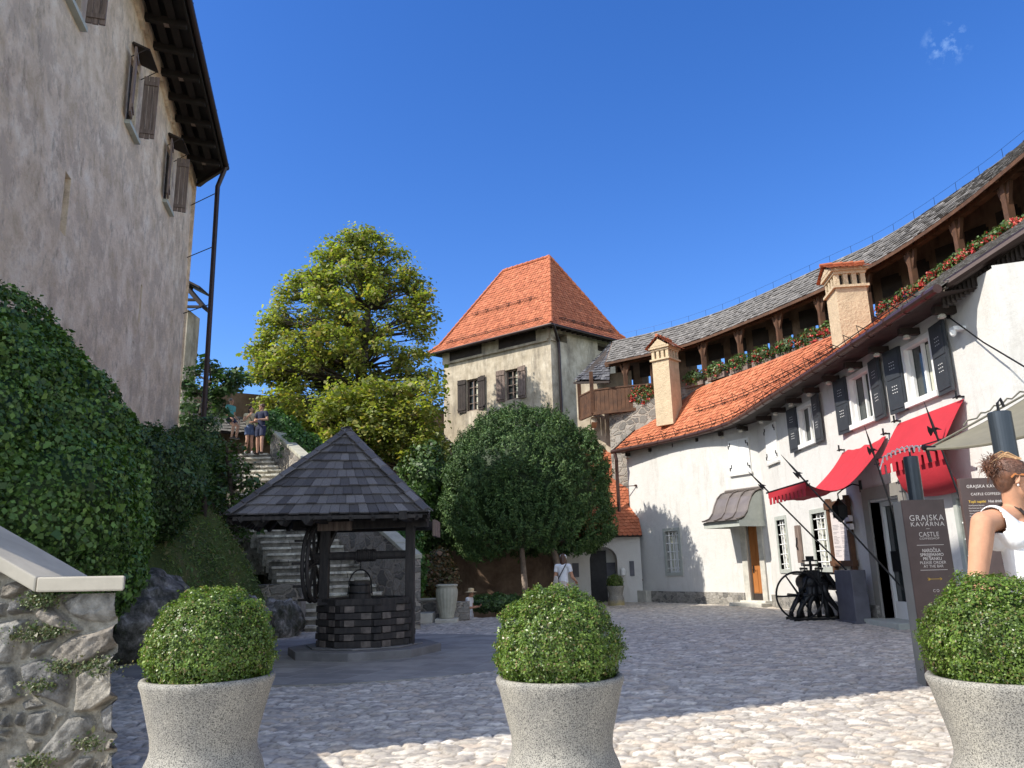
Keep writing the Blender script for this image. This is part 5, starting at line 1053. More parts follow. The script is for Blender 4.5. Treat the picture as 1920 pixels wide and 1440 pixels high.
# ------------------------------------------------------------------ posts and shade sail
for (x, y, Yp, lab) in ((1707, 857, 9.9, 'anthracite steel post behind the brown totem sign'), (1873, 774, 6.3, 'anthracite steel post rising behind the head of the woman in the white top')):
    p = aY(x, y, Yp); t = thing('steel_post', lab, 'post', (p.x, Yp, 0), 'steel posts of the shade sail'); k = MB(); k.lathe([(.088, 0), (.088, p.z), (.080, p.z+.006), (.0805, p.z-.01)], (p.x, Yp, 0), 28); k.build('tube', M['post'], t, smooth=False); k = MB(); k.lathe([(.14, 0), (.14, .015)], (p.x, Yp, 0), 20); k.build('base_plate', M['post'], t)
    k = MB(); k.tube([(p.x, Yp, p.z), (p.x, Yp, p.z+.08), (p.x+.03, Yp, p.z+.12), (p.x+.05, Yp, p.z+.05)], .012, 6); k.build('hook', M['iron'], t)
sa = thing('shade_sail', 'olive grey shade sail stretched from the right edge with rope lacing at its tip', 'shade sail', (5.2, 8.5, 2.6)); T_ = aY(1738, 842, 8.8); A_ = aY(1985, 705, 9.2); B_ = aY(1990, 800, 6.2); k = MB(); rows = []
for i in range(13):
    t = i/12; a = T_.lerp(A_, t); b = T_.lerp(B_, t); rows.append([a.lerp(b, u)+V((0, 0, -.16*sin(u*pi)*t**.7*(1-t*.3)-.05*sin(t*pi))) for u in np.linspace(0, 1, 9)])
cloth(k, rows, .008); k.build('canvas', M['sail'], sa, smooth=True); k = MB(); k.tube([T_, A_], .014, 6); k.tube([r[-1] for r in rows], .016, 6)
k.tube([T_.lerp(A_, i/30)+V((0, 0, .05+.02*sin(i*2.2))) for i in range(8, 31)], .01, 5); k.build('hem_cable', M['sail'], sa)
e0 = aY(1655, 862, 9.6); k = MB(); N_ = 46; k.tube([T_.lerp(e0, i/N_)+V((0, .03*sin(i*1.3), .035*cos(i*1.3)-.06*sin(i/N_*pi)*-1)) for i in range(N_+1)], .009, 5); k.tube([e0, e0+V((-.05, 0, -.12))], .008, 5); k.build('lacing_rope', M['rope'], sa)
k = MB(); k.tube([T_, T_+V((.02, 0, -.15))], .02, 6); k.tube([T_+V((-.05, 0, .02)), T_+V((.1, 0, .0))], .03, 6); k.build('tip_fitting', M['iron'], sa)
# ------------------------------------------------------------------ small building with the arch
ab = thing('gate_building', 'small shaded building with a pointed arch doorway and steep orange roof behind the yew', 'building', (3.2, 31.6, 0))
Ya = 31.4; FA = WF(V((0, Ya)), V((1, 0)), V((0, -1))); zt_ = aY(1170, 1003, Ya).z; ax0, ax1 = aY(1108, 1100, Ya).x, aY(1160, 1100, Ya).x; az = aY(1137, 1025, Ya).z
k = MB(); cxa = (ax0+ax1)/2; hwa = (ax1-ax0)/2; arch = [(ax0, 0)]+[(cxa-hwa*cos(a)*1.0, az-hwa*.95+hwa*.95*sin(a)) for a in np.linspace(0, pi/2, 8)]+[(cxa+hwa*sin(a), az-hwa*.95+hwa*.95*cos(a)) for a in np.linspace(0, pi/2, 8)][1:]+[(ax1, 0)]

tri = [(1.2, 0), (ax0, 0)]+arch[1:8]; nA = len(arch)
lft = [(2.0, 0)]+[arch[i] for i in range(0, 9)]+[(cxa, zt_), (2.0, zt_)]; rgt = [(4.95, 0), (4.95, zt_), (cxa, zt_)]+[arch[i] for i in range(8, nA)]
for P in (lft, rgt): k.add([(x, Ya, z) for x, z in P], [tuple(range(len(P)))])
for i in range(nA-1): (x0, z0), (x1, z1) = arch[i], arch[i+1]; k.add([(x0, Ya, z0), (x1, Ya, z1), (x1, Ya+.7, z1), (x0, Ya+.7, z0)], [(0, 1, 2, 3)])
k.box((3.5, Ya+.75, zt_/2), (2.9, .1, zt_)); k.build('wall', M['white'], ab)
k = MB(); k.box(((ax0*1.35+ax1*.65)/2, Ya+.66, 1.02), (.75, .06, 2.05)); k.build('door', M['iron'], ab)
for x, z, w__, h__ in ((1136, 1, 0, 0),): pass
for (xa, ya, xb, yb, o) in ((1135, 1055, 1156, 1081, .68), (1073, 1056, 1086, 1082, -.03), (1180, 1052, 1190, 1080, -.03)):
    a_ = aY(xa, ya, Ya+o); b_ = aY(xb, yb, Ya+o); k = MB(); k.box(((a_.x+b_.x)/2, Ya+o-.0, (a_.z+b_.z)/2), (b_.x-a_.x, .05, a_.z-b_.z)); k.build('notice_panel', M['slab'], ab)
k = MB(); E0 = V((1.9, Ya-.35, zt_-.02)); E1 = V((5.0, Ya-.35, zt_-.02)); T0 = V((1.9, Ya+3.2, 6.6)); T1 = V((5.0, Ya+3.2, 6.6)); tilepatch(k, [E0, E1], [T0, T1], .19, .17, RED, 'round', lift=.035); k.build('roof', M['terracotta'], ab, col=True)
k = MB(); k.plate([E0-V((0, 0, .06)), E1-V((0, 0, .06)), T1-V((0, 0, .06)), T0-V((0, 0, .06))], .06); k.build('soffit', M['darkwood'], ab)
k = MB(); c = aY(1168, 1072, Ya-.12); k.lathe([(.05, -.16), (.10, -.12), (.11, .05), (.07, .12), (.02, .15)], c, 10); k.build('lamp', M['whitepaint'], ab)
# ------------------------------------------------------------------ planters
def boxcol(): return [(.08, .135, .024), (.11, .175, .032), (.055, .10, .02), (.16, .235, .05), (.12, .20, .035), (.24, .30, .09), (.09, .155, .03), (.13, .21, .035), (.15, .24, .045), (.10, .17, .03), (.12, .19, .03), (.20, .16, .07)]
def planter(loc, label, seed, sc=1.0, n=42000, ls=.0165, pot='granite', group='big box balls in stone planters', rb=.385, hb=1.0, rz=0):
    t = thing('box_ball_planter', label, 'planter', loc, group); R_ = .385; x, y, z = loc
    pr = [(.355, 0), (.36, .03), (.36, .20), (.352, .28), (.335, .34), (.308, .40), (.300, .44), (.305, .50), (.335, .62), (.372, .76), (.388, .80), (.388, .82), (.38, .83), (.35, .83), (.338, .80), (.32, .70)]
    k = MB(); k.lathe([(r*sc, q*sc) for r, q in pr], (x, y, z), 56, capt=True); k.build('pot', M[pot], t, smooth=True)
    k = MB(); k.lathe([(.345*sc, .735*sc), (.1, .75*sc)], (x, y, z), 24); k.build('soil', M['soil'], t)
    d = sphdirs(n); c = np.array((x, y, z+.985*sc)); rr = np.array((rb*.97, rb*.97, rb*.93))*sc
    f = 1.0+.07*npnoise(d, 3.6, seed)+.06*npnoise(d, 8., seed*2.)+.075*npnoise(d, 14., seed*3.)-np.abs(rng.normal(0, .055, n)); sp_ = rng.random(n) < .05; f = f+sp_*rng.uniform(0, .08, n)
    P = c+d*rr*f[:, None]; P[:, 2] = np.maximum(P[:, 2], z+.74*sc); shade = 1.0
    # clipped box bushes are a little flat beneath
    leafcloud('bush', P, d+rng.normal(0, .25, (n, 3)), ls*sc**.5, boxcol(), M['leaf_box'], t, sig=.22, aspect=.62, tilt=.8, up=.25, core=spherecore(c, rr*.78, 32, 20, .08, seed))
    return t
planter((-1.89, 4.95, .03), 'round clipped box bush in a speckled granite pot, leftmost of the three big planters', 1, 1.0)
planter((.24, 4.9, 0), 'round clipped box bush in a granite pot, middle of the three big planters', 4, .985)
planter((2.585, 4.35, .0), 'round box bush in a shaded granite pot cut off by the right picture edge', 9, 1.0)
p_ = aZ(1152, 1134, 0); planter((p_.x, 29.6, 0), 'small potted box ball standing beside the arch doorway', 5, .85, 2500, .05, 'granite', None, rb=.36)
# small planter behind the well
# ------------------------------------------------------------------ well
wx_, wy_ = -2.78, 14.55
wel = thing('draw_well', 'roofed timber draw-well with octagonal log curb, side wheel and shingle pyramid roof', 'well', (wx_, wy_, .03))
def octa(r, ph=pi/8): return [(wx_+r*cos(ph+k*pi/4), wy_+r*sin(ph+k*pi/4)) for k in range(8)]
k = MB(); k.prism(octa(1.38, 0), .02, .17); k.prism(octa(1.05, 0), .172, .2); k.build('stone_base', M['coping'] if 0 else simple('well_step_stone', (.17, .165, .165), .8, 0, .25, 3, .3), wel, bevel=.02)
k = MB(); z = .2; rr_ = .78; row = 0
cxw = wx_+.05
while z < .90:
    h = .115; oc = [(cxw+rr_*cos(pi/8+q*pi/4), wy_-.1+rr_*sin(pi/8+q*pi/4)) for q in range(8)]
    for q in range(8):
        a = V((*oc[q], z+h/2)); b = V((*oc[(q+1) % 8], z+h/2)); d = (b-a).normalized(); ex = .05+.045*((q+row) % 2); ins = d.cross(V((0, 0, 1)))
        k.beam(a-d*ex, b+d*ex, .14+.03*((q+row) % 2), h-.012)
    z += h; row += 1
curb = k.build('curb', M['blackwood'], wel, bevel=.01)
le = woodmat('worn_log_end', (.05, .042, .038), (.20, .165, .14), (3, 3, 3))
for row in range(6):
    for q in range(8):
        if (q+row) % 2 or q in (1, 2): continue
        for sg in (-1, 1):
            a = pi/8+q*pi/4+sg*.20; c = V((cxw+(rr_-.02)*cos(a), wy_-.1+(rr_-.02)*sin(a), .2+.115*row+.055)); k = MB(); k.box(c, (.15, .17, .104), rz=pi/8+q*pi/4+sg*pi/8); k.build('log_end', le, wel, bevel=.008)
k = MB()
for q in range(7):
    if q in (2, 3, 4): continue
    k.box((cxw-.66+q*.22, wy_-.1, .925), (.205, 1.35-.3*abs(q-3)/3, .045), rz=0)
k.prism([(cxw+.86*cos(a), wy_-.1+.86*sin(a)) for a in np.linspace(pi/8, 2*pi+pi/8, 9)[:-1]], .885, .912); k.build('cover_boards', M['blackwood'], wel)
PLx, PRx = -3.47, -1.93; pbz = .19
for x in (PLx, PRx): k = MB(); k.beam((x, wy_-.25, pbz), (x+random.uniform(-.02, .02), wy_-.25, 2.6), .17, .16); k.build('post', M['blackwood'], wel, bevel=.015)
for x in (PLx+.02, PRx-.02): k = MB(); k.beam((x, wy_-.15, 2.36), (x, wy_+.9, 2.36), .14, .14); k.beam((x, wy_-.2, 1.95), (x, wy_+.5, 2.35), .1, .1); k.build('brace', M['blackwood'], wel)
k = MB(); k.tube([(PLx-.22, wy_-.25, 1.74), (PRx+.02, wy_-.25, 1.74)], .075, 12); k.tube([(-2.9, wy_-.25, 1.74), (-2.55, wy_-.25, 1.74)], .098, 12)
for i in range(9): x = -2.88+i*.038; k.tube([(x+.01*cos(a), wy_-.25+.105*cos(a), 1.74+.105*sin(a)) for a in np.linspace(0, 6.28, 11)], .012, 5)
k.build('windlass', M['blackwood'], wel)
whx = PLx-.20; k = MB(); Rw = .66; wc = V((whx, wy_-.25, 1.62))
for dx in (-.04, .04): k.tube([wc+V((dx, Rw*cos(a), Rw*sin(a))) for a in np.linspace(0, 2*pi, 41)], .035, 6, cap=False)
for i in range(4): a = i*pi/4+.2; k.beam(wc+V((0, -Rw*cos(a), -Rw*sin(a))), wc+V((0, Rw*cos(a), Rw*sin(a))), .05, .05)
k.tube([wc+V((-.1, 0, 0)), wc+V((.25, 0, .1))], .06, 8)
for i in range(10): a = i*pi/5; k.tube([wc+V((-.22, Rw*cos(a), Rw*sin(a))), wc+V((.05, Rw*cos(a), Rw*sin(a)))], .022, 6)
k.build('wheel', M['blackwood'], wel)
bk = V((-2.83, wy_-.25, .93)); k = MB(); k.lathe([(.205, 0), (.20, .08), (.19, .22), (.178, .36), (.165, .36), (.165, .30)], bk, 20, capt=True); bu = k.build('bucket', M['blackwood'], wel)
for z, r in ((.04, .21), (.16, .203), (.30, .190)): k = MB(); k.lathe([(r, z-.018), (r+.004, z), (r, z+.018)], bk, 20, capb=False, capt=False); k.build('hoop', M['iron'], bu)
k = MB(); k.tube([bk+V((.20*cos(a), 0, .30+.26*sin(a))) for a in np.linspace(0, pi, 15)], .012, 6); k.tube([bk+V((.20, 0, .30)), bk+V((.22, 0, .12))], .012, 5); k.tube([bk+V((-.20, 0, .30)), bk+V((-.22, 0, .12))], .012, 5)
k.build('bail', M['iron'], bu); k = MB()
for i in range(9): z = .60+i*.035; c = bk+V((0, 0, z)); d = V((1, 0, 0)) if i % 2 else V((0, 1, 0)); k.tube([c+d*.010*cos(a)+V((0, 0, .022*sin(a))) for a in np.linspace(0, 6.28, 9)], .005, 4)
k.tube([bk+V((0, 0, .9)), (bk.x, bk.y, 1.66)], .008, 4); k.build('chain', M['iron'], wel)
# roof
FLc = aZ(425, 967, 2.42); FRc = aZ(803, 961, 2.42); apx = aY(650, 806, 14.75); wdt = FRc-FLc; dep = V((-wdt.y, wdt.x, 0)).normalized()*3.0
FLc.z = FRc.z = 2.42; BLc = FLc+dep; BRc = FRc+dep; BRc.x += .05; apx = V(((FLc.x+BRc.x)/2+.08, (FLc.y+BRc.y)/2, 4.12))
apx = aY(650, 808, (FLc.y+BRc.y)/2)
k = MB()
for a, b in ((FLc, FRc), (FRc, BRc), (BRc, BLc), (BLc, FLc)): tilepatch(k, [a, b], [apx, apx], .17, .215, WSH, 'flat', lift=.045, jit=.12, th=.02, over=.15)
wr = k.build('roof', M['wellshingle'], wel, col=True); k = MB()
cen = (FLc+BRc)/2
for a, b in ((FLc, FRc), (FRc, BRc), (BRc, BLc), (BLc, FLc)):
    z_ = V((0, 0, .035)); k.add([a-z_, b-z_, apx-z_], [(2, 1, 0), (0, 1, 2)]); d = (b-a).normalized(); k.beam(a-z_*1.6+d*.1, b-z_*1.6-d*.1, .03, .06)
    n = 9
    for i in range(n): p = a.lerp(b, (i+.5)/n); q_ = p.lerp(apx, .55); k.beam(p-V((0, 0, .09)), q_-V((0, 0, .09)), .07, .09)
k.build('rafters', M['blackwood'], wr); k = MB()
for c in (FLc, FRc, BRc, BLc):
    n = 10; d = (apx-c)
    for s in (-1, 1):
        sd = d.cross(V((0, 0, 1))).normalized()*s
        for i in range(n):
            p = c+d*(i/n)+V((0, 0, .075)); q_ = c+d*((i+1.12)/n)+V((0, 0, .055)); k.add([p, q_, q_+sd*.13-V((0, 0, .05)), p+sd*.13-V((0, 0, .05)), p+V((0, 0, .02)), q_+V((0, 0, .02)), q_+sd*.13-V((0, 0, .03)), p+sd*.13-V((0, 0, .03))], [(0, 1, 2, 3), (7, 6, 5, 4), (0, 3, 7, 4), (3, 2, 6, 7)], 0, random.choice(WSH))
k.build('hip_caps', M['wellshingle'], wr, col=True)
k = MB(); zb = 2.30
for y in (wy_-.25, wy_+.9): k.beam((FLc.x+.75, y, zb), (FRc.x-.1, y, zb), .14, .16)
for x in (PLx, PRx): k.beam((x, cen.y-1.35, zb+.08), (x, cen.y+1.35, zb+.08), .13, .14)
for i in range(3): x = FLc.x+.45+.42*i; k.add([(x-.12, FLc.y+.15, 2.38), (x+.12, FLc.y+.15, 2.38), (x, FLc.y+.15, 2.24), (x-.12, FLc.y+.5, 2.38), (x+.12, FLc.y+.5, 2.38), (x, FLc.y+.5, 2.24)], [(0, 2, 1), (3, 4, 5), (0, 3, 5, 2), (1, 2, 5, 4)])
k.build('beams', M['blackwood'], wel); k = MB(); k.box((PLx+.18, wy_-.36, 2.27), (.62, .05, .16)); k.build('cross_board', M['greywood'], wel); k = MB(); k.box((PRx+.40, wy_+.5, 2.22), (.06, .9, .3)); k.build('side_board', M['greywood'], wel)
# ------------------------------------------------------------------ urn, low walls, posts
u_ = aZ(838, 1168, 0); ux, uy = u_.x, 22.5
un = thing('fluted_urn', 'tall fluted grey-green stone urn on a plinth beside the low wall', 'urn', (ux, uy, 0)); k = MB(); k.box((ux, uy, .06), (.62, .62, .13)); k.build('plinth', M['lightstone'], un, bevel=.015)
k = MB(); k.lathe([(.20, .125), (.21, .17), (.20, .22), (.245, .40), (.285, .62), (.305, .80), (.30, .90), (.275, .97), (.29, .985), (.31, 1.0), (.31, 1.04), (.26, 1.05), (.24, .98), (.22, .9)], (ux, uy, 0), 72, fn=lambda a, z: 1+(.028*cos(a*18) if .2 < z < .93 else 0)); k.build('body', M['urn'], un, smooth=True)
lw2 = thing('low_garden_wall', 'low rubble wall and broad stone step beside the fluted urn', 'wall', (ux-.8, uy, 0)); k = MB(); k.box((ux-.85, uy+.9, .28), (1.6, .35, .62)); k.box((ux+.35, uy+.55, .25), (.5, .35, .6)); k.build('masonry', M['rubble'], lw2); k = MB(); k.box((ux-1.05, uy+.1, .14), (1.35, .8, .3)); k.box((ux-.85, uy+.9, .62), (1.66, .42, .06)); k.build('step', M['lightstone'], lw2, bevel=.02)
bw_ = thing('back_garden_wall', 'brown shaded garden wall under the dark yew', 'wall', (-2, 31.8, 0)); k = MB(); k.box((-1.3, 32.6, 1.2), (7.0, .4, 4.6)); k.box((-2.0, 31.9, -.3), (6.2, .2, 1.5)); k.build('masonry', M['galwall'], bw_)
ps_ = thing('pot_on_landing', 'round stone pot on the landing at the top of the stairs', 'pot', aY(397, 812, 28.6)); c = aY(397, 812, 28.6); k = MB(); k.lathe([(.2, 0), (.32, .12), (.36, .34), (.30, .46), (.33, .5), (.28, .5)], c, 20); k.build('bowl', M['urn'], ps_, smooth=True)
# low wall walk behind the tree
gw = thing('rear_wall_walk', 'low roofed battlement wall with small openings behind the tall maple', 'wall', (-8, 39, 2)); Yg_ = 39.5; r0 = aY(428, 748, 34); r1_ = aY(840, 716, 41); e0_ = aY(440, 800, 34); 
WP = V((r0.x-2, 34)); WDr = V((r1_.x-r0.x+2, 7.0)).normalized(); WNr = V((WDr.y, -WDr.x)); WNr = WNr if WNr.y < 0 else -WNr; FG = WF(WP, WDr, WNr); LG = 17.5
hol = [];
for x, y in ((602, 775), (660, 772), (540, 785)): s, z = FG.px(x, y); hol.append((s-.38, s+.38, z-.4, z+.45))
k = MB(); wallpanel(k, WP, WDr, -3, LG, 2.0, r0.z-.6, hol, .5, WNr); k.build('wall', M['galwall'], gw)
k = MB(); zr = r0.z+.1; E0 = FG.p(-3, 1.0, zr-1.6); E1 = FG.p(LG, 1.0, zr-1.6); T0 = FG.p(-3, -.8, zr); T1 = FG.p(LG, -.8, zr); tilepatch(k, [E0, E1], [T0, T1], .2, .24, GREY, 'flat', lift=.05, jit=.3); k.build('roof', M['shingle'], gw, col=True)
k = MB(); k.plate([E0-V((0, 0, .07)), E1-V((0, 0, .07)), T1-V((0, 0, .07)), T0-V((0, 0, .07))], .05); k.add([FG.p(-3, -.9, zr-.02), FG.p(LG, -.9, zr-.02), FG.p(LG, -2.4, zr-1.4), FG.p(-3, -2.4, zr-1.4)], [(0, 1, 2, 3)])
for i in range(7): s = -2+i*3.1; k.beam(FG.p(s, .8, 5.9), FG.p(s, .8, zr-1.5), .14, .14)
k.build('roof_boards', M['darkwood'], gw)
#%%PART5
# ------------------------------------------------------------------ vegetation
def SP(x, y, Y, rx, ry, dep=None):                          # ellipsoid whose centre is seen at pixel x,y at depth Y, radii in photo pixels
    c = aY(x, y, Y); s = Y/FPX*1.02; return (tuple(c), (rx*s, (dep if dep else (rx+ry)/2*s), ry*s))
IVY = [(.075, .155, .028), (.105, .20, .04), (.055, .115, .023), (.145, .24, .05), (.05, .095, .02)]
IVYD = [(.05, .10, .03), (.075, .14, .04), (.04, .08, .025), (.10, .17, .05)]
h1 = [SP(-40, 720, 9.5, 150, 180, 1.6), SP(30, 760, 9.5, 120, 150, 1.4), SP(70, 690, 9.9, 60, 70, 1.0), SP(195, 800, 10.8, 35, 50, .8), SP(95, 820, 9.8, 110, 150, 1.3), SP(20, 960, 9.3, 190, 170, 1.5), SP(140, 900, 10.3, 100, 150, 1.3), SP(165, 990, 10.4, 85, 130, 1.2), SP(-120, 900, 8.5, 180, 330, 1.5), SP(190, 890, 11, 55, 90, 1.0), SP(150, 1080, 10, 90, 90, 1.0)]
o = spheremass('ivy_hedge', h1, 175000, .060, IVY, M['leaf_ivy'], off=(-6.5, 9.5, 1), lump=.10, up=.15, jit=.10); tag(o, 'huge mound of glossy green ivy rising against the castle wing at the left edge', 'hedge')
h2 = [SP(262, 880, 15.5, 50, 75, 1.1), SP(300, 910, 16.5, 55, 90, 1.2), SP(240, 950, 14.5, 30, 60, .8), SP(325, 905, 18.5, 45, 60, 1.1), SP(240, 850, 14.5, 28, 50, .7), SP(350, 900, 20, 40, 60, 1.0)]
o = spheremass('shrub', h2, 46000, .070, IVYD, M['leaf_ivy'], off=(-8, 16, 3), lump=.14, up=.1, jit=.2); tag(o, 'dark green shrub between the ivy mound and the foot of the castle wing corner', 'shrub', 'shrubs on the slope')
h3 = [SP(372, 850, 22.5, 42, 60, .8), SP(380, 905, 22, 45, 50, .9), SP(345, 830, 23, 25, 30, .6), SP(400, 880, 22.5, 35, 35, .7)]
o = spheremass('shrub', h3, 14000, .09, IVYD, M['leaf_ivy'], off=(-9, 22, 4.5), lump=.2, up=.1, jit=.25); tag(o, 'dark shrub round the foot of the brown downpipe below the stair landing', 'shrub', 'shrubs on the slope')
def treemake(name, label, cat, base, skeleton, clusters, n_per, lsize, cols, lm, bark, rad=.8, aspect=.8, group=None, tilt=1.0, twig=.03, limbs=None):
    t = thing(name, label, cat, base, group); k = MB(); k.tube(skeleton, [r for r in np.linspace(limbs or .28, .08, len(skeleton))], 10)
    sk = [V(s) for s in skeleton]; P = []; Nn = []
    for i, c in enumerate(clusters):
        c = V(c); best = min(sk[1:], key=lambda s: (s-c).length+max(0, (s.z-c.z+.5))*1.2)
        if i % 2 == 0 or (c-best).length > 2:
            m1 = best.lerp(c, .4)+V((random.uniform(-.2, .2), random.uniform(-.2, .2), random.uniform(-.1, .35))); L_ = (c-best).length; k.tube([best, m1, c], [min(.10, .02+L_*.016), twig*1.3, .012], 6)
            for q_ in range(3): d = V((random.gauss(0, 1), random.gauss(0, 1), random.gauss(.3, 1))).normalized()*rad*.8; k.tube([m1.lerp(c, .6), c+d], [.014, .005], 4)
        d = sphdirs(n_per); r = rad*random.uniform(.65, 1.2); rr = np.clip(np.abs(rng.normal(.75, .28, n_per)), .1, 1.3); p = np.array(c)+d*rr[:, None]*np.array((r, r, r*.62)); P.append(p); Nn.append(d*.5+np.array((0, 0, .8)))
    k.build('trunk', bark, t, smooth=True); leafcloud('crown', np.concatenate(P), np.concatenate(Nn), lsize, cols, lm, t, aspect=aspect, tilt=tilt, up=.3); return t
def inpoly(x, y, P):
    c = False; j = len(P)-1
    for i in range(len(P)):
        if ((P[i][1] > y) != (P[j][1] > y)) and x < (P[j][0]-P[i][0])*(y-P[i][1])/(P[j][1]-P[i][1])+P[i][0]: c = not c
        j = i
    return c
OUT = [(700, 436), (735, 442), (755, 485), (775, 515), (798, 540), (808, 585), (788, 640), (790, 672), (815, 700), (828, 780), (826, 850), (815, 900), (780, 900), (755, 860), (700, 845), (640, 850), (590, 850), (560, 870), (520, 800), (480, 750), (472, 700), (478, 655), (515, 605), (522, 555), (548, 520), (585, 505), (610, 462), (650, 440)]
Yt_ = 34.6; cl = []; tries = 0
GAP = [(716, 610, 22, 16), (640, 700, 10, 10), (540, 640, 12, 14), (765, 640, 14, 10), (600, 735, 12, 8), (700, 668, 9, 10), (560, 570, 10, 9), (745, 560, 10, 9), (480, 735, 12, 7), (660, 560, 8, 8), (610, 610, 9, 8), (725, 700, 12, 8)]
while len(cl) < 600 and tries < 40000:
    tries += 1; x = random.uniform(455, 840); y = random.uniform(430, 910)
    if not inpoly(x, y, OUT): continue
    if any(((x-a)/(w_+14))**2+((y-b)/(h_+12))**2 < 1 for a, b, w_, h_ in GAP): continue
    sp_ = 1.0; hw = 150 if y > 600 else 150*max(.25, (y-420)/190); dmax = hw/FPX*Yt_*.85; ed = min(1, abs(x-650)/hw); dY = random.uniform(-1, 1)*dmax*sqrt(max(.05, 1-ed*ed))
    Y = Yt_+dY
    if x > 770 and y > 690: Y = Yt_+random.uniform(-.5, 1.2)
    if y > 715 and x > 600 and random.random() < .6: Y = Yt_-random.uniform(2.2, 4.2)
    c = aY(x, y, Y) if y > 715 else aY(x, y, Yt_); c.y = Y
    if any((c-o_).length < .52 for o_ in cl[-220:]): continue
    cl.append(c)
TR = [(.26, .28, .075), (.30, .31, .09), (.18, .22, .06), (.37, .35, .11), (.21, .25, .07), (.15, .19, .055), (.34, .26, .09), (.26, .29, .08)]
base = (-6.75, Yt_, 2.0); sk = [base]+[tuple(aY(x, y, Yt_)) for x, y in ((668, 860), (672, 790), (676, 730), (680, 690), (684, 640), (690, 580), (694, 520), (697, 470))]
treemake('maple_tree', 'tall spreading tree with yellow-green autumn leaves left of the tower', 'tree', base, sk, cl, 120, .155, TR, M['leaf_tree'], M['bark'], rad=.62, limbs=.34)
cl = []
for x, y in ((365, 700), (385, 688), (405, 700), (425, 712), (440, 722), (395, 730), (370, 740), (350, 720), (415, 735), (432, 700), (355, 760), (380, 770), (400, 760), (345, 790), (365, 800), (448, 715), (410, 775)):
    for q_ in range(2): c = aY(x+random.uniform(-8, 8), y+random.uniform(-8, 8), 27+random.uniform(-.8, .8)); cl.append(c)
sk = [tuple(aY(x, y, 27)) for x, y in ((372, 870), (372, 800), (382, 750), (395, 715))]
treemake('small_tree', 'small dark leafy tree growing behind the corner of the castle wing', 'tree', sk[0], sk, cl, 85, .15, [(.04, .09, .03), (.06, .12, .04), (.03, .06, .02), (.09, .15, .05)], M['leaf_ivy'], M['bark'], rad=.38, limbs=.10)
# saplings on the slope, thin and see-through
for j, (pts, bs, lab) in enumerate(((((425, 860), (440, 845), (455, 880), (430, 900), (450, 915), (470, 900), (410, 880), (480, 925), (440, 940)), (440, 985), 'thin light green sapling in front of the upper stairs'), (((400, 950), (420, 965), (390, 975), (440, 960), (465, 960), (410, 1000), (450, 1000), (480, 985)), (425, 1040), 'low spindly green sapling halfway down the grassy slope'), (((385, 920), (370, 940), (400, 925), (360, 965)), (385, 990), 'thin dark sapling below the downpipe on the slope'))):
    Y = 21.0-j*.8; cl = [aY(x+random.uniform(-6, 6), y+random.uniform(-6, 6), Y+random.uniform(-.4, .4)) for x, y in pts for q_ in range(2)]; b = aY(bs[0], bs[1], Y); sk = [b, b.lerp(cl[0], .5), cl[0]]
    treemake('sapling', lab, 'sapling', tuple(b), sk, cl, 60, .10, [(.07, .13, .03), (.10, .17, .04), (.05, .10, .025)], M['leaf_ivy'], M['bark'], rad=.34, limbs=.035, twig=.008, group='saplings on the slope')
# ground cover of the slope
n = 52000; P = np.zeros((0, 3)); y_ = rng.uniform(12.5, 24, n); f_ = foot(y_); x_ = f_-np.abs(rng.uniform(0, 1, n))**.8*4.6; z_ = np.array([hz(a, b) for a, b in zip(x_, y_)]); P = np.stack([x_, y_, z_+rng.uniform(-.04, .07, n)], -1)
cv = npnoise(P, 1.6, 3); keep = cv > -.75; P = P[keep]
o = leafcloud('slope_grass', P, np.tile((.55, -.5, .7), (len(P), 1)), .075, [(.12, .20, .04), (.17, .26, .055), (.20, .23, .08), (.09, .15, .04), (.24, .22, .10), (.13, .23, .045)], M['leaf_ivy'], aspect=.35, tilt=1.3, up=.3); tag(o, 'short grass and weeds covering the shaded slope', 'grass', kind='stuff')
iv = [SP(512, 795, 28.9, 24, 26, .6), SP(535, 815, 28.4, 30, 32, .7), SP(562, 845, 27.6, 34, 36, .7), SP(595, 885, 26.8, 34, 36, .7), SP(640, 935, 25.8, 34, 36, .7), SP(690, 985, 24.4, 34, 34, .6), SP(725, 1000, 23.4, 36, 36, .6), SP(760, 1030, 22.6, 28, 36, .5), SP(775, 1075, 22.3, 22, 40, .5)]
o = spheremass('ivy', iv, 26000, .10, [(.06, .15, .03), (.08, .19, .04), (.045, .10, .025), (.10, .21, .05)], M['leaf_ivy'], off=(-5, 24, 2), lump=.15, up=.3, jit=.2); tag(o, 'bright green ivy spilling along the outer side of the stair parapet', 'ivy')
o = spheremass('shrub', [SP(800, 1075, 24, 22, 25), SP(825, 1065, 24.3, 20, 30), SP(845, 1090, 24, 15, 22), SP(812, 1100, 23.8, 25, 15)], 5200, .085, [(.12, .075, .03), (.09, .08, .03), (.16, .09, .04), (.06, .07, .025)], M['leaf_ivy'], off=(-2.2, 24, 0), lump=.3, up=.3, jit=.5); tag(o, 'loose rusty brown shrub behind the fluted urn', 'shrub', 'garden shrubs round the yard')
o = spheremass('shrub', [SP(905, 1132, 26.2, 22, 14, .5), SP(935, 1130, 26.2, 22, 15, .5), SP(965, 1132, 26.2, 22, 14, .5)], 6000, .07, IVYD, M['leaf_ivy'], off=(-.6, 26.2, -.8), lump=.15, up=.3, jit=.2); tag(o, 'low dark clipped hedge beside the person in the straw hat', 'hedge', 'garden shrubs round the yard')
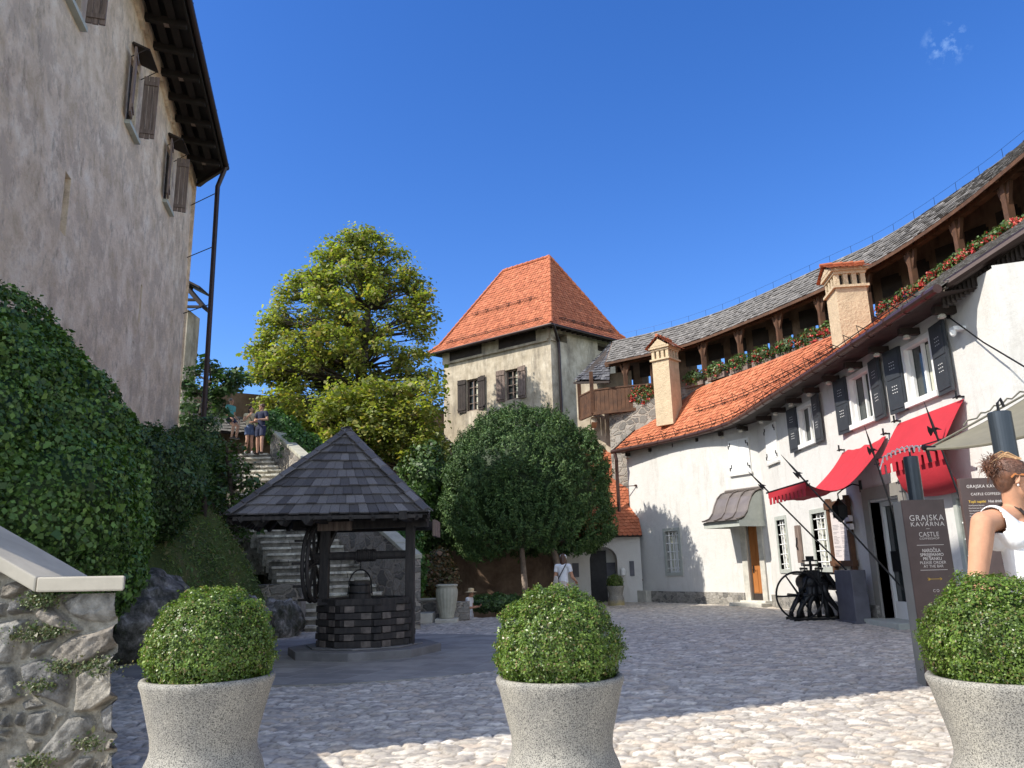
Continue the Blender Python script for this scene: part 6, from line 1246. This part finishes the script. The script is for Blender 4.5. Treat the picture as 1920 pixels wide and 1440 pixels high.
# trees far beyond tower left: dark fill between maple and tower foot
o = spheremass('shrub', [SP(800, 900, 30.5, 42, 60, 1.4), SP(770, 970, 29, 40, 50, 1.2), SP(820, 990, 30.5, 30, 60, 1.0), SP(838, 940, 31, 18, 60, 1.0)], 15000, .12, IVYD, M['leaf_ivy'], off=(-4, 29, 0), lump=.25, up=.2, jit=.3); tag(o, 'dark leafy shrub in the gap between the maple and the clipped yew', 'shrub', 'garden shrubs round the yard')
# yew
yb = (.30, 29, -.6); yw = thing('yew_tree', 'broad clipped dome of a dark green yew in front of the tower', 'tree', yb); c0 = np.array((.42, 29.0, 3.95)); n = 2600
d = sphdirs(n*2); d = d[d[:, 2] > -.80][:n]; n = len(d); rad = np.array((3.06, 2.9, 3.2))
prof = 1+.06*npnoise(d, 3.1, 2)+.07*npnoise(d, 8.7, 5); sx = np.sign(d)*np.abs(d)**.92; fz = np.where(d[:, 2] < 0, (1-np.abs(d[:, 2])**3.4)**(1/2.4)/np.sqrt(np.maximum(1-d[:, 2]**2, .05)), 1.0); dd2 = d.copy(); dd2[:, :2] *= np.minimum(fz, 1.22)[:, None]; base_ = c0+dd2*rad*prof[:, None]; low = base_[:, 2] < 2.6; base_[low, 2] = 2.6-(2.6-base_[low, 2])*.85
P = []; Nn = []; S_ = []; per = 66
for i in range(n):
    h = rng.uniform(.30, .62); r = rng.uniform(.12, .22); t = rng.random(per)**.7; a = rng.uniform(0, 2*pi, per); upv = np.array((0, 0, 1.))*(.75)+d[i]*.6; upv /= np.linalg.norm(upv)
    q_ = base_[i]-d[i]*.22+upv*(t*h)[:, None]+np.stack([np.cos(a), np.sin(a), np.zeros(per)], -1)*(r*(1-t*.75)*rng.uniform(.5, 1, per))[:, None]; P.append(q_); Nn.append(np.stack([np.cos(a), np.sin(a), np.full(per, .3)], -1)+d[i]*.4)
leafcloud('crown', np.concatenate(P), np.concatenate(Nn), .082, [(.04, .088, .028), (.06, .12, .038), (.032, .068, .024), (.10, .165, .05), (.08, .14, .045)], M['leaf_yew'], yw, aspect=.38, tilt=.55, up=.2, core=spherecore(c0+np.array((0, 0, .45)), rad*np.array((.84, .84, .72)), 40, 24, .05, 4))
k = MB(); tb = aY(984, 1095, 29); tt = aY(978, 1030, 29); k.tube([V((tb.x, 29, -.8)), tb, tt, V((tt.x+.1, 29, 3))], [.15, .11, .10, .09], 10); k.build('trunk', M['barkpale'], yw, smooth=True)
k = MB(); k.tube([V((tb.x+1.4, 29.3, -.8)), V((tb.x+1.3, 29.3, 1.2)), V((tb.x+.9, 29.2, 3))], [.16, .13, .10], 8); k.build('trunk', M['barkpale'], yw, smooth=True)
# flower boxes on the wall walk
def flowers(px, py, Y, w_, h_, seed, red, label, n=900):
    c = aY(px, py, Y) if Y else aZ(px, py, 8.75); i = min(range(len(GEs)), key=lambda q: (GEs[q]-V((c.x, c.y, 10.2))).length); d = (GEs[min(i+1, len(GEs)-1)]-GEs[max(i-1, 0)]); d.z = 0; d.normalize(); o_ = V((d.y, -d.x, 0)); o_ = o_ if o_.dot(V((-1, -.5, 0))) > 0 else -o_
    t = thing('flower_box', label, 'flower box', (c.x, c.y, c.z-h_*.55), 'geranium boxes along the wall walk'); k = MB(); k.box((c.x, c.y, c.z-h_*.40), (w_*.95, .24, .22), rz=atan2(d.y, d.x)); k.build('box', M['greywood'], t, bevel=.01)
    R_ = np.array([[d.x, o_.x, 0], [d.y, o_.y, 0], [0, 0, 1.]]); r_ = np.random.default_rng(seed)
    def pts(m, s): u = r_.normal(0, 1, (m, 3)); u /= np.linalg.norm(u, axis=1)[:, None]; u *= (r_.uniform(.5, 1, (m, 1))**.5)*s*(1+.25*npnoise(u, 4, seed))[:, None]; return u*np.array((w_*.55, .32, h_*.5)), u
    p, u = pts(n, 1); leafcloud('foliage', p@R_.T+np.array(c), u@R_.T, .075, [(.06, .12, .03), (.09, .17, .04), (.04, .08, .025), (.14, .17, .06)], M['leaf_ivy'], t, aspect=.8, up=.3)
    p, u = pts(int(n*red*.9), 1.08); p[:, 2] -= .06*(p[:, 2] > 0); cls = r_.integers(0, len(p), max(10, len(p)//9)); p = p[cls][r_.integers(0, len(cls), len(p))]+r_.normal(0, .028, p.shape); leafcloud('blossoms', p@R_.T+np.array(c), u@R_.T, .05, [(.65, .05, .05), (.75, .12, .10), (.8, .25, .22), (.55, .03, .04)], M['leaf_flower'], t, aspect=.9, up=.2)
nm = ['first', 'second', 'third', 'fourth', 'fifth', 'sixth', 'seventh']
flowers(1206, 741, 32.3, 1.35, .85, 1, .9, 'mass of red geraniums and grasses on the plank balcony left of the ochre chimney', 1600)
for i, (x, y, rw) in enumerate(((1303, 708, .15), (1345, 694, .3), (1388, 680, .2), (1430, 667, .25), (1476, 651, .4), (1521, 635, .6), (1559, 620, .7))):
    flowers(x, y, None, .98, .66, 10+i, rw, ('geranium box on the wall walk just right of the far chimney' if i == 0 else 'geranium box on the wall walk just left of the near chimney' if i == 6 else f'{nm[i]} geranium box from the far chimney along the wall walk'))
for i, (x, y) in enumerate(((1668, 575), (1703, 553), (1738, 533), (1772, 508), (1806, 487), (1840, 464), (1872, 446), (1905, 426))):
    flowers(x, y, None, .85, .42, 30+i, 1.0, ('pink and red geraniums just right of the near chimney' if i == 0 else 'red geranium box cut off by the right picture edge' if i == 7 else f'red geranium box, {nm[i]} to the right of the near chimney on the rail'), 600)
# ------------------------------------------------------------------ people
def skinmat(name, c):
    m, N, L, b = newmat(name); vec = mapping(N, L); n = noise(N, L, vec, 22, 10, .75); r = ramp(N, [(.3, tuple(x*.86 for x in c)), (.7, tuple(min(1, x*1.1) for x in c))]); L.new(n.outputs[0], r.inputs[0]); L.new(r.outputs[0], b.inputs['Base Color']); b.inputs['Roughness'].default_value = .62; b.inputs['Specular IOR Level'].default_value = .3; b.inputs['Subsurface Weight'].default_value = .06; b.inputs['Subsurface Radius'].default_value = (.02, .008, .005)
    n2 = noise(N, L, vec, 160, 3); bump(N, L, b, n2.outputs[0], .12, .001); return m
SK = skinmat('tanned_skin', (.52, .27, .165)); SK2 = skinmat('fair_skin', (.50, .29, .20))
def clothm(n, c, v=.10): return simple(n, c, .85, 0, v, 5, .25, 9, dist=.01)
CW = simple('white_cotton', (.76, .76, .77), .85, 0, .03, 5, .6, 5, (1, 1, .45), dist=.05); CT = clothm('turquoise_shirt', (.10, .36, .36)); CN_ = clothm('navy_cloth', (.018, .024, .06)); CB = clothm('blue_denim', (.09, .13, .24)); CC = clothm('cream_shirt', (.62, .56, .38)); CG = clothm('pale_grey_trousers', (.48, .50, .55)); ST = clothm('straw', (.62, .48, .28)); BG = clothm('beige_bag', (.5, .44, .38))
HB = simple('brown_hair', (.075, .032, .017), .45, 0, .45, 6, .6, 60, (1, 1, .3)); HD = simple('dark_hair', (.028, .018, .013), .5, 0, .4, 6, .6, 60); HG = simple('greying_hair', (.20, .17, .14), .6, 0, .3, 6, .6, 60)
def remesh(mb, voxel, smooth=3):
    me = mb.mesh('r'); o = bpy.data.objects.new('r', me); S.collection.objects.link(o); r = o.modifiers.new('r', 'REMESH'); r.mode = 'VOXEL'; r.voxel_size = voxel; s = o.modifiers.new('s', 'SMOOTH'); s.iterations = smooth; s.factor = .5
    bpy.context.view_layer.update(); m2 = bpy.data.meshes.new_from_object(o.evaluated_get(bpy.context.evaluated_depsgraph_get())); bpy.data.objects.remove(o); m2.materials.clear(); return m2
def hand(mb, w_, d, side, pn, s=1.0, curl=.5):
    """palm, four unequal curled fingers and a thumb from the wrist w_ along d; pn = palm normal, side = towards the thumb"""
    w_ = V(w_); d = V(d).normalized(); side = V(side); side = (side-d*side.dot(d)).normalized(); pn = V(pn); pn = (pn-d*pn.dot(d)-side*pn.dot(side)).normalized()
    for q_ in (-.026, -.009, .009, .026): mb.cap(w_+side*q_*.6*s, .016*s, w_+d*.085*s+side*q_*s, .012*s, 8, 3)
    for q_, L_ in ((.029, .068), (.010, .078), (-.010, .072), (-.028, .056)):
        p = w_+d*.088*s+side*q_*s; cdir = d; ang = 0
        for f_ in (.45, .32, .26):
            ang += curl*.75; dr = d*cos(ang)+pn*sin(ang); p2 = p+dr*L_*f_*s; mb.cap(p, .0088*s, p2, .0078*s, 7, 3); p = p2
    p = w_+d*.025*s+side*.026*s; t1 = (d*.6+side*.75+pn*.25).normalized(); p2 = p+t1*.038*s; t2 = (d*.9+side*.25+pn*.45).normalized(); mb.cap(p, .012*s, p2, .010*s, 7, 3); mb.cap(p2, .010*s, p2+t2*.032*s, .0085*s, 7, 3)
def person(label, loc, rz, H, J, top, bottom, shoes, hair, hairstyle, skin=SK2, long_bottom=False, skirt=False, sleeves=.55, group=None, extra=None, voxel=.013):
    t = thing('person', label, 'person', (0, 0, 0), group); OFF[t] = V((0, 0, 0)); s = H/1.72
    B = dict(pel=(0, 0, .95), ch=(0, 0, 1.27), nk=(0, .01, 1.47), hd=(0, -.015, 1.60), sL=(.175, 0, 1.41), sR=(-.175, 0, 1.41), eL=(.23, .02, 1.13), eR=(-.23, .02, 1.13), wL=(.24, -.06, .89), wR=(-.24, -.06, .89), hL=(.09, 0, .91), hR=(-.09, 0, .91), kL=(.10, -.02, .49), kR=(-.10, -.02, .49), aL=(.11, .02, .08), aR=(-.11, .02, .08), look=(0, -1, 0))
    B.update(J); B = {k_: V(v)*(s if k_ != 'look' else 1) for k_, v in B.items()}; m_ = MB()
    look = B['look'].normalized(); rt = look.cross(V((0, 0, 1))).normalized()
    m_.cap(B['pel'], .125*s, B['ch']-V((0, 0, .08*s)), .115*s, side=(1, 0, 0), asp=.72); m_.cap(B['ch']-V((0, 0, .05*s)), .12*s, B['ch']+V((0, 0, .08*s)), .13*s, side=(1, 0, 0), asp=.68); m_.cap(B['sL'], .055*s, B['sR'], .055*s); m_.cap(B['nk']-V((0, 0, .06*s)), .055*s, B['hd']-V((0, 0, .03*s)), .050*s)
    hd = B['hd']; Rh = Matrix((rt, -look, V((0, 0, 1)))).transposed(); m_.sph(hd+V((0, 0, .03*s)), (.073*s, .092*s, .098*s), 16, 12, rot=Rh); m_.sph(hd+look*.022*s-V((0, 0, .045*s)), (.052*s, .062*s, .062*s), 12, 8, rot=Rh); m_.sph(hd+look*.092*s-V((0, 0, .005*s)), (.013*s, .018*s, .022*s), 8, 6, rot=Rh)
    for q_ in (-1, 1): m_.sph(hd+rt*.074*s*q_-V((0, 0, .002)), (.012*s, .022*s, .032*s), 8, 6, rot=Rh)
    for a, b, c, r0, r1, r2 in (('sL', 'eL', 'wL', .050, .040, .028), ('sR', 'eR', 'wR', .050, .040, .028), ('hL', 'kL', 'aL', .085, .056, .038), ('hR', 'kR', 'aR', .085, .056, .038)):
        m_.cap(B[a], r0*s, B[b], r1*s); m_.cap(B[b], r1*s, B[b].lerp(B[c], .35), r1*1.04*s); m_.cap(B[b].lerp(B[c], .35), r1*1.0*s, B[c], r2*s)
    for a in ('aL', 'aR'): m_.cap(B[a]+V((0, .03*s, -.045*s)), .034*s, B[a]+V((0, -.14*s, -.05*s)), .03*s)
    me = remesh(m_, voxel, 3); h_ = MB()
    for w__, e__, sd in (('wL', 'eL', 1), ('wR', 'eR', -1)): hand(h_, B[w__], B[w__]-B[e__], V((-sd*.8, -.6, 0)), V((-sd, 0, 0)), s, .55)
    bm = bmesh.new(); bm.from_mesh(me); bm.from_mesh(h_.mesh('h')); bm.to_mesh(me); bm.free()
    Mt = Matrix.Translation(V(loc))@Matrix.Rotation(rz, 4, 'Z')
    def put(nm_, me_, m__, sm=True): me_.transform(Mt); return link(nm_, me_, m__, t, smooth=sm)
    body = put('body', me, skin)
    k = MB(); k.cap(B['pel']+V((0, 0, .02*s)), .137*s, B['ch']-V((0, 0, .08*s)), .128*s, side=(1, 0, 0), asp=.76); k.cap(B['ch']-V((0, 0, .05*s)), .133*s, B['ch']+V((0, 0, .08*s)), .142*s, side=(1, 0, 0), asp=.72); k.cap(B['sL'], .066*s, B['sR'], .066*s)
    if sleeves > 0:
        for a, b in (('sL', 'eL'), ('sR', 'eR')): k.tube([B[a], B[a].lerp(B[b], sleeves)], [.068*s, .062*s], 12)
    put('shirt', remesh(k, voxel, 3), top)
    k = MB(); k.cap(B['pel']-V((0, 0, .04*s)), .142*s, B['pel']+V((0, 0, .06*s)), .135*s, side=(1, 0, 0), asp=.80); f_ = 1.0 if long_bottom else .0
    for a, b, c in (('hL', 'kL', 'aL'), ('hR', 'kR', 'aR')):
        if long_bottom: k.tube([B[a]+V((0, 0, .03)), B[b], B[c]+V((0, 0, .02))], [.105*s, .075*s, .062*s], 12)
        else: k.tube([B[a]+V((0, 0, .03)), B[a].lerp(B[b], long_bottom if long_bottom else skirt or .6)], [.108*s, .098*s], 12)
    put('trousers' if long_bottom else 'shorts', remesh(k, voxel, 2), bottom)
    k = MB()
    for a in ('aL', 'aR'): k.cap(B[a]+V((0, .03*s, -.05*s)), .042*s, B[a]+V((0, -.15*s, -.052*s)), .036*s, asp=.9)
    put('shoes', remesh(k, voxel, 1), shoes); k = MB(); hc = hd+V((0, 0, .045*s))-look*.014*s; k.sph(hc, (.084*s, .098*s, .092*s), 14, 10, rot=Rh)
    if hairstyle == 'long': k.cap(hd-look*.05*s+V((0, 0, .02*s)), .07*s, hd-look*.075*s-V((0, 0, .16*s)), .055*s); k.cap(hd-look*.02*s+rt*.05*s, .035*s, hd-look*.03*s+rt*.06*s-V((0, 0, .15*s)), .03*s); k.cap(hd-look*.02*s-rt*.05*s, .035*s, hd-look*.03*s-rt*.06*s-V((0, 0, .15*s)), .03*s)
    for v_i in range(len(k.v)):                              # cut the face side free
        p = V(k.v[v_i]); q_ = p-hd
        if q_.dot(look) > .055*s and q_.z < .075*s: k.v[v_i] = tuple(p-look*(q_.dot(look)-.055*s))
        elif hairstyle != 'long' and q_.z < -.01*s: k.v[v_i] = tuple(hd+V((q_.x*.9, q_.y*.9, -.01*s)))
    put('hair', k.mesh('hair'), hair)
    for q_ in (-1, 1): k = MB(); k.sph(hd+look*.079*s+rt*.03*s*q_+V((0, 0, .012*s)), (.012*s, .007*s, .006*s), 8, 6, rot=Rh); put('eye', k.mesh('eye'), HD)
    k = MB(); k.sph(hd+look*.078*s-V((0, 0, .055*s)), (.022*s, .008*s, .006*s), 8, 6, rot=Rh); put('mouth', k.mesh('mouth'), SK)
    if extra: extra(t, B, put, s, hd, look, rt, Rh)
    OFF[t] = V((0, 0, 0)); me_all = [c for c in t.children]
    for c in me_all: c.data.transform(Matrix.Translation(-V(loc)))
    t.location = loc; return t
def flo(x, y, Y): return aY(x, y, Y)
# couple on the stairs
fw_ = aY(466, 850, 26.6); fm_ = aY(487, 852, 26.4)
def xbag(t, B, put, s, hd, look, rt, Rh): k = MB(); k.tube([B['sR']+V((.03, .04, .05)), B['ch']+V((0, -.12, 0)), B['hL']+V((.06, -.10, .06))], .012, 6); put('bag_strap', k.mesh('s'), HD); k = MB(); k.sph(B['hL']+V((.10, -.1, 0)), (.06, .11, .09), 10, 8); put('bag', k.mesh('b'), HD)
person('young woman in pale yellow top and denim shorts touching her face on the stairs', fw_, .35, 1.66, dict(eR=(-.22, -.10, 1.18), wR=(-.06, -.20, 1.36), eL=(.24, -.02, 1.15), wL=(.08, -.20, 1.12), look=(.6, -.8, -.1), kL=(.07, -.04, .49), kR=(-.07, -.05, .49)), CC, CB, CW, HD, 'long', sleeves=.35, extra=xbag, group=None)
person('young man in navy shirt and shorts leaning beside the woman on the stairs', fm_, -.35, 1.78, dict(eL=(.26, -.03, 1.16), wL=(.10, -.24, 1.14), eR=(-.25, -.02, 1.16), wR=(-.06, -.24, 1.12), look=(-.8, -.5, -.15), aL=(.16, -.12, .08), kL=(.13, -.10, .49)), CN_, CN_, HD, HB, 'short', sleeves=.6, skirt=.75)
ft_ = aY(430, 812, 28.2)
person('man in turquoise shirt and blue shorts leaning on the landing above the couple', ft_-V((0, 0, .45)), 1.2, 1.76, dict(eL=(.24, .05, 1.14), wL=(.26, -.14, .96), eR=(-.24, .02, 1.14), wR=(-.2, -.2, .96), look=(0, -1, -.2), kL=(.12, -.28, .70), kR=(-.12, -.28, .70), aL=(.12, -.22, .28), aR=(-.12, -.22, .28)), CT, CN_, HD, HG, 'short', sleeves=.55)
# woman with cap
def xcap(t, B, put, s, hd, look, rt, Rh):
    k = MB(); k.sph(hd+V((0, 0, .055*s)), (.090*s, .105*s, .080*s), 16, 10, rot=Rh); k.sph(hd+look*.13*s+V((0, 0, .045*s)), (.065*s, .075*s, .010*s), 12, 6, rot=Rh); put('cap', k.mesh('c'), CW); k = MB(); k.tube([B['sR']+V((.02, .1, .06)), B['ch']+V((0, .13, -.05)), B['pel']+V((.16, .12, .05))], .013, 6); put('bag_strap', k.mesh('s'), HD)
    k = MB(); k.cap(B['pel']+V((.14, .14, .18)), .06, B['pel']+V((.18, .14, -.16)), .10, side=(1, 0, 0), asp=.5); put('tote_bag', k.mesh('b'), BG)
pc_ = V((1.27, 21, 0)); pc_.x = aY(1055, 1050, 21).x
person('woman in white T-shirt and white cap seen from behind past the middle planter', pc_, 2.55, 1.78, dict(look=(.35, -1, -.35), nk=(0, -.01, 1.46), hd=(.01, -.05, 1.585), eR=(-.24, -.05, 1.13), wR=(-.2, -.26, 1.05)), CW, BG, CW, HB, 'long', sleeves=.5, extra=xcap, skin=SK)
def xhat(t, B, put, s, hd, look, rt, Rh):
    k = MB(); k.lathe([(.20, .035), (.17, .045), (.10, .06), (.097, .10), (.085, .15), (.05, .165), (.01, .168)], hd, 20, capb=True); put('straw_hat', k.mesh('h'), ST); k = MB(); k.box(B['wL']+V((-.03, -.09, .03)), (.07, .012, .14)); put('phone', k.mesh('p'), HD)
ph_ = V((0, 25.4, -.85)); ph_.x = aY(880, 1120, 25.4).x
person('person in straw sun hat and white top looking at a phone by the fluted urn', ph_, 1.25, 1.68, dict(look=(0, -1, -.5), eL=(.2, -.02, 1.14), wL=(.12, -.26, 1.17), eR=(-.2, -.02, 1.14), wR=(-.08, -.26, 1.15), hd=(0, -.06, 1.585)), CW, CG, CW, HB, 'short', sleeves=.5, extra=xhat, skin=SK, long_bottom=True)
# ---- foreground woman, seen from behind her right shoulder, head turned to the right edge
Yw_ = 5.15; wm = thing('person', 'woman in white tank top and sunglasses with brown hair pinned up at the right edge', 'person', (3.45, Yw_, .23))
hdw = aY(1897, 900, Yw_); SCW = 1.15
def wq_(x, y, Y): return hdw+(aY(x, y, Y)-hdw)/SCW
shR = wq_(1843, 980, Yw_-.02); A = hdw
look = V((.93, -.22, -.06)).normalized(); rt = look.cross(V((0, 0, 1))).normalized(); Rh = Matrix((rt, -look, V((0, 0, 1)))).transposed()
hc = hdw+look*.03+V((0, .03, .0))
k = MB(); k.sph(hc+V((0, 0, .035))-look*.012, (.078, .10, .10), 28, 20, rot=Rh); k.sph(hc+look*.035-V((0, 0, .035)), (.060, .062, .075), 24, 16, rot=Rh); k.sph(hc+look*.075-V((0, 0, .095)), (.026, .026, .022), 14, 10, rot=Rh)
k.cap(hc+look*.088+V((0, 0, .028)), .013, hc+look*.112-V((0, 0, .012)), .015, 10); k.sph(hc+look*.086-V((0, 0, .050)), (.026, .016, .013), 12, 8, rot=Rh); k.sph(hc+look*.072+V((0, 0, .045)), (.055, .022, .018), 14, 8, rot=Rh)
tors = V((.60, -.80, 0)).normalized(); tr_t = tors.cross(V((0, 0, 1))).normalized()            # facing of the torso, its right-hand side
chest = V((hdw.x+.05, Yw_+.07, shR.z-.15)); pel = V((chest.x+.03, chest.y+.02, chest.z-.38))
sR = shR.copy(); sL = chest+(chest-sR); sL.z = sR.z+.01; nb_ = chest+V((-.015, 0, .20))
k.cap(nb_, .062, hc-look*.022-V((0, 0, .035)), .053, 24); k.cap(nb_+V((0, 0, -.01)), .07, sR, .062, 20); k.cap(nb_+V((0, 0, -.01)), .07, sL, .062, 20)
k.cap(pel, .15, chest-V((0, 0, .12)), .125, 28, side=tr_t, asp=.72); k.cap(chest-V((0, 0, .10)), .135, chest+V((0, 0, .07)), .140, 28, side=tr_t, asp=.66)
el = wq_(1832, 1092, Yw_-.03); wr_ = V((el.x+.10, el.y-.20, el.z-.20)); k.cap(sR, .063, sR.lerp(el, .4), .060, 20); k.cap(sR.lerp(el, .4), .060, el, .048, 20); k.cap(el, .042, el.lerp(wr_, .35), .042, 16); k.cap(el.lerp(wr_, .35), .042, wr_, .027, 16)
el2 = sL+V((.05, .06, -.30)); wr2 = el2+V((.02, -.22, -.08)); k.cap(sL, .060, el2, .042, 16); k.cap(el2, .042, wr2, .027, 16)
gz = hdw.z-hdw.z/SCW; hip = pel-V((0, 0, .05))
for s_ in (-1, 1): kn = hip+tr_t*.10*s_; kn.z = gz+.50; an = kn.copy(); an.z = gz+.09; k.cap(hip+tr_t*.08*s_, .10, kn, .06, 18); k.cap(kn, .058, an, .040, 16); k.cap(an-V((0, 0, .045))-tors*.03, .036, an-V((0, 0, .05))+tors*.14, .032, 12)
me = remesh(k, .0065, 5); h_ = MB(); hand(h_, wr_, wr_-el, tors*.3+V((0, 0, .9)), tr_t*-1, 1, .6); hand(h_, wr2, wr2-el2, V((0, 0, 1)), tr_t, 1, .6); bm = bmesh.new(); bm.from_mesh(me); bm.from_mesh(h_.mesh('h')); bm.to_mesh(me); bm.free(); link('body', me, SK, wm, smooth=True)
# ear, earring, glasses
ec = hdw+V((-.0, -.045, .008)); k = MB(); er = Matrix.Rotation(.15, 3, 'Y'); k.tube([ec+er@V((.017*cos(a)-.003, -.006*abs(cos(a*.5)), .031*sin(a))) for a in np.linspace(-1.9, 2.6, 18)], .0055, 8); k.sph(ec+V((-.002, .006, 0)), (.014, .010, .024), 12, 8); k.sph(ec+V((.0, -.001, -.026)), (.0075, .006, .009), 8, 6); link('ear', remesh(k, .003, 2), SK, wm, smooth=True)
k = MB(); k.sph(ec+V((0, -.005, -.042)), (.006, .006, .008), 8, 6); k.tube([ec+V((0, -.004, -.030)), ec+V((0, -.005, -.042))], .0015, 5); k.build('earring', M['paper'], wm)
k = MB(); g0 = ec+V((-.012, -.008, .022)); k.beam(g0, hc+look*.085-rt*-.0+V((0, -.062, .022)), .005, .011); k.beam(g0, g0+V((-.02, .004, -.02)), .005, .009)
gl_c = hc+look*.092+V((0, 0, .012)); am = newmat('amber_glasses'); am[3].inputs['Base Color'].default_value = (.50, .16, .03, 1); am[3].inputs['Roughness'].default_value = .12
for s_ in (-1, 1): c_ = gl_c+rt*s_*.034; k.tube([c_+rt*(.029*cos(a))+V((0, 0, .021*sin(a)))-look*abs(cos(a))*.006*s_*0 for a in np.linspace(0, 2*pi, 21)], .0035, 6); k.plate([c_+rt*(.027*cos(a))+V((0, 0, .019*sin(a))) for a in np.linspace(0, 2*pi, 15)[:-1]], .002)
k.build('sunglasses', am[0], wm)
for s_ in (-1, 1): k = MB(); k.sph(hc+look*.078+rt*s_*.033+V((0, 0, .014)), .012, 10, 8); k.build('eye', M['whitepaint'], wm)
# tank top: slightly larger torso with straps, cut low round the neck
k = MB(); k.cap(pel-V((0, 0, .04)), .163, chest-V((0, 0, .12)), .137, 32, side=tr_t, asp=.76); k.cap(chest-V((0, 0, .12)), .146, chest+V((0, 0, .05)), .152, 32, side=tr_t, asp=.72)
for q_ in (sR, sL): tp_ = q_.lerp(nb_, .34)+V((0, 0, .008)); k.cap(chest+(q_-chest)*.45+tors*.05, .075, tp_, .071, 20); k.cap(chest+(q_-chest)*.45-tors*.05, .075, tp_, .071, 20)
for s_ in (-1, 1): k.sph(chest+tors*.075+tr_t*.065*s_-V((0, 0, .03)), (.062, .062, .062), 16, 12)
top_ = remesh(k, .0065, 6); bm = bmesh.new(); bm.from_mesh(top_); 
def arm_cut(v): return False

def seg(p, a, b): t = max(0, min(1, (p-a).dot(b-a)/(b-a).length_squared)); return (p-a.lerp(b, t)).length
bmesh.ops.delete(bm, geom=[v for v in bm.verts if (v.co-(nb_+tors*.035+V((0, 0, .03)))).length < .118 or seg(v.co, sR+tr_t*.035, el) < .083 or seg(v.co, sL-tr_t*.035, el2) < .083 or (v.co-nb_).dot(tr_t) > (sR-nb_).dot(tr_t)*.80 or (v.co-nb_).dot(-tr_t) > (sL-nb_).dot(-tr_t)*.80], context='VERTS'); bm.to_mesh(top_); bm.free()
tp = link('tank_top', top_, CW, wm, smooth=True); sd_ = tp.modifiers.new('thickness', 'SOLIDIFY'); sd_.thickness = .004; sd_.offset = 1
k = MB(); a0_ = nb_+(sL-nb_)*.05+V((0, -.03, .072)); pth = [nb_+V((-.05, .06, .05)), nb_+V((-.055, -.02, .068)), nb_+V((-.02, -.075, .02)), chest+tors*.135+V((0, 0, .06)), chest+tors*.15-tr_t*.08-V((0, 0, .08)), pel-tr_t*.16+tors*.08]
for i in range(5): k.beam(pth[i], pth[i+1], .026, .006, up=tors if i > 1 else (0, 0, 1), ext=.005)
k.build('bag_strap', HD, wm); k = MB(); k.cap(pel-V((0, 0, .02)), .17, hip-V((0, 0, .45)), .20, 24, side=tr_t, asp=.8); k.build('skirt', CG, wm, smooth=True)
k = MB()
for s_ in (-1, 1): an = hip+tr_t*.10*s_; an.z = gz+.09; k.cap(an-V((0, 0, .05))-tors*.035, .040, an-V((0, 0, .052))+tors*.15, .036, 12)
k.build('shoes', CW, wm, smooth=True)
# hair: cap following the skull, twisted bun at the back, loose strands
HR = simple('red_brown_streaked_hair', (.13, .055, .030), .42, 0, .55, 30, .8, 140, (1, 1, .35)); HRL = simple('light_streaked_hair', (.42, .25, .12), .42, 0, .4, 30, .6, 140)
k = MB(); k.sph(hc+V((0, 0, .045))-look*.022, (.086, .104, .100), 28, 20, rot=Rh); k.sph(hc-look*.055+V((0, 0, .0)), (.068, .058, .075), 18, 12, rot=Rh); hm = remesh(k, .006, 3)
bm = bmesh.new(); bm.from_mesh(hm); bmesh.ops.delete(bm, geom=[v for v in bm.verts if (v.co-hc).dot(look) > .040 and (v.co-hc).z < .075 or ((v.co-hc).dot(look) > -.015 and (v.co-hc).z < .012)], context='VERTS'); bm.to_mesh(hm); bm.free(); link('hair', hm, HR, wm, smooth=True)
bun = hc-look*.108+V((0, -.02, .078)); k = MB()
for i in range(1300):
    a = random.uniform(0, 2*pi); th_ = random.uniform(-.5, .7); st_ = hc+V((0, 0, .045))-look*.022+Rh@V((.088*cos(a)*cos(th_), .106*sin(a)*cos(th_), .104*abs(sin(th_))+.01*0)); st_ = st_
    q_ = (st_-hc)
    if q_.dot(look) > .05 and q_.z < .07: continue
    md = st_.lerp(bun, .5)+(st_.lerp(bun, .5)-hc).normalized()*.022; e_ = bun+V((random.gauss(0, .025), random.gauss(0, .025), random.gauss(0, .03))); k.tube([st_, md, e_], [.0013, .0018, .0010], 4)
k.build('hair_strands', HR, wm); k = MB()
for i in range(110):
    a = random.uniform(-.9, .9); st_ = hc+look*.045*random.uniform(.2, 1)+rt*(.075*sin(a))+V((0, 0, .085+.05*cos(a))); e_ = bun+V((random.gauss(0, .02), random.gauss(0, .02), random.gauss(.01, .02))); md = st_.lerp(e_, .5)+V((0, 0, .035)); k.tube([st_, md, e_], [.0022, .0028, .0016], 4)
k.build('hair_highlights', HRL, wm); k = MB()
for i in range(330):
    d0 = V((random.gauss(0, 1), random.gauss(0, 1), random.gauss(0, 1))).normalized(); p_ = bun+d0*.022; ax_ = d0.cross(V((random.gauss(0, 1), random.gauss(0, 1), random.gauss(0, 1)))).normalized(); L_ = random.uniform(.02, .036) if i > 40 else random.uniform(.04, .065); k.tube([p_, p_+d0*L_*.4+ax_*L_*.4, p_+d0*L_*.65+ax_*L_*.95, p_+d0*L_*.5+ax_*L_*1.3-V((0, 0, .02))], [.0035, .003, .002, .0008], 4)
k.build('bun', HR, wm)

wm.location = hdw-(hdw-OFF[wm])*SCW; wm.scale = (SCW,)*3
